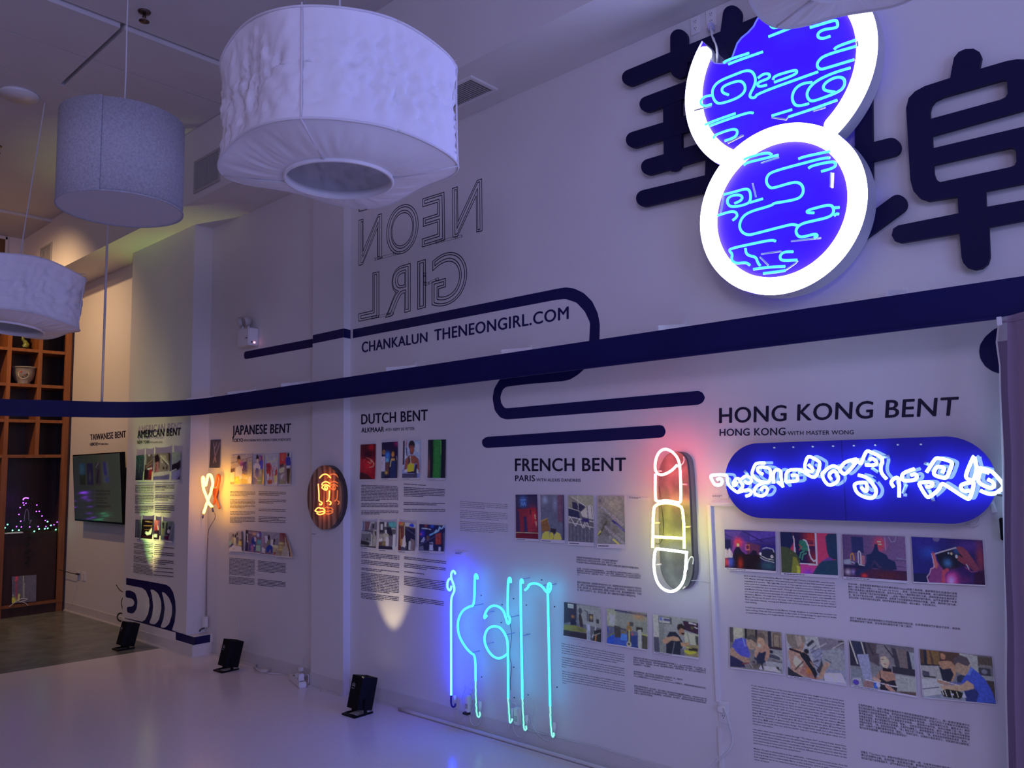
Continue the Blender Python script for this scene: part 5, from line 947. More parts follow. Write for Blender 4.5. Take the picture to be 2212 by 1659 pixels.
photo_print('print of an older man in blue polo bending a tube, woman behind him', [(1986.9, 1401.6), (2143.3, 1418.3), (2153, 1519.7), (1995.6, 1504.8)],
'''g 46405c 6468a0;p 3c2c34 0 0 .56 0 .56 .3 0 .32;r 1c1c38 .06 0 .1 .34;p 62463c .1 0 .14 .02 .16 .3 .1 .3;p 5a4438 .16 0 .28 .02 .28 .28 .2 .3;l 2c2030 .012 .3 0 .3 .28;r 1c1c34 0 .3 .28 .34;p 747098 0 .34 .28 .32 .32 .6 0 .62;p 34345a .02 .44 .12 .46 .12 .56 .02 .56;l 24243c .02 .04 .56 .2 .56;p 8484b4 0 .62 .3 .58 .36 .86 .02 .98;p 7878a0 .56 0 .8 .02 .82 .4 .58 .36;r 3c3440 .8 .04 1 .24;r 5a5474 .82 .2 .98 .26;r 2c2c48 .8 .26 .96 .42;e 545484 .88 .34 .04 .05;r 6c6c98 .8 .42 1 .52;r 302838 .78 .52 1 1;p 806068 .26 .24 .34 .18 .44 .2 .5 .3 .5 .44 .44 .6 .38 .7 .36 .62 .42 .4 .36 .36 .3 .4;p 171a3a .26 .32 .32 .38 .42 .34 .46 .46 .42 .6 .36 .68 .3 .62;e 805a60 .33 .1 .035 .09;p 402c34 .28 .06 .32 -.02 .38 .02 .38 .1 .33 .04;l 2c1424 .02 .31 .19 .37 .18;p 20264c .5 .5 .58 .44 .64 .5 .62 .72 .5 .7;p 4448a0 .38 .62 .56 .62 .58 .68 .4 .7;p 7c6878 .48 .34 .5 .22 .6 .16 .7 .26 .7 .4 .64 .46 .58 .46 .5 .4;p 3c3450 .47 .22 .48 .12 .56 .04 .66 .08 .7 .2 .66 .26 .6 .24 .54 .2 .48 .26;p 2c3cbc .6 .5 .66 .4 .7 .26 .8 .38 .88 .5 .96 .74 1 .98 .62 1 .58 .74 .56 .6;p 4458d0 .64 .44 .7 .26 .73 .3 .68 .46;p 1c2470 .58 .7 .7 .66 .78 .8 .74 1 .6 1;p 8a7080 .26 .72 .36 .7 .56 .66 .64 .56 .72 .64 .72 .72 .6 .78 .44 .82 .28 .8;p 7c6070 .22 .6 .34 .62 .42 .68 .3 .7 .22 .66;l b8a8c0 .01 .24 .6 .52 .68;l 24284c .012 .02 .82 .24 .76;p 14161e .26 .84 .34 .78 .52 .8 .6 .86 .52 .96 .3 .94;l b0b0c8 .01 .28 .82 .3 .9;l b0b0c8 .01 .32 .82 .34 .92;l a0a0b8 .01 .4 .82 .42 .94;e e8e8f0 .42 .88 .02 .02;l a0a0b8 .01 .48 .82 .5 .92;p 90a0d8 .55 .92 .58 .8 .61 .92''', strip=2, group=HK2, seed=9, noise=.15)
G1 = 'upper photographs of the French panel'; G2 = 'lower photographs of the French panel'; RF = (100, 92, 140)
photo_print('tall print of a red night street front with blue neon sign', [(1115, 1068.8), (1161.8, 1068.2), (1165.8, 1164), (1117, 1162)],
'''g 1a1640 3a1230;r 241e48 0 .05 1 .3;b 3048a0 .34 .16 .16 .14;l 5068c0 .03 .22 .12 .46 .12;l 4a60b8 .03 .24 .26 .28 .18 .34 .26 .4 .18 .46 .26;p 5a1834 .1 .34 .9 .3 .95 .84 .05 .84;b 8a1c30 .75 .5 .2 .2;p 241848 .05 .4 .15 .36 .2 .84 .05 .84;p 1e1c50 .36 .52 .46 .48 .52 .84 .38 .84;r 6a1c38 .54 .4 .72 .84;r 3c1430 .62 .34 .7 .46;p a06070 .82 .46 .88 .44 .9 .56 .84 .56;p 9a5868 .84 .6 .93 .6 .92 .74 .86 .66;l c09090 .02 0 .87 1 .86;p 4a0c28 0 .89 1 .88 1 1 0 1''', ref=RF, strip=5, group=G1, seed=11)
photo_print('tall print of a grey room with yellow chair and pink curtain', [(1168.5, 1068.8), (1219.6, 1069.2), (1222.5, 1166.7), (1171, 1164)],
'''g 46426c 40406c;r 4c3058 .7 0 .95 .6;b 6868a0 .2 .12 .12 .1;b 5a5890 .6 .2 .1 .15;l 2c2450 .02 .86 0 .9 .6;p 2a2450 .94 0 1 0 1 1 .9 1;p 5a3a30 .02 .6 .28 .54 .38 .72 .36 .8 .06 .84;l 8a6430 .03 .02 .6 .28 .53;p 1c1830 .36 .74 .64 .76 .62 .88 .54 .86 .4 .82;p 9a8444 .04 1 .08 .88 .2 .82 .34 .82 .36 1;p 90803c .38 .84 .5 .84 .54 .92 .5 1 .36 1;p 947c4c .56 .9 .66 .82 .8 .86 .86 .96 .84 1 .52 1;l 6c5050 .02 .28 .54 .4 .78''', ref=RF, strip=7, group=G1, seed=12)
photo_print('tall print of a steel building facade with a zigzag truss', [(1228.4, 1070), (1282.7, 1070.8), (1285, 1171.9), (1230.5, 1169)],
'''g 5a5468 2c2850;p 6c6674 .14 .02 1 0 1 .2 .7 .24;p 5c5668 0 0 .16 0 .16 .26 0 .26;p 201c44 .16 .14 .7 .22 .52 .36 .18 .3;l a098b0 .025 .15 .04 .7 .24;l 9088a0 .02 .38 0 .4 .3;p 8c849c .48 .36 .84 .2 .96 .22 1 .5 .9 .5 .56 .46;l 38305c .03 .74 .24 .78 .5;l 38305c .02 .9 .22 .94 .46;p 1c1c44 0 .28 .42 .34 .46 .5 0 .46;l 9890a8 .02 0 .27 .44 .34;l a8a0b8 .025 0 .46 1 .56;l a8a0b8 .02 0 .58 1 .68;l b0a8c0 .02 .0 .56 .08 .46 .28 .66 .44 .5 .56 .7 .68 .54;l b0a8c0 .018 .6 .72 .72 .56 .86 .74;p 241c5a .52 .48 .8 .5 .8 .58 .52 .56;p 3c385c 0 .64 1 .74 1 1 0 1;l 5c5878 .015 .1 .62 .12 1;l 5c5878 .015 .24 .66 .26 1;l 5c5878 .015 .38 .68 .4 1;l 5c5878 .015 .52 .7 .54 1;l 5c5878 .015 .66 .7 .68 1;l 5c5878 .015 .8 .72 .82 1;l 5c5878 .015 .92 .74 .94 1''', ref=RF, strip=8, group=G1, seed=13)
ph = photo_print('tall print of two electrodes on concrete labelled AMERICAN and FRENCH ELECTRODE', [(1291.6, 1070.8), (1349.5, 1071.4), (1352.8, 1175.8), (1293, 1174)],
'''g 6a5c68 5c5468;b 7c6c70 .5 .2 .4 .2;b 4c4450 .1 .1 .08 .06;b 544850 .6 .7 .12 .12;b 504650 .3 .6 .2 .3;l 2c2848 .012 .15 .38 .3 .4 .55 .52;l 241c60 .07 .56 .52 1 .73;l 7868a0 .015 .66 .58 .98 .72;l 3c3430 .07 .34 .54 .06 .82;l 8c8040 .05 .12 .74 .04 .8;l 34303c .012 .26 .74 .48 .86;l a09a48 .06 .58 .9 .78 1;l 34303c .02 .3 .72 .5 .86''', ref=(112, 98, 128), strip=9, group=G1, seed=14, noise=.2)
for s, a, b in (('AMERICAN ELECTRODE', (.16, .23), (.96, .60)), ('FRENCH ELECTRODE', (.28, .63), (.98, .985)), ('吹', (.44, .84), (.52, .88))):
    TL, TR, BR, BL = [np.array(p) for p in [(1291.6, 1070.8), (1349.5, 1071.4), (1352.8, 1175.8), (1293, 1174)]]
    P_ = lambda u, v: TL * (1 - u) * (1 - v) + TR * u * (1 - v) + BL * (1 - u) * v + BR * u * v
    A, B = P_(*a), P_(*b); n_ = np.array([B[1] - A[1], -(B[0] - A[0])]); n_ /= np.linalg.norm(n_); mb = MB(); k = 2.6
    line_on(mb, s, [tuple(A + n_ * k), tuple(B + n_ * k), tuple(B - n_ * k), tuple(A - n_ * k)], W, .01, dy=-.0135); mb.build('print_lettering', M['paper'], ph)
photo_print('print of a workshop with bench, gas bottle and a round clock', [(1220, 1300.3), (1299.4, 1312), (1301.4, 1386.8), (1220, 1371.8)],
'''g 5c5878 3c3858;p 26223e 0 0 .34 0 .34 .5 0 .64;r 8888a0 .11 .04 .26 .16;l 2c2840 .01 .13 .1 .24 .11;p 6c6884 .36 .04 1 .02 1 .6 .4 .56;e 38344c .44 .2 .05 .09;l 2c2840 .02 .55 .16 .63 .2 .63 .46;r 30283c .66 .24 .78 .46;b 8a7060 .73 .34 .04 .06;r 2c2838 .86 .36 .93 .48;p 2c2434 .4 .3 .46 .28 .5 .46 .52 .66 .44 .66 .4 .46;p 1a1a38 .18 .5 .26 .44 .34 .54 .34 .68 .18 .7;b 8a5030 .24 .4 .04 .04;p 5c5440 0 .68 .3 .64 .6 .7 .64 .8 .3 .82 0 .84;p 4c4838 .36 .7 .56 .72 .52 .8 .36 .76;p 241e34 0 .82 .62 .82 .62 1 0 1;p 6c6c98 .6 .54 .7 .52 .72 1 .62 1;r 8888b0 .635 .56 .7 .72;l a0a0b8 .02 .76 .9 .86 .58;p 20202c .8 .7 1 .62 1 1 .78 1;l 8a5848 .03 .84 1 .86 .8;l 7c7c98 .012 .8 .84 .96 .74''', ref=RF, strip=2, group=G2, seed=15)
photo_print('print of a studio with blue floor and a woman behind a long burner', [(1312.3, 1314.3), (1399.2, 1324.7), (1401.3, 1402.2), (1313.7, 1388.6)],
'''g 5c5a74 2c3070;p 70707c .0 0 .24 0 .3 .5 0 .5;p 34305c .2 0 1 .06 1 .1 .2 .05;p 646478 .22 .08 1 .12 1 .6 .24 .48;r 7c7ca0 .07 .16 .2 .46;b 7c6058 .8 .14 .18 .1;r 3c384c .55 .3 .66 .42;r 28242c .72 .42 .88 .54;p 302c3c .18 .46 .34 .48 .34 .8 .2 .8;l 3a3440 .03 .2 .5 .52 .56;r 544c48 .36 .58 .46 .78;p 2038a8 0 .76 .18 .72 .2 1 0 1;p 2a3c9c .18 .8 .74 .72 .76 1 .18 1;p 3858c8 .36 .66 .5 .66 .5 .84 .34 .84;p 202c70 .56 .68 .76 .66 .76 .98 .6 1;e 7a5c54 .535 .36 .03 .05;p 6c5040 .5 .42 .6 .42 .64 .56 .48 .58;p 302c34 .5 .56 .58 .56 .6 .9 .52 .9;l 8a8474 .03 .55 .54 .55 .88;e 8c8c8c .55 .93 .06 .07;e 30303c .55 .92 .035 .04;p 7c7c94 .76 .5 .84 .48 .86 1 .77 1;p 38343c .86 .62 1 .6 1 1 .86 1;l 7c7c5c .03 .86 .6 1 .62;b 983c30 .63 .64 .02 .04;l 1c3098 .03 0 .48 .03 .66;l 50503c .03 0 .82 .18 .68''', ref=RF, strip=3, group=G2, seed=16)
photo_print('print of a man in dark T-shirt and goggles heating glass', [(1412, 1327), (1509, 1338.4), (1511.3, 1419.7), (1415.3, 1406.4)],
'''g 74748c 686888;r 8888a0 .0 0 .12 .6;r 3c3c50 .12 .04 .42 .22;r 8c8ca4 .14 .06 .38 .2;r 3c3c78 .24 .08 .38 .14;b 2c3ca8 .18 .1 .04 .06;p 606478 .13 .22 .24 .2 .26 1 .14 1;p 3c3c5c 0 .6 .12 .6 .14 1 .02 1;p 2c1c38 .66 .08 1 .1 1 .4 .7 .32;l b0a0b8 .03 .8 .12 .94 .14;l c0b0c0 .02 .92 .22 .98 .24;b 4c5038 .86 .24 .03 .05;p 8a8c94 .68 .38 1 .4 1 .7 .7 .66;l 2c2c44 .01 .76 .4 .8 .66;p 3c3c48 .92 .44 1 .44 1 .7 .94 .66;p 7c5c58 .56 .26 .66 .26 .7 .4 .66 .48 .58 .46;p 241c24 .53 .3 .55 .2 .64 .16 .7 .24 .7 .32 .62 .28 .56 .36;p 18182c .62 .4 .7 .4 .68 .46 .62 .44;p 1c2038 .28 .6 .36 .42 .5 .4 .58 .5 .64 .62 .66 .7 .6 1 .28 1;p 8a6c6c .2 .66 .28 .58 .46 .52 .56 .54 .6 .62 .52 .64 .4 .64 .3 .74 .22 .74;p 8a6a64 .6 .66 .7 .66 .78 .62 .8 .7 .7 .76 .62 .76;l 5a5c7c .015 .47 .68 .42 1;p 6c6458 .72 .72 1 .66 1 1 .7 1;p 8c8c34 .68 .84 .84 .86 .98 .78 .92 .9 .8 .94 .7 .92;r 28242c .78 .76 .98 .84;l c8b860 .012 .72 .76 .84 .78;p 4c4c6c .6 .82 .68 .84 .7 1 .6 1''', ref=(108, 104, 150), strip=4, group=G2, seed=17)
D1g = 'upper photographs of the Dutch panel'; D2g = 'lower photographs of the Dutch panel'; RD = (112, 98, 130)
photo_print('tall narrow print of a red glow with looping neon line', [(780.3, 960.4), (813.2, 959), (812.7, 1035.2), (779.8, 1035.4)],
'''g 340818 5a0c20;b 840c1c .7 .1 .2 .1;p 6a0c20 0 .4 1 .5 1 1 0 .8;b 8c1424 .5 .6 .5 .25;p 240818 0 .78 .5 .86 .8 1 0 1;l d07070 .03 .38 .38 .6 .42 .72 .5 .64 .56 .5 .5;l e08888 .03 .7 .44 .88 .56 .82 .64 .6 .66;b 200818 .5 .3 .4 .14;l b03840 .02 .2 .5 .3 .42''', ref=RD, strip=3, group=D1g, seed=21)
photo_print('tall narrow print of two people against blue lights at night', [(826.2, 956), (860.7, 954), (861, 1032.6), (826.2, 1033.2)],
'''g 180c30 14103a;b 701050 .9 .06 .14 .08;e 64402c .14 .28 .1 .07;b 3058b8 .36 .36 .16 .1;b 5080c8 .34 .5 .12 .08;p 8c78a0 0 .4 .22 .4 .24 .8 0 .8;p 202040 0 .8 .2 .8 .2 1 0 1;p 4c2c34 .26 .56 .44 .54 .46 .9 .28 .84;b 9a7840 .3 .84 .08 .05;e 8a5434 .68 .34 .09 .08;p 241828 .58 .36 .6 .24 .72 .22 .8 .32 .78 .4 .74 .28 .64 .28;p a06c44 .58 .46 .78 .46 .8 .54 .56 .54;p 1c2050 .6 .52 .86 .52 .9 1 .5 1;l a08070 .05 .58 .5 .52 .68;l 706080 .04 .9 .4 .94 .6;p 2c2038 .88 .5 1 .54 1 1 .9 1''', ref=RD, strip=4, group=D1g, seed=22)
photo_print('tall narrow print of a woman with a yellow bib in front of pale posters', [(872.3, 952.3), (908.9, 951.4), (909, 1032), (871.6, 1032.3)],
'''g 7c74a0 5c5ca0;p 241c38 0 0 .1 0 .1 .64 0 .66;b 804050 .2 .08 .06 .1;r 8c84b0 .12 .2 .3 .5;l 34305c .08 .2 .2 .24 .4;r 7878a8 .62 .02 1 .5;r 9090a4 .76 .12 .92 .3;e 1c1424 .5 .13 .18 .13;p 5c2c30 .36 .14 .62 .14 .64 .28 .56 .38 .42 .36;b 8c3c30 .5 .26 .06 .06;p 6a3434 .1 .8 .16 .5 .34 .4 .66 .4 .9 .5 .98 .84 .86 .86 .8 .6 .3 .66 .2 .86;p 3c2838 .3 .42 .4 .4 .44 .64 .3 .66;p d09028 .28 .66 .42 .6 .64 .62 .64 .82 .28 .83;p 20183c .28 .83 .64 .82 .74 .6 .82 .66 .84 1 .28 1;l c090a0 .03 .42 .42 .48 .64;p b0a8c0 .14 .78 .26 .76 .26 .84 .12 .84;p 342c50 0 .88 .8 .87 .8 1 0 1;p 8c8cb0 .8 .76 .92 .78 .9 .88 .8 .86;l 5c5c8c .03 .0 .87 .7 .88;p 8c84b4 .0 .66 .1 .64 .04 .76 0 .76''', ref=RD, strip=4, group=D1g, seed=23)
photo_print('tall narrow print of a glowing green tube on black', [(926.2, 950.3), (964.8, 949.2), (964.8, 1032.6), (926.2, 1032.4)],
'''h 14122c 18122c;r 2c1c38 0 .5 .08 1;b 5c3440 .08 .72 .07 .3;p 0c0c1c .1 0 .3 0 .3 1 .16 1;r 1c4c2c .3 0 .72 1;r 20562c .36 0 .62 1;r 0c1024 .72 0 .94 1;r 3c2034 .94 .3 1 .9;l 60904c .02 .69 .04 .7 .38''', ref=RD, strip=4, group=D1g, seed=24)
photo_print('narrow grey print of a van parked under bare signs', [(783.3, 1126.2), (815.4, 1127.3), (814.8, 1183.8), (781.4, 1180.5)],
'''g 584c64 544c5c;r 84809c .0 0 .18 .34;r 2c2c5c .08 0 .14 .34;p 5c3c4c .2 0 .5 0 .5 .3 .22 .3;l 8c8494 .05 .5 .3 .6 .04 .8 .04;r 1c1824 .7 .1 .8 .26;p 706878 0 .38 .66 .42 .72 1 0 .98;l 201c28 .05 .22 .34 .7 .4;p 544c5c .02 .5 .6 .46 .64 .76 .02 .78;e 1c1820 .4 .68 .05 .04;p 241c28 0 .74 .56 .8 .54 .92 0 .9;p 7c7078 .76 .3 1 .3 1 1 .76 1;p 28202c .84 .36 .96 .36 .96 .52 .88 .52;l a89c9c .04 .68 .5 .7 .9 .56 .92;p 3c3440 0 .94 1 .92 1 1 0 1''', ref=(120, 108, 128), strip=5, group=D2g, seed=25)
photo_print('narrow print of a crowded shop interior with papers', [(821.3, 1127.8), (856.6, 1127.3), (856.2, 1187.6), (820.3, 1185.7)],
'''g 3c3440 5c5058;r 9c949c .3 0 .42 .18;r 28202c 0 0 .28 .4;r a8a0a0 .1 .08 .2 .3;p 487c84 .54 .02 1 0 1 .2 .8 .22 .56 .16;l b8b0b0 .04 .6 .24 1 .26;p 20182c .42 .2 .7 .2 .8 .5 .5 .46;p c0b4a4 .34 .3 .44 .3 .46 .44 .36 .42;p 8a7c74 .26 .42 .56 .44 .6 .84 .3 .84;p b8aca4 .4 .54 .56 .54 .58 .86 .42 .86;p 6c543c .22 .7 .4 .7 .4 .86 .22 .86;p 7c6c6c .0 .46 .26 .44 .24 .7 0 .7;p b4a8a0 .02 .62 .2 .6 .2 .7 .02 .72;p 58485c .6 .56 .8 .52 .8 .86 .62 .86;p a09cac .82 .46 1 .44 1 1 .8 .98;p 1c1830 0 .86 .8 .88 .84 1 0 1;e 4c2c20 .1 .8 .1 .06''', ref=(125, 112, 125), strip=6, group=D2g, seed=26)
photo_print('narrow print of a food stall with hanging goods', [(862.6, 1127.3), (899, 1130.2), (898.6, 1190), (862.6, 1188.6)],
'''g 3c2c38 4c3c48;b a86c30 .18 .06 .18 .08;r a84038 0 0 .2 .08;p 8c8090 .36 0 1 .02 1 .18 .36 .14;p 2430a0 .62 .08 .78 .02 .9 .08 .9 .16 .62 .14;p 4c2028 0 .18 .3 .16 .32 1 0 1;l 7c5838 .05 .1 .24 .14 .8;l 6c3028 .05 .22 .2 .24 .7;l b09880 .03 .34 .14 .34 .6;p 1c1838 .4 .18 1 .24 1 .6 .42 .7;l 5c5070 .02 .4 .2 1 .44;p b0a0a0 .3 .52 .38 .46 .46 .8 .3 .96 .18 .84;p 8a5c3c .14 .6 .26 .58 .24 .84 .14 .8;p 34304c .12 .96 .24 .84 .44 .9 .44 1;p 8c8498 .6 .68 .72 .62 .74 .96 .6 .96;p 645060 .72 .56 .92 .6 .96 1 .74 1;p 18182c .48 .6 .6 .6 .6 1 .48 1''', ref=(122, 110, 128), strip=6, group=D2g, seed=27)
photo_print('print of a night street with slanting blue JONAPLA shop sign', [(907.2, 1132), (962.7, 1135.4), (962.5, 1191), (907.2, 1189)],
'''g 14123c 181438;b 2038a0 .5 .06 .08 .08;b 7c3038 .26 .06 .06 .06;l a8b0d8 .03 .12 .16 .44 .18;l 5c80d8 .05 .42 .4 .56 .32 .72 .24;l 7898e8 .045 .6 .3 .66 .2 .7 .24;l 7898e8 .045 .74 .22 .78 .08 .84 .14;l 7898e8 .04 .88 .12 .94 .02 1 .08;l 3c58b0 .03 .4 .42 .42 .36;b 28209c .14 .36 .1 .14;b a83044 .07 .38 .03 .04;l a8a0e0 .03 .1 .66 .2 .5;l 8a80c8 .03 .16 .66 .22 .56;p 702028 .62 .36 .84 .28 .86 .72 .64 .74;l 984040 .015 .68 .36 .7 .72;l 984040 .015 .76 .32 .78 .72;e 4c3038 .34 .52 .06 .1;p 8c84b0 .42 .68 .54 .66 .56 .98 .42 .98;p 1c1838 .42 .7 .54 .7 .54 .76 .42 .76;p 9088b8 .76 .82 .84 .82 .84 1 .76 1;l 403c70 .02 0 .8 .7 .4;p 4c4868 .02 .84 .18 .8 .2 .96 .02 .98;p 2c2850 0 .96 1 .98 1 1 0 1;p 38304c .9 .3 1 .28 1 1 .94 1''', ref=RD, strip=5, group=D2g, seed=28)
J1g = 'upper photographs of the Japanese panel'; J2g = 'lower photographs of the Japanese panel'; RJ = (92, 76, 86)
photo_print('print of a man in a white apron in a glass workshop', [(500.1, 983.4), (546, 980.8), (546, 1045.2), (499.8, 1046)],
'''g 645260 5c4040;l 34202c .025 0 .28 .3 .24 1 .1;l 34202c .02 .74 .14 .76 .7;p 2c1840 .44 .3 .72 .24 .76 .7 .5 .66;b 5c2050 .5 .3 .08 .1;b b07898 .53 .44 .03 .06;p 6c5448 .8 .28 1 .26 1 .6 .84 .54;e 180c18 .375 .13 .08 .11;p 5c3830 .32 .16 .44 .16 .44 .3 .36 .34;p 8a707c .26 .42 .46 .38 .54 .56 .52 .8 .24 .9 .22 .6;p 7c5434 .22 .74 .4 .72 .5 1 .2 1;b a06420 .3 .82 .08 .1;p 34202c 0 .48 .2 .44 .18 .62 0 .6;p a87c68 0 .6 .2 .58 .18 .9 0 .9;l 7c4c2c .05 .54 .66 .76 .76 .9 .78;l a08898 .02 .6 .96 .76 .78;e 907880 .9 .86 .08 .12;p 3c1c28 .5 .8 .76 .84 .76 1 .5 1''', y=W, ref=RJ, strip=3, group=J1g, seed=31)
photo_print('print of a man in cap and blue apron at a green machine', [(549.3, 981.2), (571, 980.6), (572.5, 1046), (548.2, 1046)],
'''g 5c5068 3c3040;r 4c2044 .5 .06 .86 .5;p 28206c .6 .24 .88 .2 .88 .5 .6 .5;l b06088 .04 .54 .14 .62 .12 .64 .2 .56 .22;r 6c5450 .88 0 1 1;p 120c14 .24 .12 .3 .02 .44 .04 .5 .16 .4 .2 .28 .18;p 8a6460 .28 .18 .46 .16 .46 .28 .32 .3;p 9084a0 .02 .4 .2 .3 .5 .32 .66 .42 .6 .5 .1 .52;p 1c1c50 .24 .46 .46 .46 .5 .9 .2 1 .04 1 .1 .8;p 7c5c54 .04 .46 .16 .46 .2 .7 .4 .8 .36 .84 .1 .74;p 1c3c3c .44 .78 .8 .74 .8 .98 .44 .98;l 8ca0a0 .05 .44 .87 .66 .86;r 4c2c20 .8 .5 .94 1;b 8a7048 .66 .6 .08 .08''', ref=RJ, strip=3, group=J1g, seed=32)
photo_print('print of tangled red glass tubes on white paper', [(576.4, 982), (601.8, 979.4), (601.8, 1046), (576.8, 1046)],
'''g 6c5c68 6c5c6c;l 7c6840 .05 .04 .04 .2 .24 .5 .26 .98 .16;p 5c1424 0 .3 .36 .3 .4 .5 .3 .64 .04 .6;p 6c1420 .06 .56 .36 .46 .4 .7 .1 .74;l 741424 .06 .3 .3 .4 .44 .3 .9;l 6c1424 .05 .44 .36 .56 .8 .66 .94;l 701828 .05 .7 .4 .52 .6 .6 .74;l 701828 .06 .84 .44 .9 .6 .7 .7;p 60121c .12 .86 .5 .84 .56 .96 .2 1;l 701424 .04 .1 .6 .06 .86;l 60182c .04 .92 .6 .98 .9;p 8a7838 .68 .72 .88 .7 .86 .92 .7 .94;p 8a7480 .1 .66 .26 .64 .2 .84 .1 .86;p 6c0f1c .76 .54 .92 .52 .9 .7 .76 .72''', ref=RJ, strip=3, group=J1g, seed=33)
photo_print('print of a person in blue shirt standing beside red tools', [(605, 978.3), (631, 977.2), (630, 1045.2), (604.3, 1045.6)],
'''g 5c3840 4c3c44;p 7c2024 .02 .02 .56 .02 .5 .38 .04 .4;b a03830 .3 .14 .14 .08;e b07870 .28 .24 .03 .02;r 6c5c68 .6 0 1 .3;e 0c080c .72 .08 .09 .07;p 1c1c54 .5 .2 .62 .14 .9 .16 .96 .36 .9 .44 .6 .42 .48 .3;p 7c7080 .6 .42 .88 .42 .84 .5 .6 .5;p 160c14 .62 .5 .9 .5 .86 .98 .7 .98;p 8a7c58 0 .52 .4 .46 .44 .54 .3 .66 .0 .62;p 2c1c24 .06 .38 .36 .34 .36 .44 .08 .46;p 5c4448 .1 .66 .5 .56 .5 .96 .04 1;p 7c6c70 .14 .74 .4 .66 .24 .86;p 54443c .04 .86 .5 .88 .5 1 .04 1;l c0b8b8 .03 .68 .92 .7 1''', ref=RJ, strip=3, group=J1g, seed=34)
photo_print('print of three people watching a bench in Tokyo', [(495.8, 1150), (525.4, 1145), (528, 1190), (496.5, 1189.2)],
'''g 685460 4c4044;e 201014 .3 .2 .05 .08;e 160c10 .46 .24 .06 .09;e 160c10 .58 .16 .05 .09;p 6c5440 .22 .34 .36 .34 .32 .7 .2 .7;p 8a7860 .36 .34 .46 .34 .46 .66 .34 .7;p 3c2c38 .5 .32 .66 .3 .68 .6 .52 .64;p 5c6058 .02 .48 .2 .46 .2 .7 .02 .7;p 1c1840 .1 .76 .2 .6 .32 .64 .26 .84 .12 .84;p 886038 .66 .5 .88 .48 .88 .74 .66 .74;e 1c1414 .82 .48 .05 .04;p 9a8078 .04 .88 .3 .7 .6 .74 .86 .8 .86 1 .04 1;b 6c2c28 .54 .76 .05 .06;l 3c241c .04 .26 .9 .4 .88;p 2c1c28 .88 .1 1 .04 1 1 .88 .94''', ref=RJ, strip=2, group=J2g, seed=35)
photo_print('print of a masked worker in dark blue in Tokyo', [(532, 1144.7), (566, 1148), (564.9, 1194.6), (531.6, 1190.6)],
'''g 3c2838 4c3040;r 180c18 .02 0 .14 .5;l 8a7c88 .04 .12 .2 .16 .7;r 58404c .2 .06 .9 .16;b 8c5848 .54 .16 .14 .08;r 3c2058 .82 .06 1 .24;b 8078a8 .78 .2 .08 .08;p 141c4c .4 .34 .6 .3 .66 .6 .64 .96 .56 .94 .54 .66 .36 .94 .24 .96 .26 .66 .38 .6;p 7c6070 .54 .3 .66 .3 .68 .5 .58 .5;p 34505c .74 .4 1 .4 1 .6 .74 .6;p 586058 .7 .64 .98 .64 .98 .92 .68 .9;b 703858 .44 .78 .1 .14;p 20182c .02 .5 .2 .6 .2 1 .02 .94;b c0b8c0 .57 .68 .03 .03''', ref=RJ, strip=2, group=J2g, seed=36)
photo_print('print of a bending worker and a visitor in Tokyo', [(568.5, 1148.3), (605, 1150.9), (603.6, 1199.3), (567.8, 1196)],
'''g 5c4c58 48303c;l 2c1c28 .02 .0 0 .36 .16;p 8a7890 .16 .2 .36 .2 .36 .5 .2 .5;b 6c3058 .06 .42 .05 .16;e 180c14 .38 .26 .07 .12;p 4c3c34 .26 .38 .46 .36 .46 .6 .26 .62;e 100c14 .7 .36 .05 .08;p 9a7c6c .5 .34 .62 .34 .64 .62 .5 .64;p 181c4c .3 .92 .24 .74 .34 .6 .46 .56 .6 .62 .64 .9 .56 .94 .5 .74 .4 .9;p 1c1420 .64 .4 .72 .4 .7 .6 .64 .6;p 8c7050 .64 .56 .94 .56 .92 .7 .66 .66;p 6c5448 .66 .66 .88 .7 .84 .96 .66 .96;p 5c2c28 .7 .86 1 .86 1 1 .7 1;p 7c6468 .02 .7 .2 .76 .2 .96 .02 .92''', ref=RJ, strip=2, group=J2g, seed=37)
photo_print('print with its curling corner, reddish brown rings and tools', [(607.2, 1150.9), (619, 1152), (643, 1202.5), (606, 1199.8)],
'''g 4c1820 5c4438;b 7c5c34 .2 .6 .2 .06;b 7c5c34 .2 .72 .2 .05;b 8a6c40 .2 .46 .2 .05;l 6c5c58 .06 .6 .2 .4 1;p 6a5450 .3 .7 .6 .4 .8 1 .3 1;l 301418 .08 .8 .5 .74 .96;l c0b0b0 .04 .7 .8 .7 .96;p 7c3c18 .86 .3 1 .3 1 1 .86 1;l 8c8088 .03 .84 .2 .84 1''', ref=RJ, strip=2, group=J2g, seed=38, curl=.03)
A1g = 'upper photographs of the American pier'; A2g = 'lower photographs of the American pier'; RA = (135, 125, 98)
photo_print('narrow dark greenish print, first in upper row of pier', [(295.4, 984.1), (312, 982.3), (310.7, 1037), (295, 1037.5)], 'g 2c4034 14101c;b 20382c .4 .1 .5 .16;l 4c5450 .04 .5 .3 .4 .7;l 34383c .04 .8 .2 .7 .9', PA, ref=RA, strip=2, group=A1g, seed=41, noise=.3)
photo_print('narrow print of brown shelves over red glow on pier', [(314.8, 982.3), (331.5, 981.4), (329.3, 1036.6), (313.5, 1036.6)], 'g 4c4030 3c1418;r 7c7460 0 .04 .2 .4;b d0c8a0 .5 .02 .1 .05;l 8c7048 .05 .3 .4 1 .2;l 8c7048 .05 .2 .5 1 .34;p b0a890 .3 .56 1 .5 1 .58 .4 .6;b 9c1418 .85 .7 .25 .2;r 180c10 0 .6 .5 1;b 541418 .8 .95 .4 .1', PA, ref=RA, strip=3, group=A1g, seed=42)
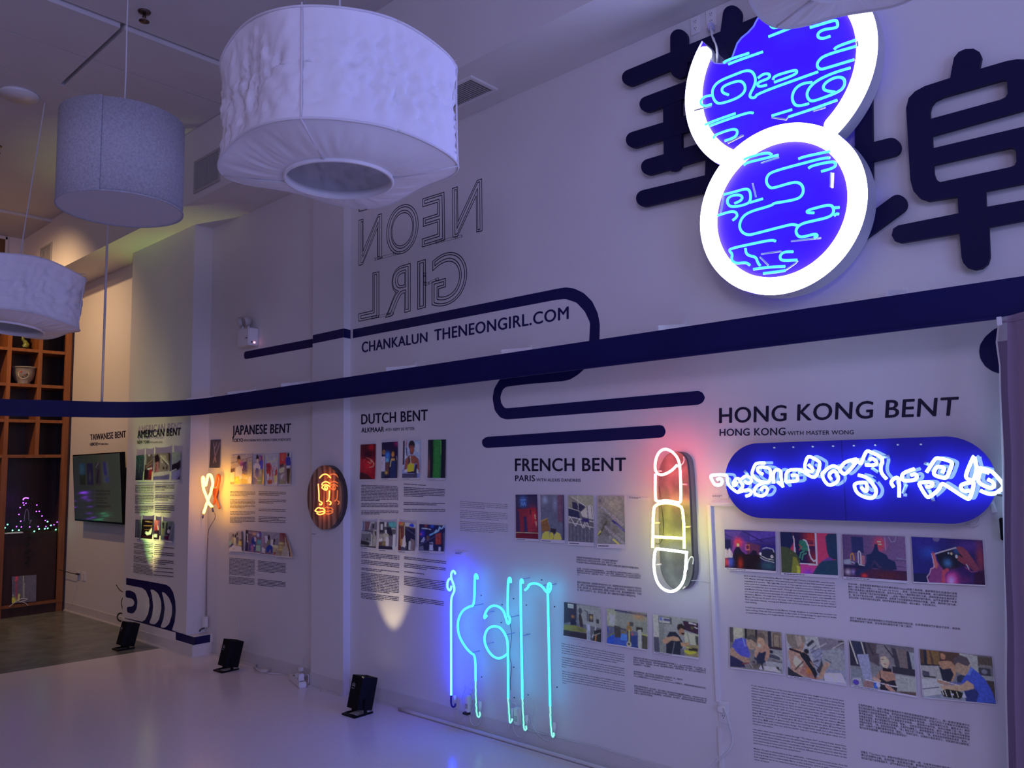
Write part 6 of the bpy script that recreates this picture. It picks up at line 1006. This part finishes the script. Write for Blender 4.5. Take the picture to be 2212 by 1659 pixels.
photo_print('wide print of a man at a bench with tools on pier', [(334.2, 980.5), (369, 977.8), (368.2, 1036), (333.3, 1036.6)], 'g 6c5c44 70644c;p 180c10 .04 .1 .24 .02 .36 .2 .34 .6 .26 .4 .1 .5;p 7c5044 .1 .34 .3 .3 .34 .7 .1 .74;l 5c1c1c .05 .16 .4 .12 .74;p 8a7c54 .4 .06 .7 .1 .9 .4 .4 .3;l c0b890 .03 .4 .1 .9 .44;l 1c1814 .04 .5 .24 .84 .5;e 34281c .6 .56 .06 .06;e 34281c .8 .56 .06 .06;p 2c2418 .86 0 1 .04 1 .5 .9 .3;p 9c9070 0 .72 .7 .68 1 .66 1 .8 .7 .84 0 .86;p 544c5c 0 .86 .6 .84 1 .78 1 1 0 1;e d0c8a8 .5 .34 .03 .02', PA, ref=RA, strip=3, group=A1g, seed=43)
photo_print('print of black tool on pale paper, last in upper row of pier', [(373.1, 976.9), (391.7, 976), (390.8, 1035.7), (372.2, 1036.1)], 'g 6c7054 5c5060;p 141018 .0 .46 .6 .38 1 .28 1 .56 .7 .66 .5 .6 0 .66;l a0a88c .04 0 .7 .5 .62;p 6c6470 0 .74 1 .66 1 .9 .4 1 0 1;p 2c2430 .6 1 1 .84 1 1', PA, ref=(118, 110, 92), strip=3, group=A1g, seed=44)
photo_print('dim narrow print, first in lower row of pier', [(293.9, 1122), (305.3, 1123.2), (303.5, 1161.8), (293.9, 1160.6)], 'g 4c4c40 34342c;l 5c5c50 .1 .3 .2 .3 1', PA, ref=RA, strip=2, group=A2g, seed=45)
photo_print('print of a swan neon over lit bottles on pier', [(308, 1122), (331.9, 1122), (331.3, 1164.2), (306.5, 1162.4)], 'g 180808 0c0404;l d09048 .04 .3 .12 .9 .14;l c07838 .04 .2 .34 .9 .34;l b06c38 .04 .3 .52 .8 .52;p f0d0a0 .34 .72 .4 .62 .6 .66 .8 .5 .86 .4 .9 .56 .8 .76 .5 .82;l 601818 .03 .0 .86 1 .92', PA, ref=(170, 150, 110), strip=3, group=A2g, seed=46)
photo_print('narrow red print with a white bottle label on pier', [(334.9, 1123.2), (346.6, 1124.4), (346.3, 1165.4), (334.3, 1164.2)], 'g c03830 601818;b d06050 .4 .1 .5 .2;l e0c0a0 .16 .6 .3 .7 .5;p 341420 0 .56 1 .5 1 1 0 1;r e8d0a8 .1 .72 .6 .88;b 804868 .8 .2 .2 .2', PA, ref=(190, 150, 120), strip=4, group=A2g, seed=47)
photo_print('print of glass parts and a white round label on pier', [(349.7, 1125.6), (375.9, 1126.2), (374.7, 1169), (349.3, 1165.4)], 'g 6c7450 5c5c54;p 241c18 .1 .1 .24 .06 .26 .5 .14 .5;p 6c6438 .06 .4 .24 .4 .26 .76 .08 .76;p 1c1818 .4 .1 .54 .08 .5 .7 .36 .7;p 2c2420 .6 .3 .8 .24 .7 .8 .5 .7;e d8d0a8 .62 .52 .1 .1;p 541828 .3 .78 .7 .74 .7 .96 .3 .94;l 8c8c78 .05 .9 .2 .7 .9', PA, ref=(150, 140, 105), strip=3, group=A2g, seed=48)
photo_print('tall dark red print of hands above the crossed neon', [(456.2, 950.4), (477.7, 949.6), (476.7, 1010.9), (454.4, 1010.4)], 'g 241018 1c0c14;l 7c4c50 .05 .3 .1 .4 .34 .56 .2 .6 .1;l 7c4c50 .05 .4 .34 .5 .6 .66 .4 .9 .1;l 8a4c48 .05 .5 .6 .36 .82;l 8a4c48 .05 .5 .6 .6 .8', ref=(130, 90, 80), strip=2, seed=49)
# small caption cards
def card(label, y, q, lines=2):
    t = thing('caption_card', label, 'label card'); P = pl(y, q); mb = MB(); o_ = np.array([0, -.003, 0]); mb.add([*[p + o_ for p in P], *P], [(0, 3, 2, 1), (0, 1, 5, 4), (1, 2, 6, 5), (2, 3, 7, 6), (3, 0, 4, 7)]); mb.build('card_sheet', M['paper'], t)
    mb = MB(); q = [np.array(p, float) for p in q]
    for i in range(lines):
        v0, v1 = .18 + i * .3, .30 + i * .3
        for k in range(5 - i):
            u0, u1 = .06 + k * .12, .16 + k * .12; mb.add([p + np.array([0, -.0035, 0]) for p in pl(y, [tuple(q[0] * (1 - u) * (1 - v) + q[1] * u * (1 - v) + q[3] * (1 - u) * v + q[2] * u * v) for u, v in ((u0, v0), (u1, v0), (u1, v1), (u0, v1))])], [(0, 3, 2, 1)])
    mb.build('print_line', M['ink'], t)
card('small white caption card above the blue tall neon tube', W, [(983, 1190), (1008.5, 1191.5), (1008, 1202), (983, 1199)])
card('small white caption card left of the lipstick neon', W, [(1357, 1071.5), (1400, 1075), (1399.5, 1082), (1357, 1078.5)])
card('small white caption card left of the blue neon board', W, [(1537.5, 1068), (1574, 1069.5), (1574.5, 1077.5), (1537, 1076)])
card('small pale card under the face neon', PB, [(674, 1151), (689, 1153), (689, 1157), (674, 1156)])

# ================================================================ TELEVISION
t = thing('television', 'flat television tilted forward under TAIWANESE BENT showing a grey page', 'television')
BLt, BRt = on(1, 3.44, 161.5, 1125), on(1, 3.44, 266.3, 1133.2); TLt, TRt = on(0, BLt[0], 156.6, 982.3), on(0, BRt[0], 260.9, 977)
ty = (TLt[1] + TRt[1]) / 2; tz = (TLt[2] + TRt[2]) / 2; bz_ = (BLt[2] + BRt[2]) / 2; X0, X1 = BLt[0], BRt[0]
C4 = [np.array((X0, ty, tz)), np.array((X1, ty, tz)), np.array((X1, 3.44, bz_)), np.array((X0, 3.44, bz_))]
nb = np.array([0, tz - bz_, 0]); dn = np.cross(C4[1] - C4[0], C4[3] - C4[0]); dn /= np.linalg.norm(dn); dn = dn if dn[1] > 0 else -dn
mb = MB(); mb.add([*C4, *[c + dn * .045 for c in C4]], [(0, 3, 2, 1), (4, 5, 6, 7), (0, 1, 5, 4), (1, 2, 6, 5), (2, 3, 7, 6), (3, 0, 4, 7)]); mb.build('casing', M['black'], t)
def sub(u0, v0, u1, v1, k): 
    P_ = lambda u, v: C4[0] * (1 - u) * (1 - v) + C4[1] * u * (1 - v) + C4[3] * (1 - u) * v + C4[2] * u * v - dn * k
    return [P_(u0, v0), P_(u1, v0), P_(u1, v1), P_(u0, v1)]
o = picture('screen', sub(.012, .016, .985, .972, .002), '''g 2e332e 383b35;b 3c4038 .6 .8 .5 .4;h 262b2a 3a3f36;r 22344a .14 .13 .27 .46;r 1c2018 .14 .3 .27 .46;b 2c4858 .2 .22 .05 .08;r 1c1838 .31 .13 .44 .46;b 38343c .37 .34 .03 .1;r 2c2832 .48 .13 .6 .46;l 4c4850 .02 .5 .2 .56 .13;l 16141c .03 .52 .42 .56 .24;r 3a4048 .64 .13 .77 .42;l 1c2458 .06 .68 .14 .7 .3;b 1c3068 .73 .38 .05 .04;r 2c302c .14 .54 .44 .555;r 2c302c .14 .58 .44 .6;r 2c302c .14 .62 .42 .63;r 2c302c .14 .66 .44 .68;r 2c302c .14 .7 .44 .72;r 2c302c .14 .75 .44 .77;r 2c302c .14 .79 .44 .82;r 2c302c .14 .84 .4 .85;r 222622 .48 .54 .78 .56;r 222622 .48 .585 .78 .6;r 222622 .48 .61 .7 .62;r 222622 .48 .65 .72 .665;r 222622 .48 .69 .64 .7;r 222622 .48 .72 .72 .735;r 222622 .48 .76 .78 .775;r 222622 .48 .78 .7 .79''', 84, 100, None, t, material=M['screen'], noise=.05)
box('wall_mount', (X0 + X1) / 2 - .15, (X0 + X1) / 2 + .15, 3.45, W, 1.3, 1.6, M['black'], t)
# ================================================================ FLOOR UPLIGHTS
def uplight(px, py, label, lit=None, lean=.24, turn=0.0, emblem=True):
    c = on(2, 0, px, py); t = thing('floor_uplight', label, 'floor light', (c[0], c[1], 0), (0, 0, turn))
    w2, d2, h = .056, .06, .205
    Mx = Matrix.Rotation(-lean, 4, 'X') @ Matrix.Translation((0, 0, 0)); off = Vector((0, 0, .03))
    def T(v): return tuple((Mx @ Vector(v)) + off)
    prof = [(-w2, -d2), (w2, -d2), (w2 + .004, -d2 * .3), (w2 + .004, d2), (-w2, d2)]
    V = [T((x, y, z)) for z in (0, h) for x, y in prof]; top = [5, 6, 7, 8, 9]
    n = 5; Fq = [tuple(range(n))[::-1]] + [(k, (k + 1) % n, n + (k + 1) % n, n + k) for k in range(n)]
    V += [T((x * .86, y * .86, h)) for x, y in prof] + [T((x * .86, y * .86, h - .02)) for x, y in prof]
    Fq += [(5 + k, 5 + (k + 1) % n, 10 + (k + 1) % n, 10 + k) for k in range(n)] + [(10 + k, 10 + (k + 1) % n, 15 + (k + 1) % n, 15 + k) for k in range(n)]
    mesh('housing', V, Fq, M['black'], t)
    lm = mat('uplight_lens', (.4, .4, .4), .15) if lit is None else mat('uplight_lens_lit', (.4, .4, .4), .15, emit=lit, es=1.2)
    mesh('lens', [T((x * .86, y * .86, h - .018)) for x, y in prof], [tuple(range(n))], lm, t)
    mb = MB(); mb.box(-w2 - .012, -w2 - .004, -.07, .06, 0, .012); mb.box(w2 + .006, w2 + .014, -.07, .06, 0, .012); mb.box(-w2 - .012, w2 + .014, -.09, -.06, 0, .01)
    mb.box(-w2 - .011, -w2 - .005, -.012, .012, .0, .10); mb.box(w2 + .007, w2 + .013, -.012, .012, .0, .10); mb.build('stand', M['black'], t)
    for sx in (-w2 - .016, w2 + .016):
        V, Fq = sweep([(sx - .004, 0, .09), (sx + .004, 0, .09)], .011, 10); mesh('knob', V, Fq, M['black'], t)
    if emblem:
        mb = MB(); co, fs = text_mesh('slz', .02); co = co * .034; 
        mb.add([T((-.043 + p[0], -d2 - .0008, .135 + p[1])) for p in co], fs)
        co, fs = text_mesh('lighting', .02); co = co * .010; mb.add([T((-.043 + p[0], -d2 - .0008, .120 + p[1])) for p in co], fs)
        mb.build('emblem', mat('grey_print', (.30, .30, .32), .5), t)
    return c
c3_ = uplight(776, 1541, 'black floor uplight in front of the narrow pier throwing a cream beam', (1, .85, .55))
c1_ = uplight(270, 1401, 'black floor uplight before the ribbon graphic of the American pier', (.8, .9, .4))
c2u = uplight(492, 1447, 'black floor uplight standing near the coiled white cable')
def beam(x, y, z, col, p, ax, size, blend, rad=.012):
    return lamp('SPOT', 'uplight_beam', (x, y, z), col, p, aim=(x + ax[0], y + ax[1], z + ax[2]), spot_size=math.radians(size), spot_blend=blend, shadow_soft_size=rad)
beam(-4.36, 3.30, .235, (1, .80, .46), 20, (.0, .40, 1), 47, .75)
beam(-7.70, 3.12, .235, (.85, .90, .25), 85, (.02, .10, 1), 44, .8)
beam(-7.74, 3.12, .235, (.35, .9, .18), 60, (-.06, .22, 1), 30, .7)
beam(-7.68, 3.125, .235, (1, .32, .38), 55, (.01, .20, 1), 17, .8)
beam(-7.72, 3.12, .235, (1, .75, .3), 30, (.05, .24, 1), 36, .9)

# ================================================================ SMALL FITTINGS
def outlet(label, y, q, plug=False, name='wall_outlet', grp=None):
    t = thing(name, label, 'outlet'); P = pl(y, q); x0, x1 = (P[0][0] + P[3][0]) / 2, (P[1][0] + P[2][0]) / 2; z1, z0 = (P[0][2] + P[1][2]) / 2, (P[2][2] + P[3][2]) / 2
    box('cover_plate', x0, x1, y - .006, y, z0, z1, M['white'], t, bevel=.002); xm = (x0 + x1) / 2; h = z1 - z0
    for k, zc0 in enumerate((z0 + h * .3, z0 + h * .7)):
        box('socket', xm - h * .14, xm + h * .14, y - .008, y - .005, zc0 - h * .13, zc0 + h * .13, M['white'], t, bevel=.0012)
        mb = MB(); s_ = h * .05; mb.box(xm - s_ * 1.3, xm - s_ * .8, y - .0085, y - .0075, zc0, zc0 + s_ * 1.6); mb.box(xm + s_ * .8, xm + s_ * 1.3, y - .0085, y - .0075, zc0, zc0 + s_ * 1.6); mb.box(xm - s_ * .4, xm + s_ * .4, y - .0085, y - .0075, zc0 - s_ * 1.6, zc0 - s_ * .8); mb.build('slots', M['ink'], t)
    return t, xm, z0, z1
c5 = lambda L: cr(1240, 0, 5.53, L)
outlet('left white power outlet high on the wall between the navy strokes', W, c5([(1395, 225), (1512, 178), (1512, 388), (1400, 438)]))
t, xm, z0, z1 = outlet('right white power outlet high on the wall with a plug in it', W, c5([(1575, 132), (1700, 92), (1708, 305), (1590, 350)]))
pb = pl(3.52, c5([(1600, 290), (1655, 275), (1665, 350), (1610, 365)])); box('plug', pb[0][0], pb[1][0], 3.51, 3.543, pb[2][2], pb[0][2], mat('clear_plug', (.5, .48, .7), .2), t, bevel=.003)
tube('plug_lead', [on(1, y, *q) for y, q in zip((3.52, 3.50, 3.49, 3.47), c5([(1650, 360), (1670, 460), (1700, 560), (1705, 700)]))], .004, M['cord'], t)
t, xm, z0, z1 = outlet('white power outlet near the floor under the thin grey channel', W, cr(1480, 1490, 9.82, [(712, 215), (935, 265), (935, 720), (720, 680)]))
box('plug', xm - .016, xm + .014, W - .035, W - .006, z1 - .045, z1 - .02, M['white'], t, bevel=.003)
tube('plug_lead', [on(1, y, *q) for y, q in zip((3.52, 3.50, 3.49, 3.49, 3.49, 3.47, 3.46, 3.45), cr(1480, 1490, 9.82, [(820, 400), (880, 520), (930, 700), (990, 900), (1020, 1100), (950, 1280), (700, 1480), (520, 1660)]))] + [on(1, 3.44, 1515, 1690)], .0045, M['cord'], t)
outlet('pale outlet with a black plug low beside the wooden shelving', W, cr(80, 1180, 6.143, [(530, 325), (568, 330), (560, 445), (528, 440)]))
outlet('pale blank outlet beside the plugged one below the television', W, cr(80, 1180, 6.143, [(602, 340), (652, 348), (645, 468), (598, 455)]))
t = thing('black_cable', 'black cable with plug running from shelving to the low outlet', 'cable')
tube('lead', [on(0, BX + .03, *q) for q in cr(80, 1180, 6.143, [(290, 310), (340, 325)])] + [on(1, 3.50, *q) for q in cr(80, 1180, 6.143, [(400, 340), (470, 362)])] + [on(1, 3.52, *q) for q in cr(80, 1180, 6.143, [(540, 370)])], .004, M['bcord'], t)
P = pl(3.52, cr(80, 1180, 6.143, [(515, 358), (545, 380)])); box('plug', P[0][0], P[1][0], 3.515, 3.54, P[1][2], P[0][2], M['bcord'], t)
tag(tube('thin_lead', [on(1, 3.53, *q) for q in cr(80, 1180, 6.143, [(540, 390), (535, 480), (510, 620), (470, 760), (400, 830)])], .0018, M['cord']), 'thin lead drooping from the outlet under the television', 'cable')
t = thing('looped_cable', 'black looped cable hanging at the left edge of the American pier', 'cable')
for L in ([(1050, 512), (1080, 560), (1120, 600), (1165, 615)], [(1165, 620), (1150, 690), (1155, 760), (1150, 830), (1145, 880)], [(1165, 660), (1125, 700), (1118, 760), (1135, 830), (1148, 890)]): tube('lead', [on(1, 3.40, *q) for q in cr(80, 1180, 6.143, L)], .004, M['bcord'], t)
for k in range(3): tube('loop', [on(1, 3.40 - .006 * k, *q) for q in cr(80, 1180, 6.143, [(1108 + 46 * math.cos(a) + k * 3, 940 + (58 - 5 * k) * math.sin(a)) for a in [j * .4 for j in range(17)]])], .004, M['bcord'], t)

# grey channels, upright and level, left of the blue board
t = thing('cable_channel', 'thin white cable channel running from below the blue board down to the outlet', 'cable channel')
A, B = on(1, W, 1533.5, 1090), on(1, W, 1554, 1515); box('upright_channel', A[0] - .008, A[0] + .010, W - .014, W, B[2], A[2], M['white'], t)
C = on(1, W, 1600, 1092); box('level_channel', A[0] + .008, C[0] + .25, W - .012, W, A[2] - .006, A[2] + .012, M['white'], t)
box('lower_channel', A[0] - .006, A[0] + .012, W - .012, W, 0.1, B[2] - .12, M['white'], t)
tube('wire', [on(1, 3.54, *q) for q in cr(1480, 1040, 11.06, [(560, 560), (545, 760), (560, 1000), (570, 1200), (540, 1500), (565, 1660)])] + [on(1, 3.54, 1534, 1260)], .0012, M['cord'], t)
tag(tube('wire_stub', [on(1, 3.53, 1551, 1633), on(1, 3.53, 1546, 1644)], .003, M['cord'], sm=0), 'short white wire stub beside the low outlet cable', 'cable')
# black tablet and taped scrap right of the blue board
P = pl(3.535, cr(1520, 840, 3.197, [(2042, 890), (2105, 895), (2110, 1050), (2058, 1045)])); tag(box('wall_tablet', P[0][0], P[1][0] + .05, 3.525, W, P[3][2], P[0][2], M['black'], None, bevel=.003), 'small black panel on the wall beside the curtain edge', 'tablet')
P = pl(3.52, cr(1520, 840, 3.197, [(1985, 780), (2005, 770), (2020, 820), (2028, 850), (1995, 855), (1978, 830)])); 
for i, p in enumerate(P): p[1] += (-.01, .0, -.015, 0, -.012, .01)[i]
tag(mesh('tape_scrap', [*P, *[p + np.array([0, .002, 0]) for p in P]], [(5, 4, 3, 2, 1, 0), (6, 7, 8, 9, 10, 11)] + [(i, (i + 1) % 6, 6 + (i + 1) % 6, 6 + i) for i in range(6)], M['paper']), 'crumpled pale paper scrap sticking out right of the blue board', 'paper scrap')

# emergency light
t = thing('emergency_light', 'white twin-head emergency light with red indicator on the wall', 'emergency light')
box('housing', -6.335, -6.145, 3.455, W, 2.675, 2.825, M['white'], t, bevel=.008)
for x, z, dx in ((-6.315, 2.90, -.55), (-6.225, 2.895, -.15)):
    d = Vector((dx, -.75, -.25)).normalized(); c = Vector((x, 3.49, z)); V, Fq = sweep([c + d * .035, c + d * .03, c, c - d * .03], [.044, .047, .045, .022], 20); mesh('lamp_head', V, Fq, mat('aged_white_plastic', (.5, .46, .44), .4), t, True)
    V, Fq = sweep([c + d * .036, c + d * .0355], [.036, .036], 20); mesh('lens', V, Fq, mat('ribbed_lens', (.35, .3, .3), .15), t)
    V, Fq = sweep([c - d * .01 - Vector((0, 0, .04)), (x, 3.49, 2.82)], .010, 8); mesh('swivel', V, Fq, M['white'], t)
box('test_slot', -6.19, -6.165, 3.452, 3.456, 2.735, 2.742, M['ink'], t)
V, Fq = sweep([(-6.145, 3.51, 2.70), (-6.141, 3.51, 2.70)], .007, 10); mesh('indicator', V, Fq, mat('red_indicator', (.3, 0, 0), .3, emit=(1, .25, .4), es=7), t)
V, Fq = sweep([(-6.145, 3.485, 2.702), (-6.142, 3.485, 2.702)], .007, 10); mesh('test_button', V, Fq, M['ink'], t)

# power strip, coil and leads on the floor by the narrow pier
f_ = lambda L, z=.006: [on(2, z, *q) for q in cr(380, 1200, 4.148, L)]
t = thing('power_strip', 'white power strip on the floor at the foot of the narrow pier', 'power strip')
a, b = f_([(1050, 1105)])[0], f_([(1130, 1172)])[0]; d = Vector(b - a).normalized(); L_ = (Vector(b) - Vector(a)).length; ang_ = math.atan2(d.y, d.x)
t.location = (a[0], a[1], 0); t.rotation_euler = (0, 0, ang_)
box('strip_body', -.02, L_ + .02, -.028, .028, 0, .04, M['white'], t, bevel=.005)
for k in range(4): box('socket', .03 + k * L_ / 4, .055 + k * L_ / 4, -.012, .012, .0395, .0415, mat('socket_grey', (.1, .1, .1), .4), t)
box('adaptor', L_ * .78, L_ * .95, -.02, .02, .04, .09, M['white'], t, bevel=.004)
box('adaptor', L_ * .4, L_ * .5, -.015, .015, .04, .07, M['white'], t, bevel=.003)
t = thing('extension_cable', 'white extension cable coiled on the floor beside the power strip', 'cable')
for k in range(4): tube('coil', f_([(775 + 80 * math.cos(a_ + k * .2) * (1 - .06 * k), 1000 + (22 + 4 * k) * math.sin(a_ + k * .2) + 10 * math.cos(a_)) for a_ in [j * .45 for j in range(15)]], .008 + .005 * k), .0045, M['cord'], t, 6)
tube('lead', f_([(590, 925), (640, 955), (700, 985), (760, 970)]), .0045, M['cord'], t, 6); tube('lead', f_([(785, 1045), (850, 1060), (930, 1060), (1035, 1070), (1050, 1100)]), .0045, M['cord'], t, 6)
tube('lead', f_([(585, 935), (650, 970), (720, 1000)], .004), .0045, M['cord'], t, 6)
t = thing('adaptor_leads', 'white plugs and leads rising from power strip to the wall', 'cable')
wl = lambda L, y=3.5: [on(1, y, *q) for q in cr(380, 1200, 4.148, L)]
tube('lead', wl([(1140, 1130), (1145, 1090), (1170, 1065), (1188, 1070)], 3.47), .0035, M['cord'], t, 6); tube('lead', wl([(1188, 1070), (1192, 1110), (1185, 1150)], 3.47), .0035, M['cord'], t, 6)
tube('lead', wl([(1110, 1110), (1105, 1060), (1115, 1010), (1135, 960), (1128, 940), (1165, 880)], 3.5), .002, M['cord'], t, 6)
P = wl([(1105, 998), (1130, 1000), (1125, 1038), (1098, 1035)], 3.48); box('plug', P[0][0], P[1][0], 3.47, 3.495, P[2][2], P[0][2], M['white'], t, bevel=.003)
t = thing('draped_lead', 'loosely draped white lead along the foot of the narrow pier', 'cable')
tube('lead', [on(2, .006, *q) for q in cr(380, 1200, 4.148, [(1185, 1150), (1240, 1180), (1300, 1200), (1300, 1215), (1330, 1200), (1360, 1205), (1385, 1225), (1410, 1212), (1440, 1215), (1480, 1238), (1510, 1222), (1570, 1220)])], .0035, M['cord'], t, 6)
tag(tube('wall_lead', [on(1, 3.535, *q) for q in cr(380, 1200, 4.148, [(535, 490), (552, 500), (560, 540), (568, 620), (566, 700), (560, 780), (545, 860)])], .003, M['cord'], n=6), 'thin white lead hanging on the wall under the Japanese text', 'cable')
V, Fq = sweep(chaikin([(-4.25, 3.515, .012), (-3.6, 3.518, .012), (-2.9, 3.518, .012), (-2.2, 3.52, .012), (-.4, 3.52, .012)], 1), .011, 8); tag(mesh('floor_cable_cover', V, Fq, M['cord'], None, True), 'white cable tube lying along the wall foot under the tall neon', 'cable cover')
tag(tube('wall_foot_wire', [on(1, 3.54, *q) for q in [(1145, 1573), (1158, 1580), (1175, 1586), (1195, 1590), (1245, 1604), (1290, 1612), (1340, 1631), (1372, 1640), (1400, 1656), (1440, 1668)]], .0026, M['cord'], n=6), 'thin white wire running along the top of the baseboard', 'cable')
# transformers and leads of the tall tubes
k1 = lambda L, y=3.52: [on(1, y, *q) for q in cr(980, 1440, 9.217, L)]
def pack(label, q):
    t = thing('neon_transformer', label, 'transformer'); P = k1(q, 3.51); box('case', P[0][0], P[1][0], 3.50, 3.535, P[2][2], P[0][2], M['white'], t, bevel=.006); mb = MB()
    xm, zm, h = (P[0][0] + P[1][0]) / 2, (P[0][2] + P[2][2]) / 2, P[0][2] - P[2][2]
    for i in range(4): mb.box(xm - .010, xm + .010, 3.4985, 3.50, zm - h * .25 + i * h * .08, zm - h * .25 + i * h * .08 + .002)
    mb.build('rating_print', M['ink'], t); return t
t = pack('white neon transformer between the blue tube and the bulging tube', [(240, 570), (310, 580), (310, 915), (235, 900)])
for L in ([(240, 590), (170, 560), (240, 440), (205, 385), (260, 400), (370, 470)], [(230, 440), (150, 620), (150, 780), (205, 880), (180, 1000), (120, 1040), (75, 960), (90, 860)], [(320, 540), (360, 530), (385, 600), (340, 900), (355, 970), (375, 900), (400, 620)], [(325, 990), (340, 1120), (430, 1200), (520, 1130), (550, 1000)]): tube('lead', k1(L), .0028, M['cord'], t, 6)
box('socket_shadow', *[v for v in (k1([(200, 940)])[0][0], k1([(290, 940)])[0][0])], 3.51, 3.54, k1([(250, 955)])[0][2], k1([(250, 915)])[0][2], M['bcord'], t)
t = pack('white neon transformer between the a-shaped tube and the straight tube', [(1205, 800), (1300, 810), (1320, 1180), (1225, 1160)])
for L in ([(1150, 780), (1160, 735), (1200, 720), (1240, 750), (1248, 800)], [(1175, 1120), (1190, 1260), (1260, 1380), (1330, 1415), (1400, 1360), (1440, 1280)], [(1110, 1165), (1080, 1260), (1050, 1320)]): tube('lead', k1(L), .003, M['cord'], t, 6)
t = thing('wall_leads', 'white leads looping down between the straight tube and the arched tube', 'cable')
for L in ([(1445, 575), (1520, 600), (1600, 720), (1610, 850), (1560, 1000), (1560, 1160), (1640, 1310), (1760, 1420), (1900, 1490)], [(1450, 1250), (1560, 1290), (1680, 1310), (1780, 1345), (1880, 1350)], [(1480, 1180), (1520, 1120), (1500, 1040)]): tube('lead', k1(L), .003, M['cord'], t, 6)
tag(tube('thin_dark_lead', [on(1, 3.53, *q) for q in cr(920, 1180, 3.606, [(655, 600), (672, 690), (655, 790), (652, 870), (672, 940), (655, 1040), (660, 1120)])], .0014, M['bcord'], n=5), 'thin dark lead hanging down behind the a-shaped turquoise tube', 'cable')
# three fine suspension wires under the ceiling
for px, y1_, lab in ((167, 118, 'faint suspension wire left of the grey felt drum'), (222, 60, 'faint suspension wire above the grey felt drum, left one'), (382, 110, 'faint suspension wire right of the grey drum cable')):
    a = on(1, 2.9, px, 5); tag(tube('suspension_wire', [(a[0], 2.9, 4.56), (a[0], 2.9, 3.91)], .0012, M['wire'], sm=0, n=5), lab, 'wire') if False else None

# ================================================================ CURTAIN
xs_ = on(1, YB - .012, 2167, 800)[0]; pts = [(xs_ + .03, YB + .02), (xs_ + .008, YB + .012), (xs_, YB - .004), (xs_ + .008, YB - .02), (xs_ + .03, YB - .03)]
for k in range(1, 40): pts.append((xs_ + .03 + k * .02, YB - .03 - k * .012 + .014 * math.sin(k * .9) + .008 * math.sin(k * 2.1)))
V = []; Fq = []; H = 24; n = len(pts)
for j in range(H + 1):
    z = ZBm * (1 - j / H) + .01 * (j / H); g = j / H
    for i, (x, y) in enumerate(pts): V.append((x - .115 * g + .008 * mn.noise(Vector((i * .25, g * 6, 1))) - (.01 * math.sin(min(1, g * 14) * math.pi) if i < 4 else 0), y - .01 * g + .01 * mn.noise(Vector((i * .2, g * 5, 7))), z + (.004 if j == 0 and i > 4 else 0)))
for j in range(H):
    for i in range(n - 1): a = j * n + i; Fq.append((a, a + 1, a + n + 1, a + n))
ct = thing('curtain', 'white cloth curtain hanging from the navy band at the right edge', 'curtain'); cm = mat('shaded_curtain_cloth', (.26, .19, .27), .85, bump=.4, bscale=14)  # shade of the unlit side is put into the cloth colour; hem stays white
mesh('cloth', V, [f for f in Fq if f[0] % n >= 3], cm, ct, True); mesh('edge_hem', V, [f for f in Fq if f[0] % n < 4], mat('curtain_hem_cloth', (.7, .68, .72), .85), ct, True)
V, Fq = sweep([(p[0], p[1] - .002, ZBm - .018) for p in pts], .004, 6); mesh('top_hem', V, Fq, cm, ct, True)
box('hook', xs_ - .005, xs_ + .012, YB - .03, YB - .012, ZBm - .03, ZBm + .002, M['white'], ct, bevel=.002)

for o in bpy.data.objects:
    if o.type == 'MESH' and o.parent is None and 'kind' not in o and 'label' not in o: print('UNTAGGED', o.name)
for o in list(bpy.data.objects):
    if o.type == 'EMPTY' and not o.children: print('EMPTY THING', o.name)
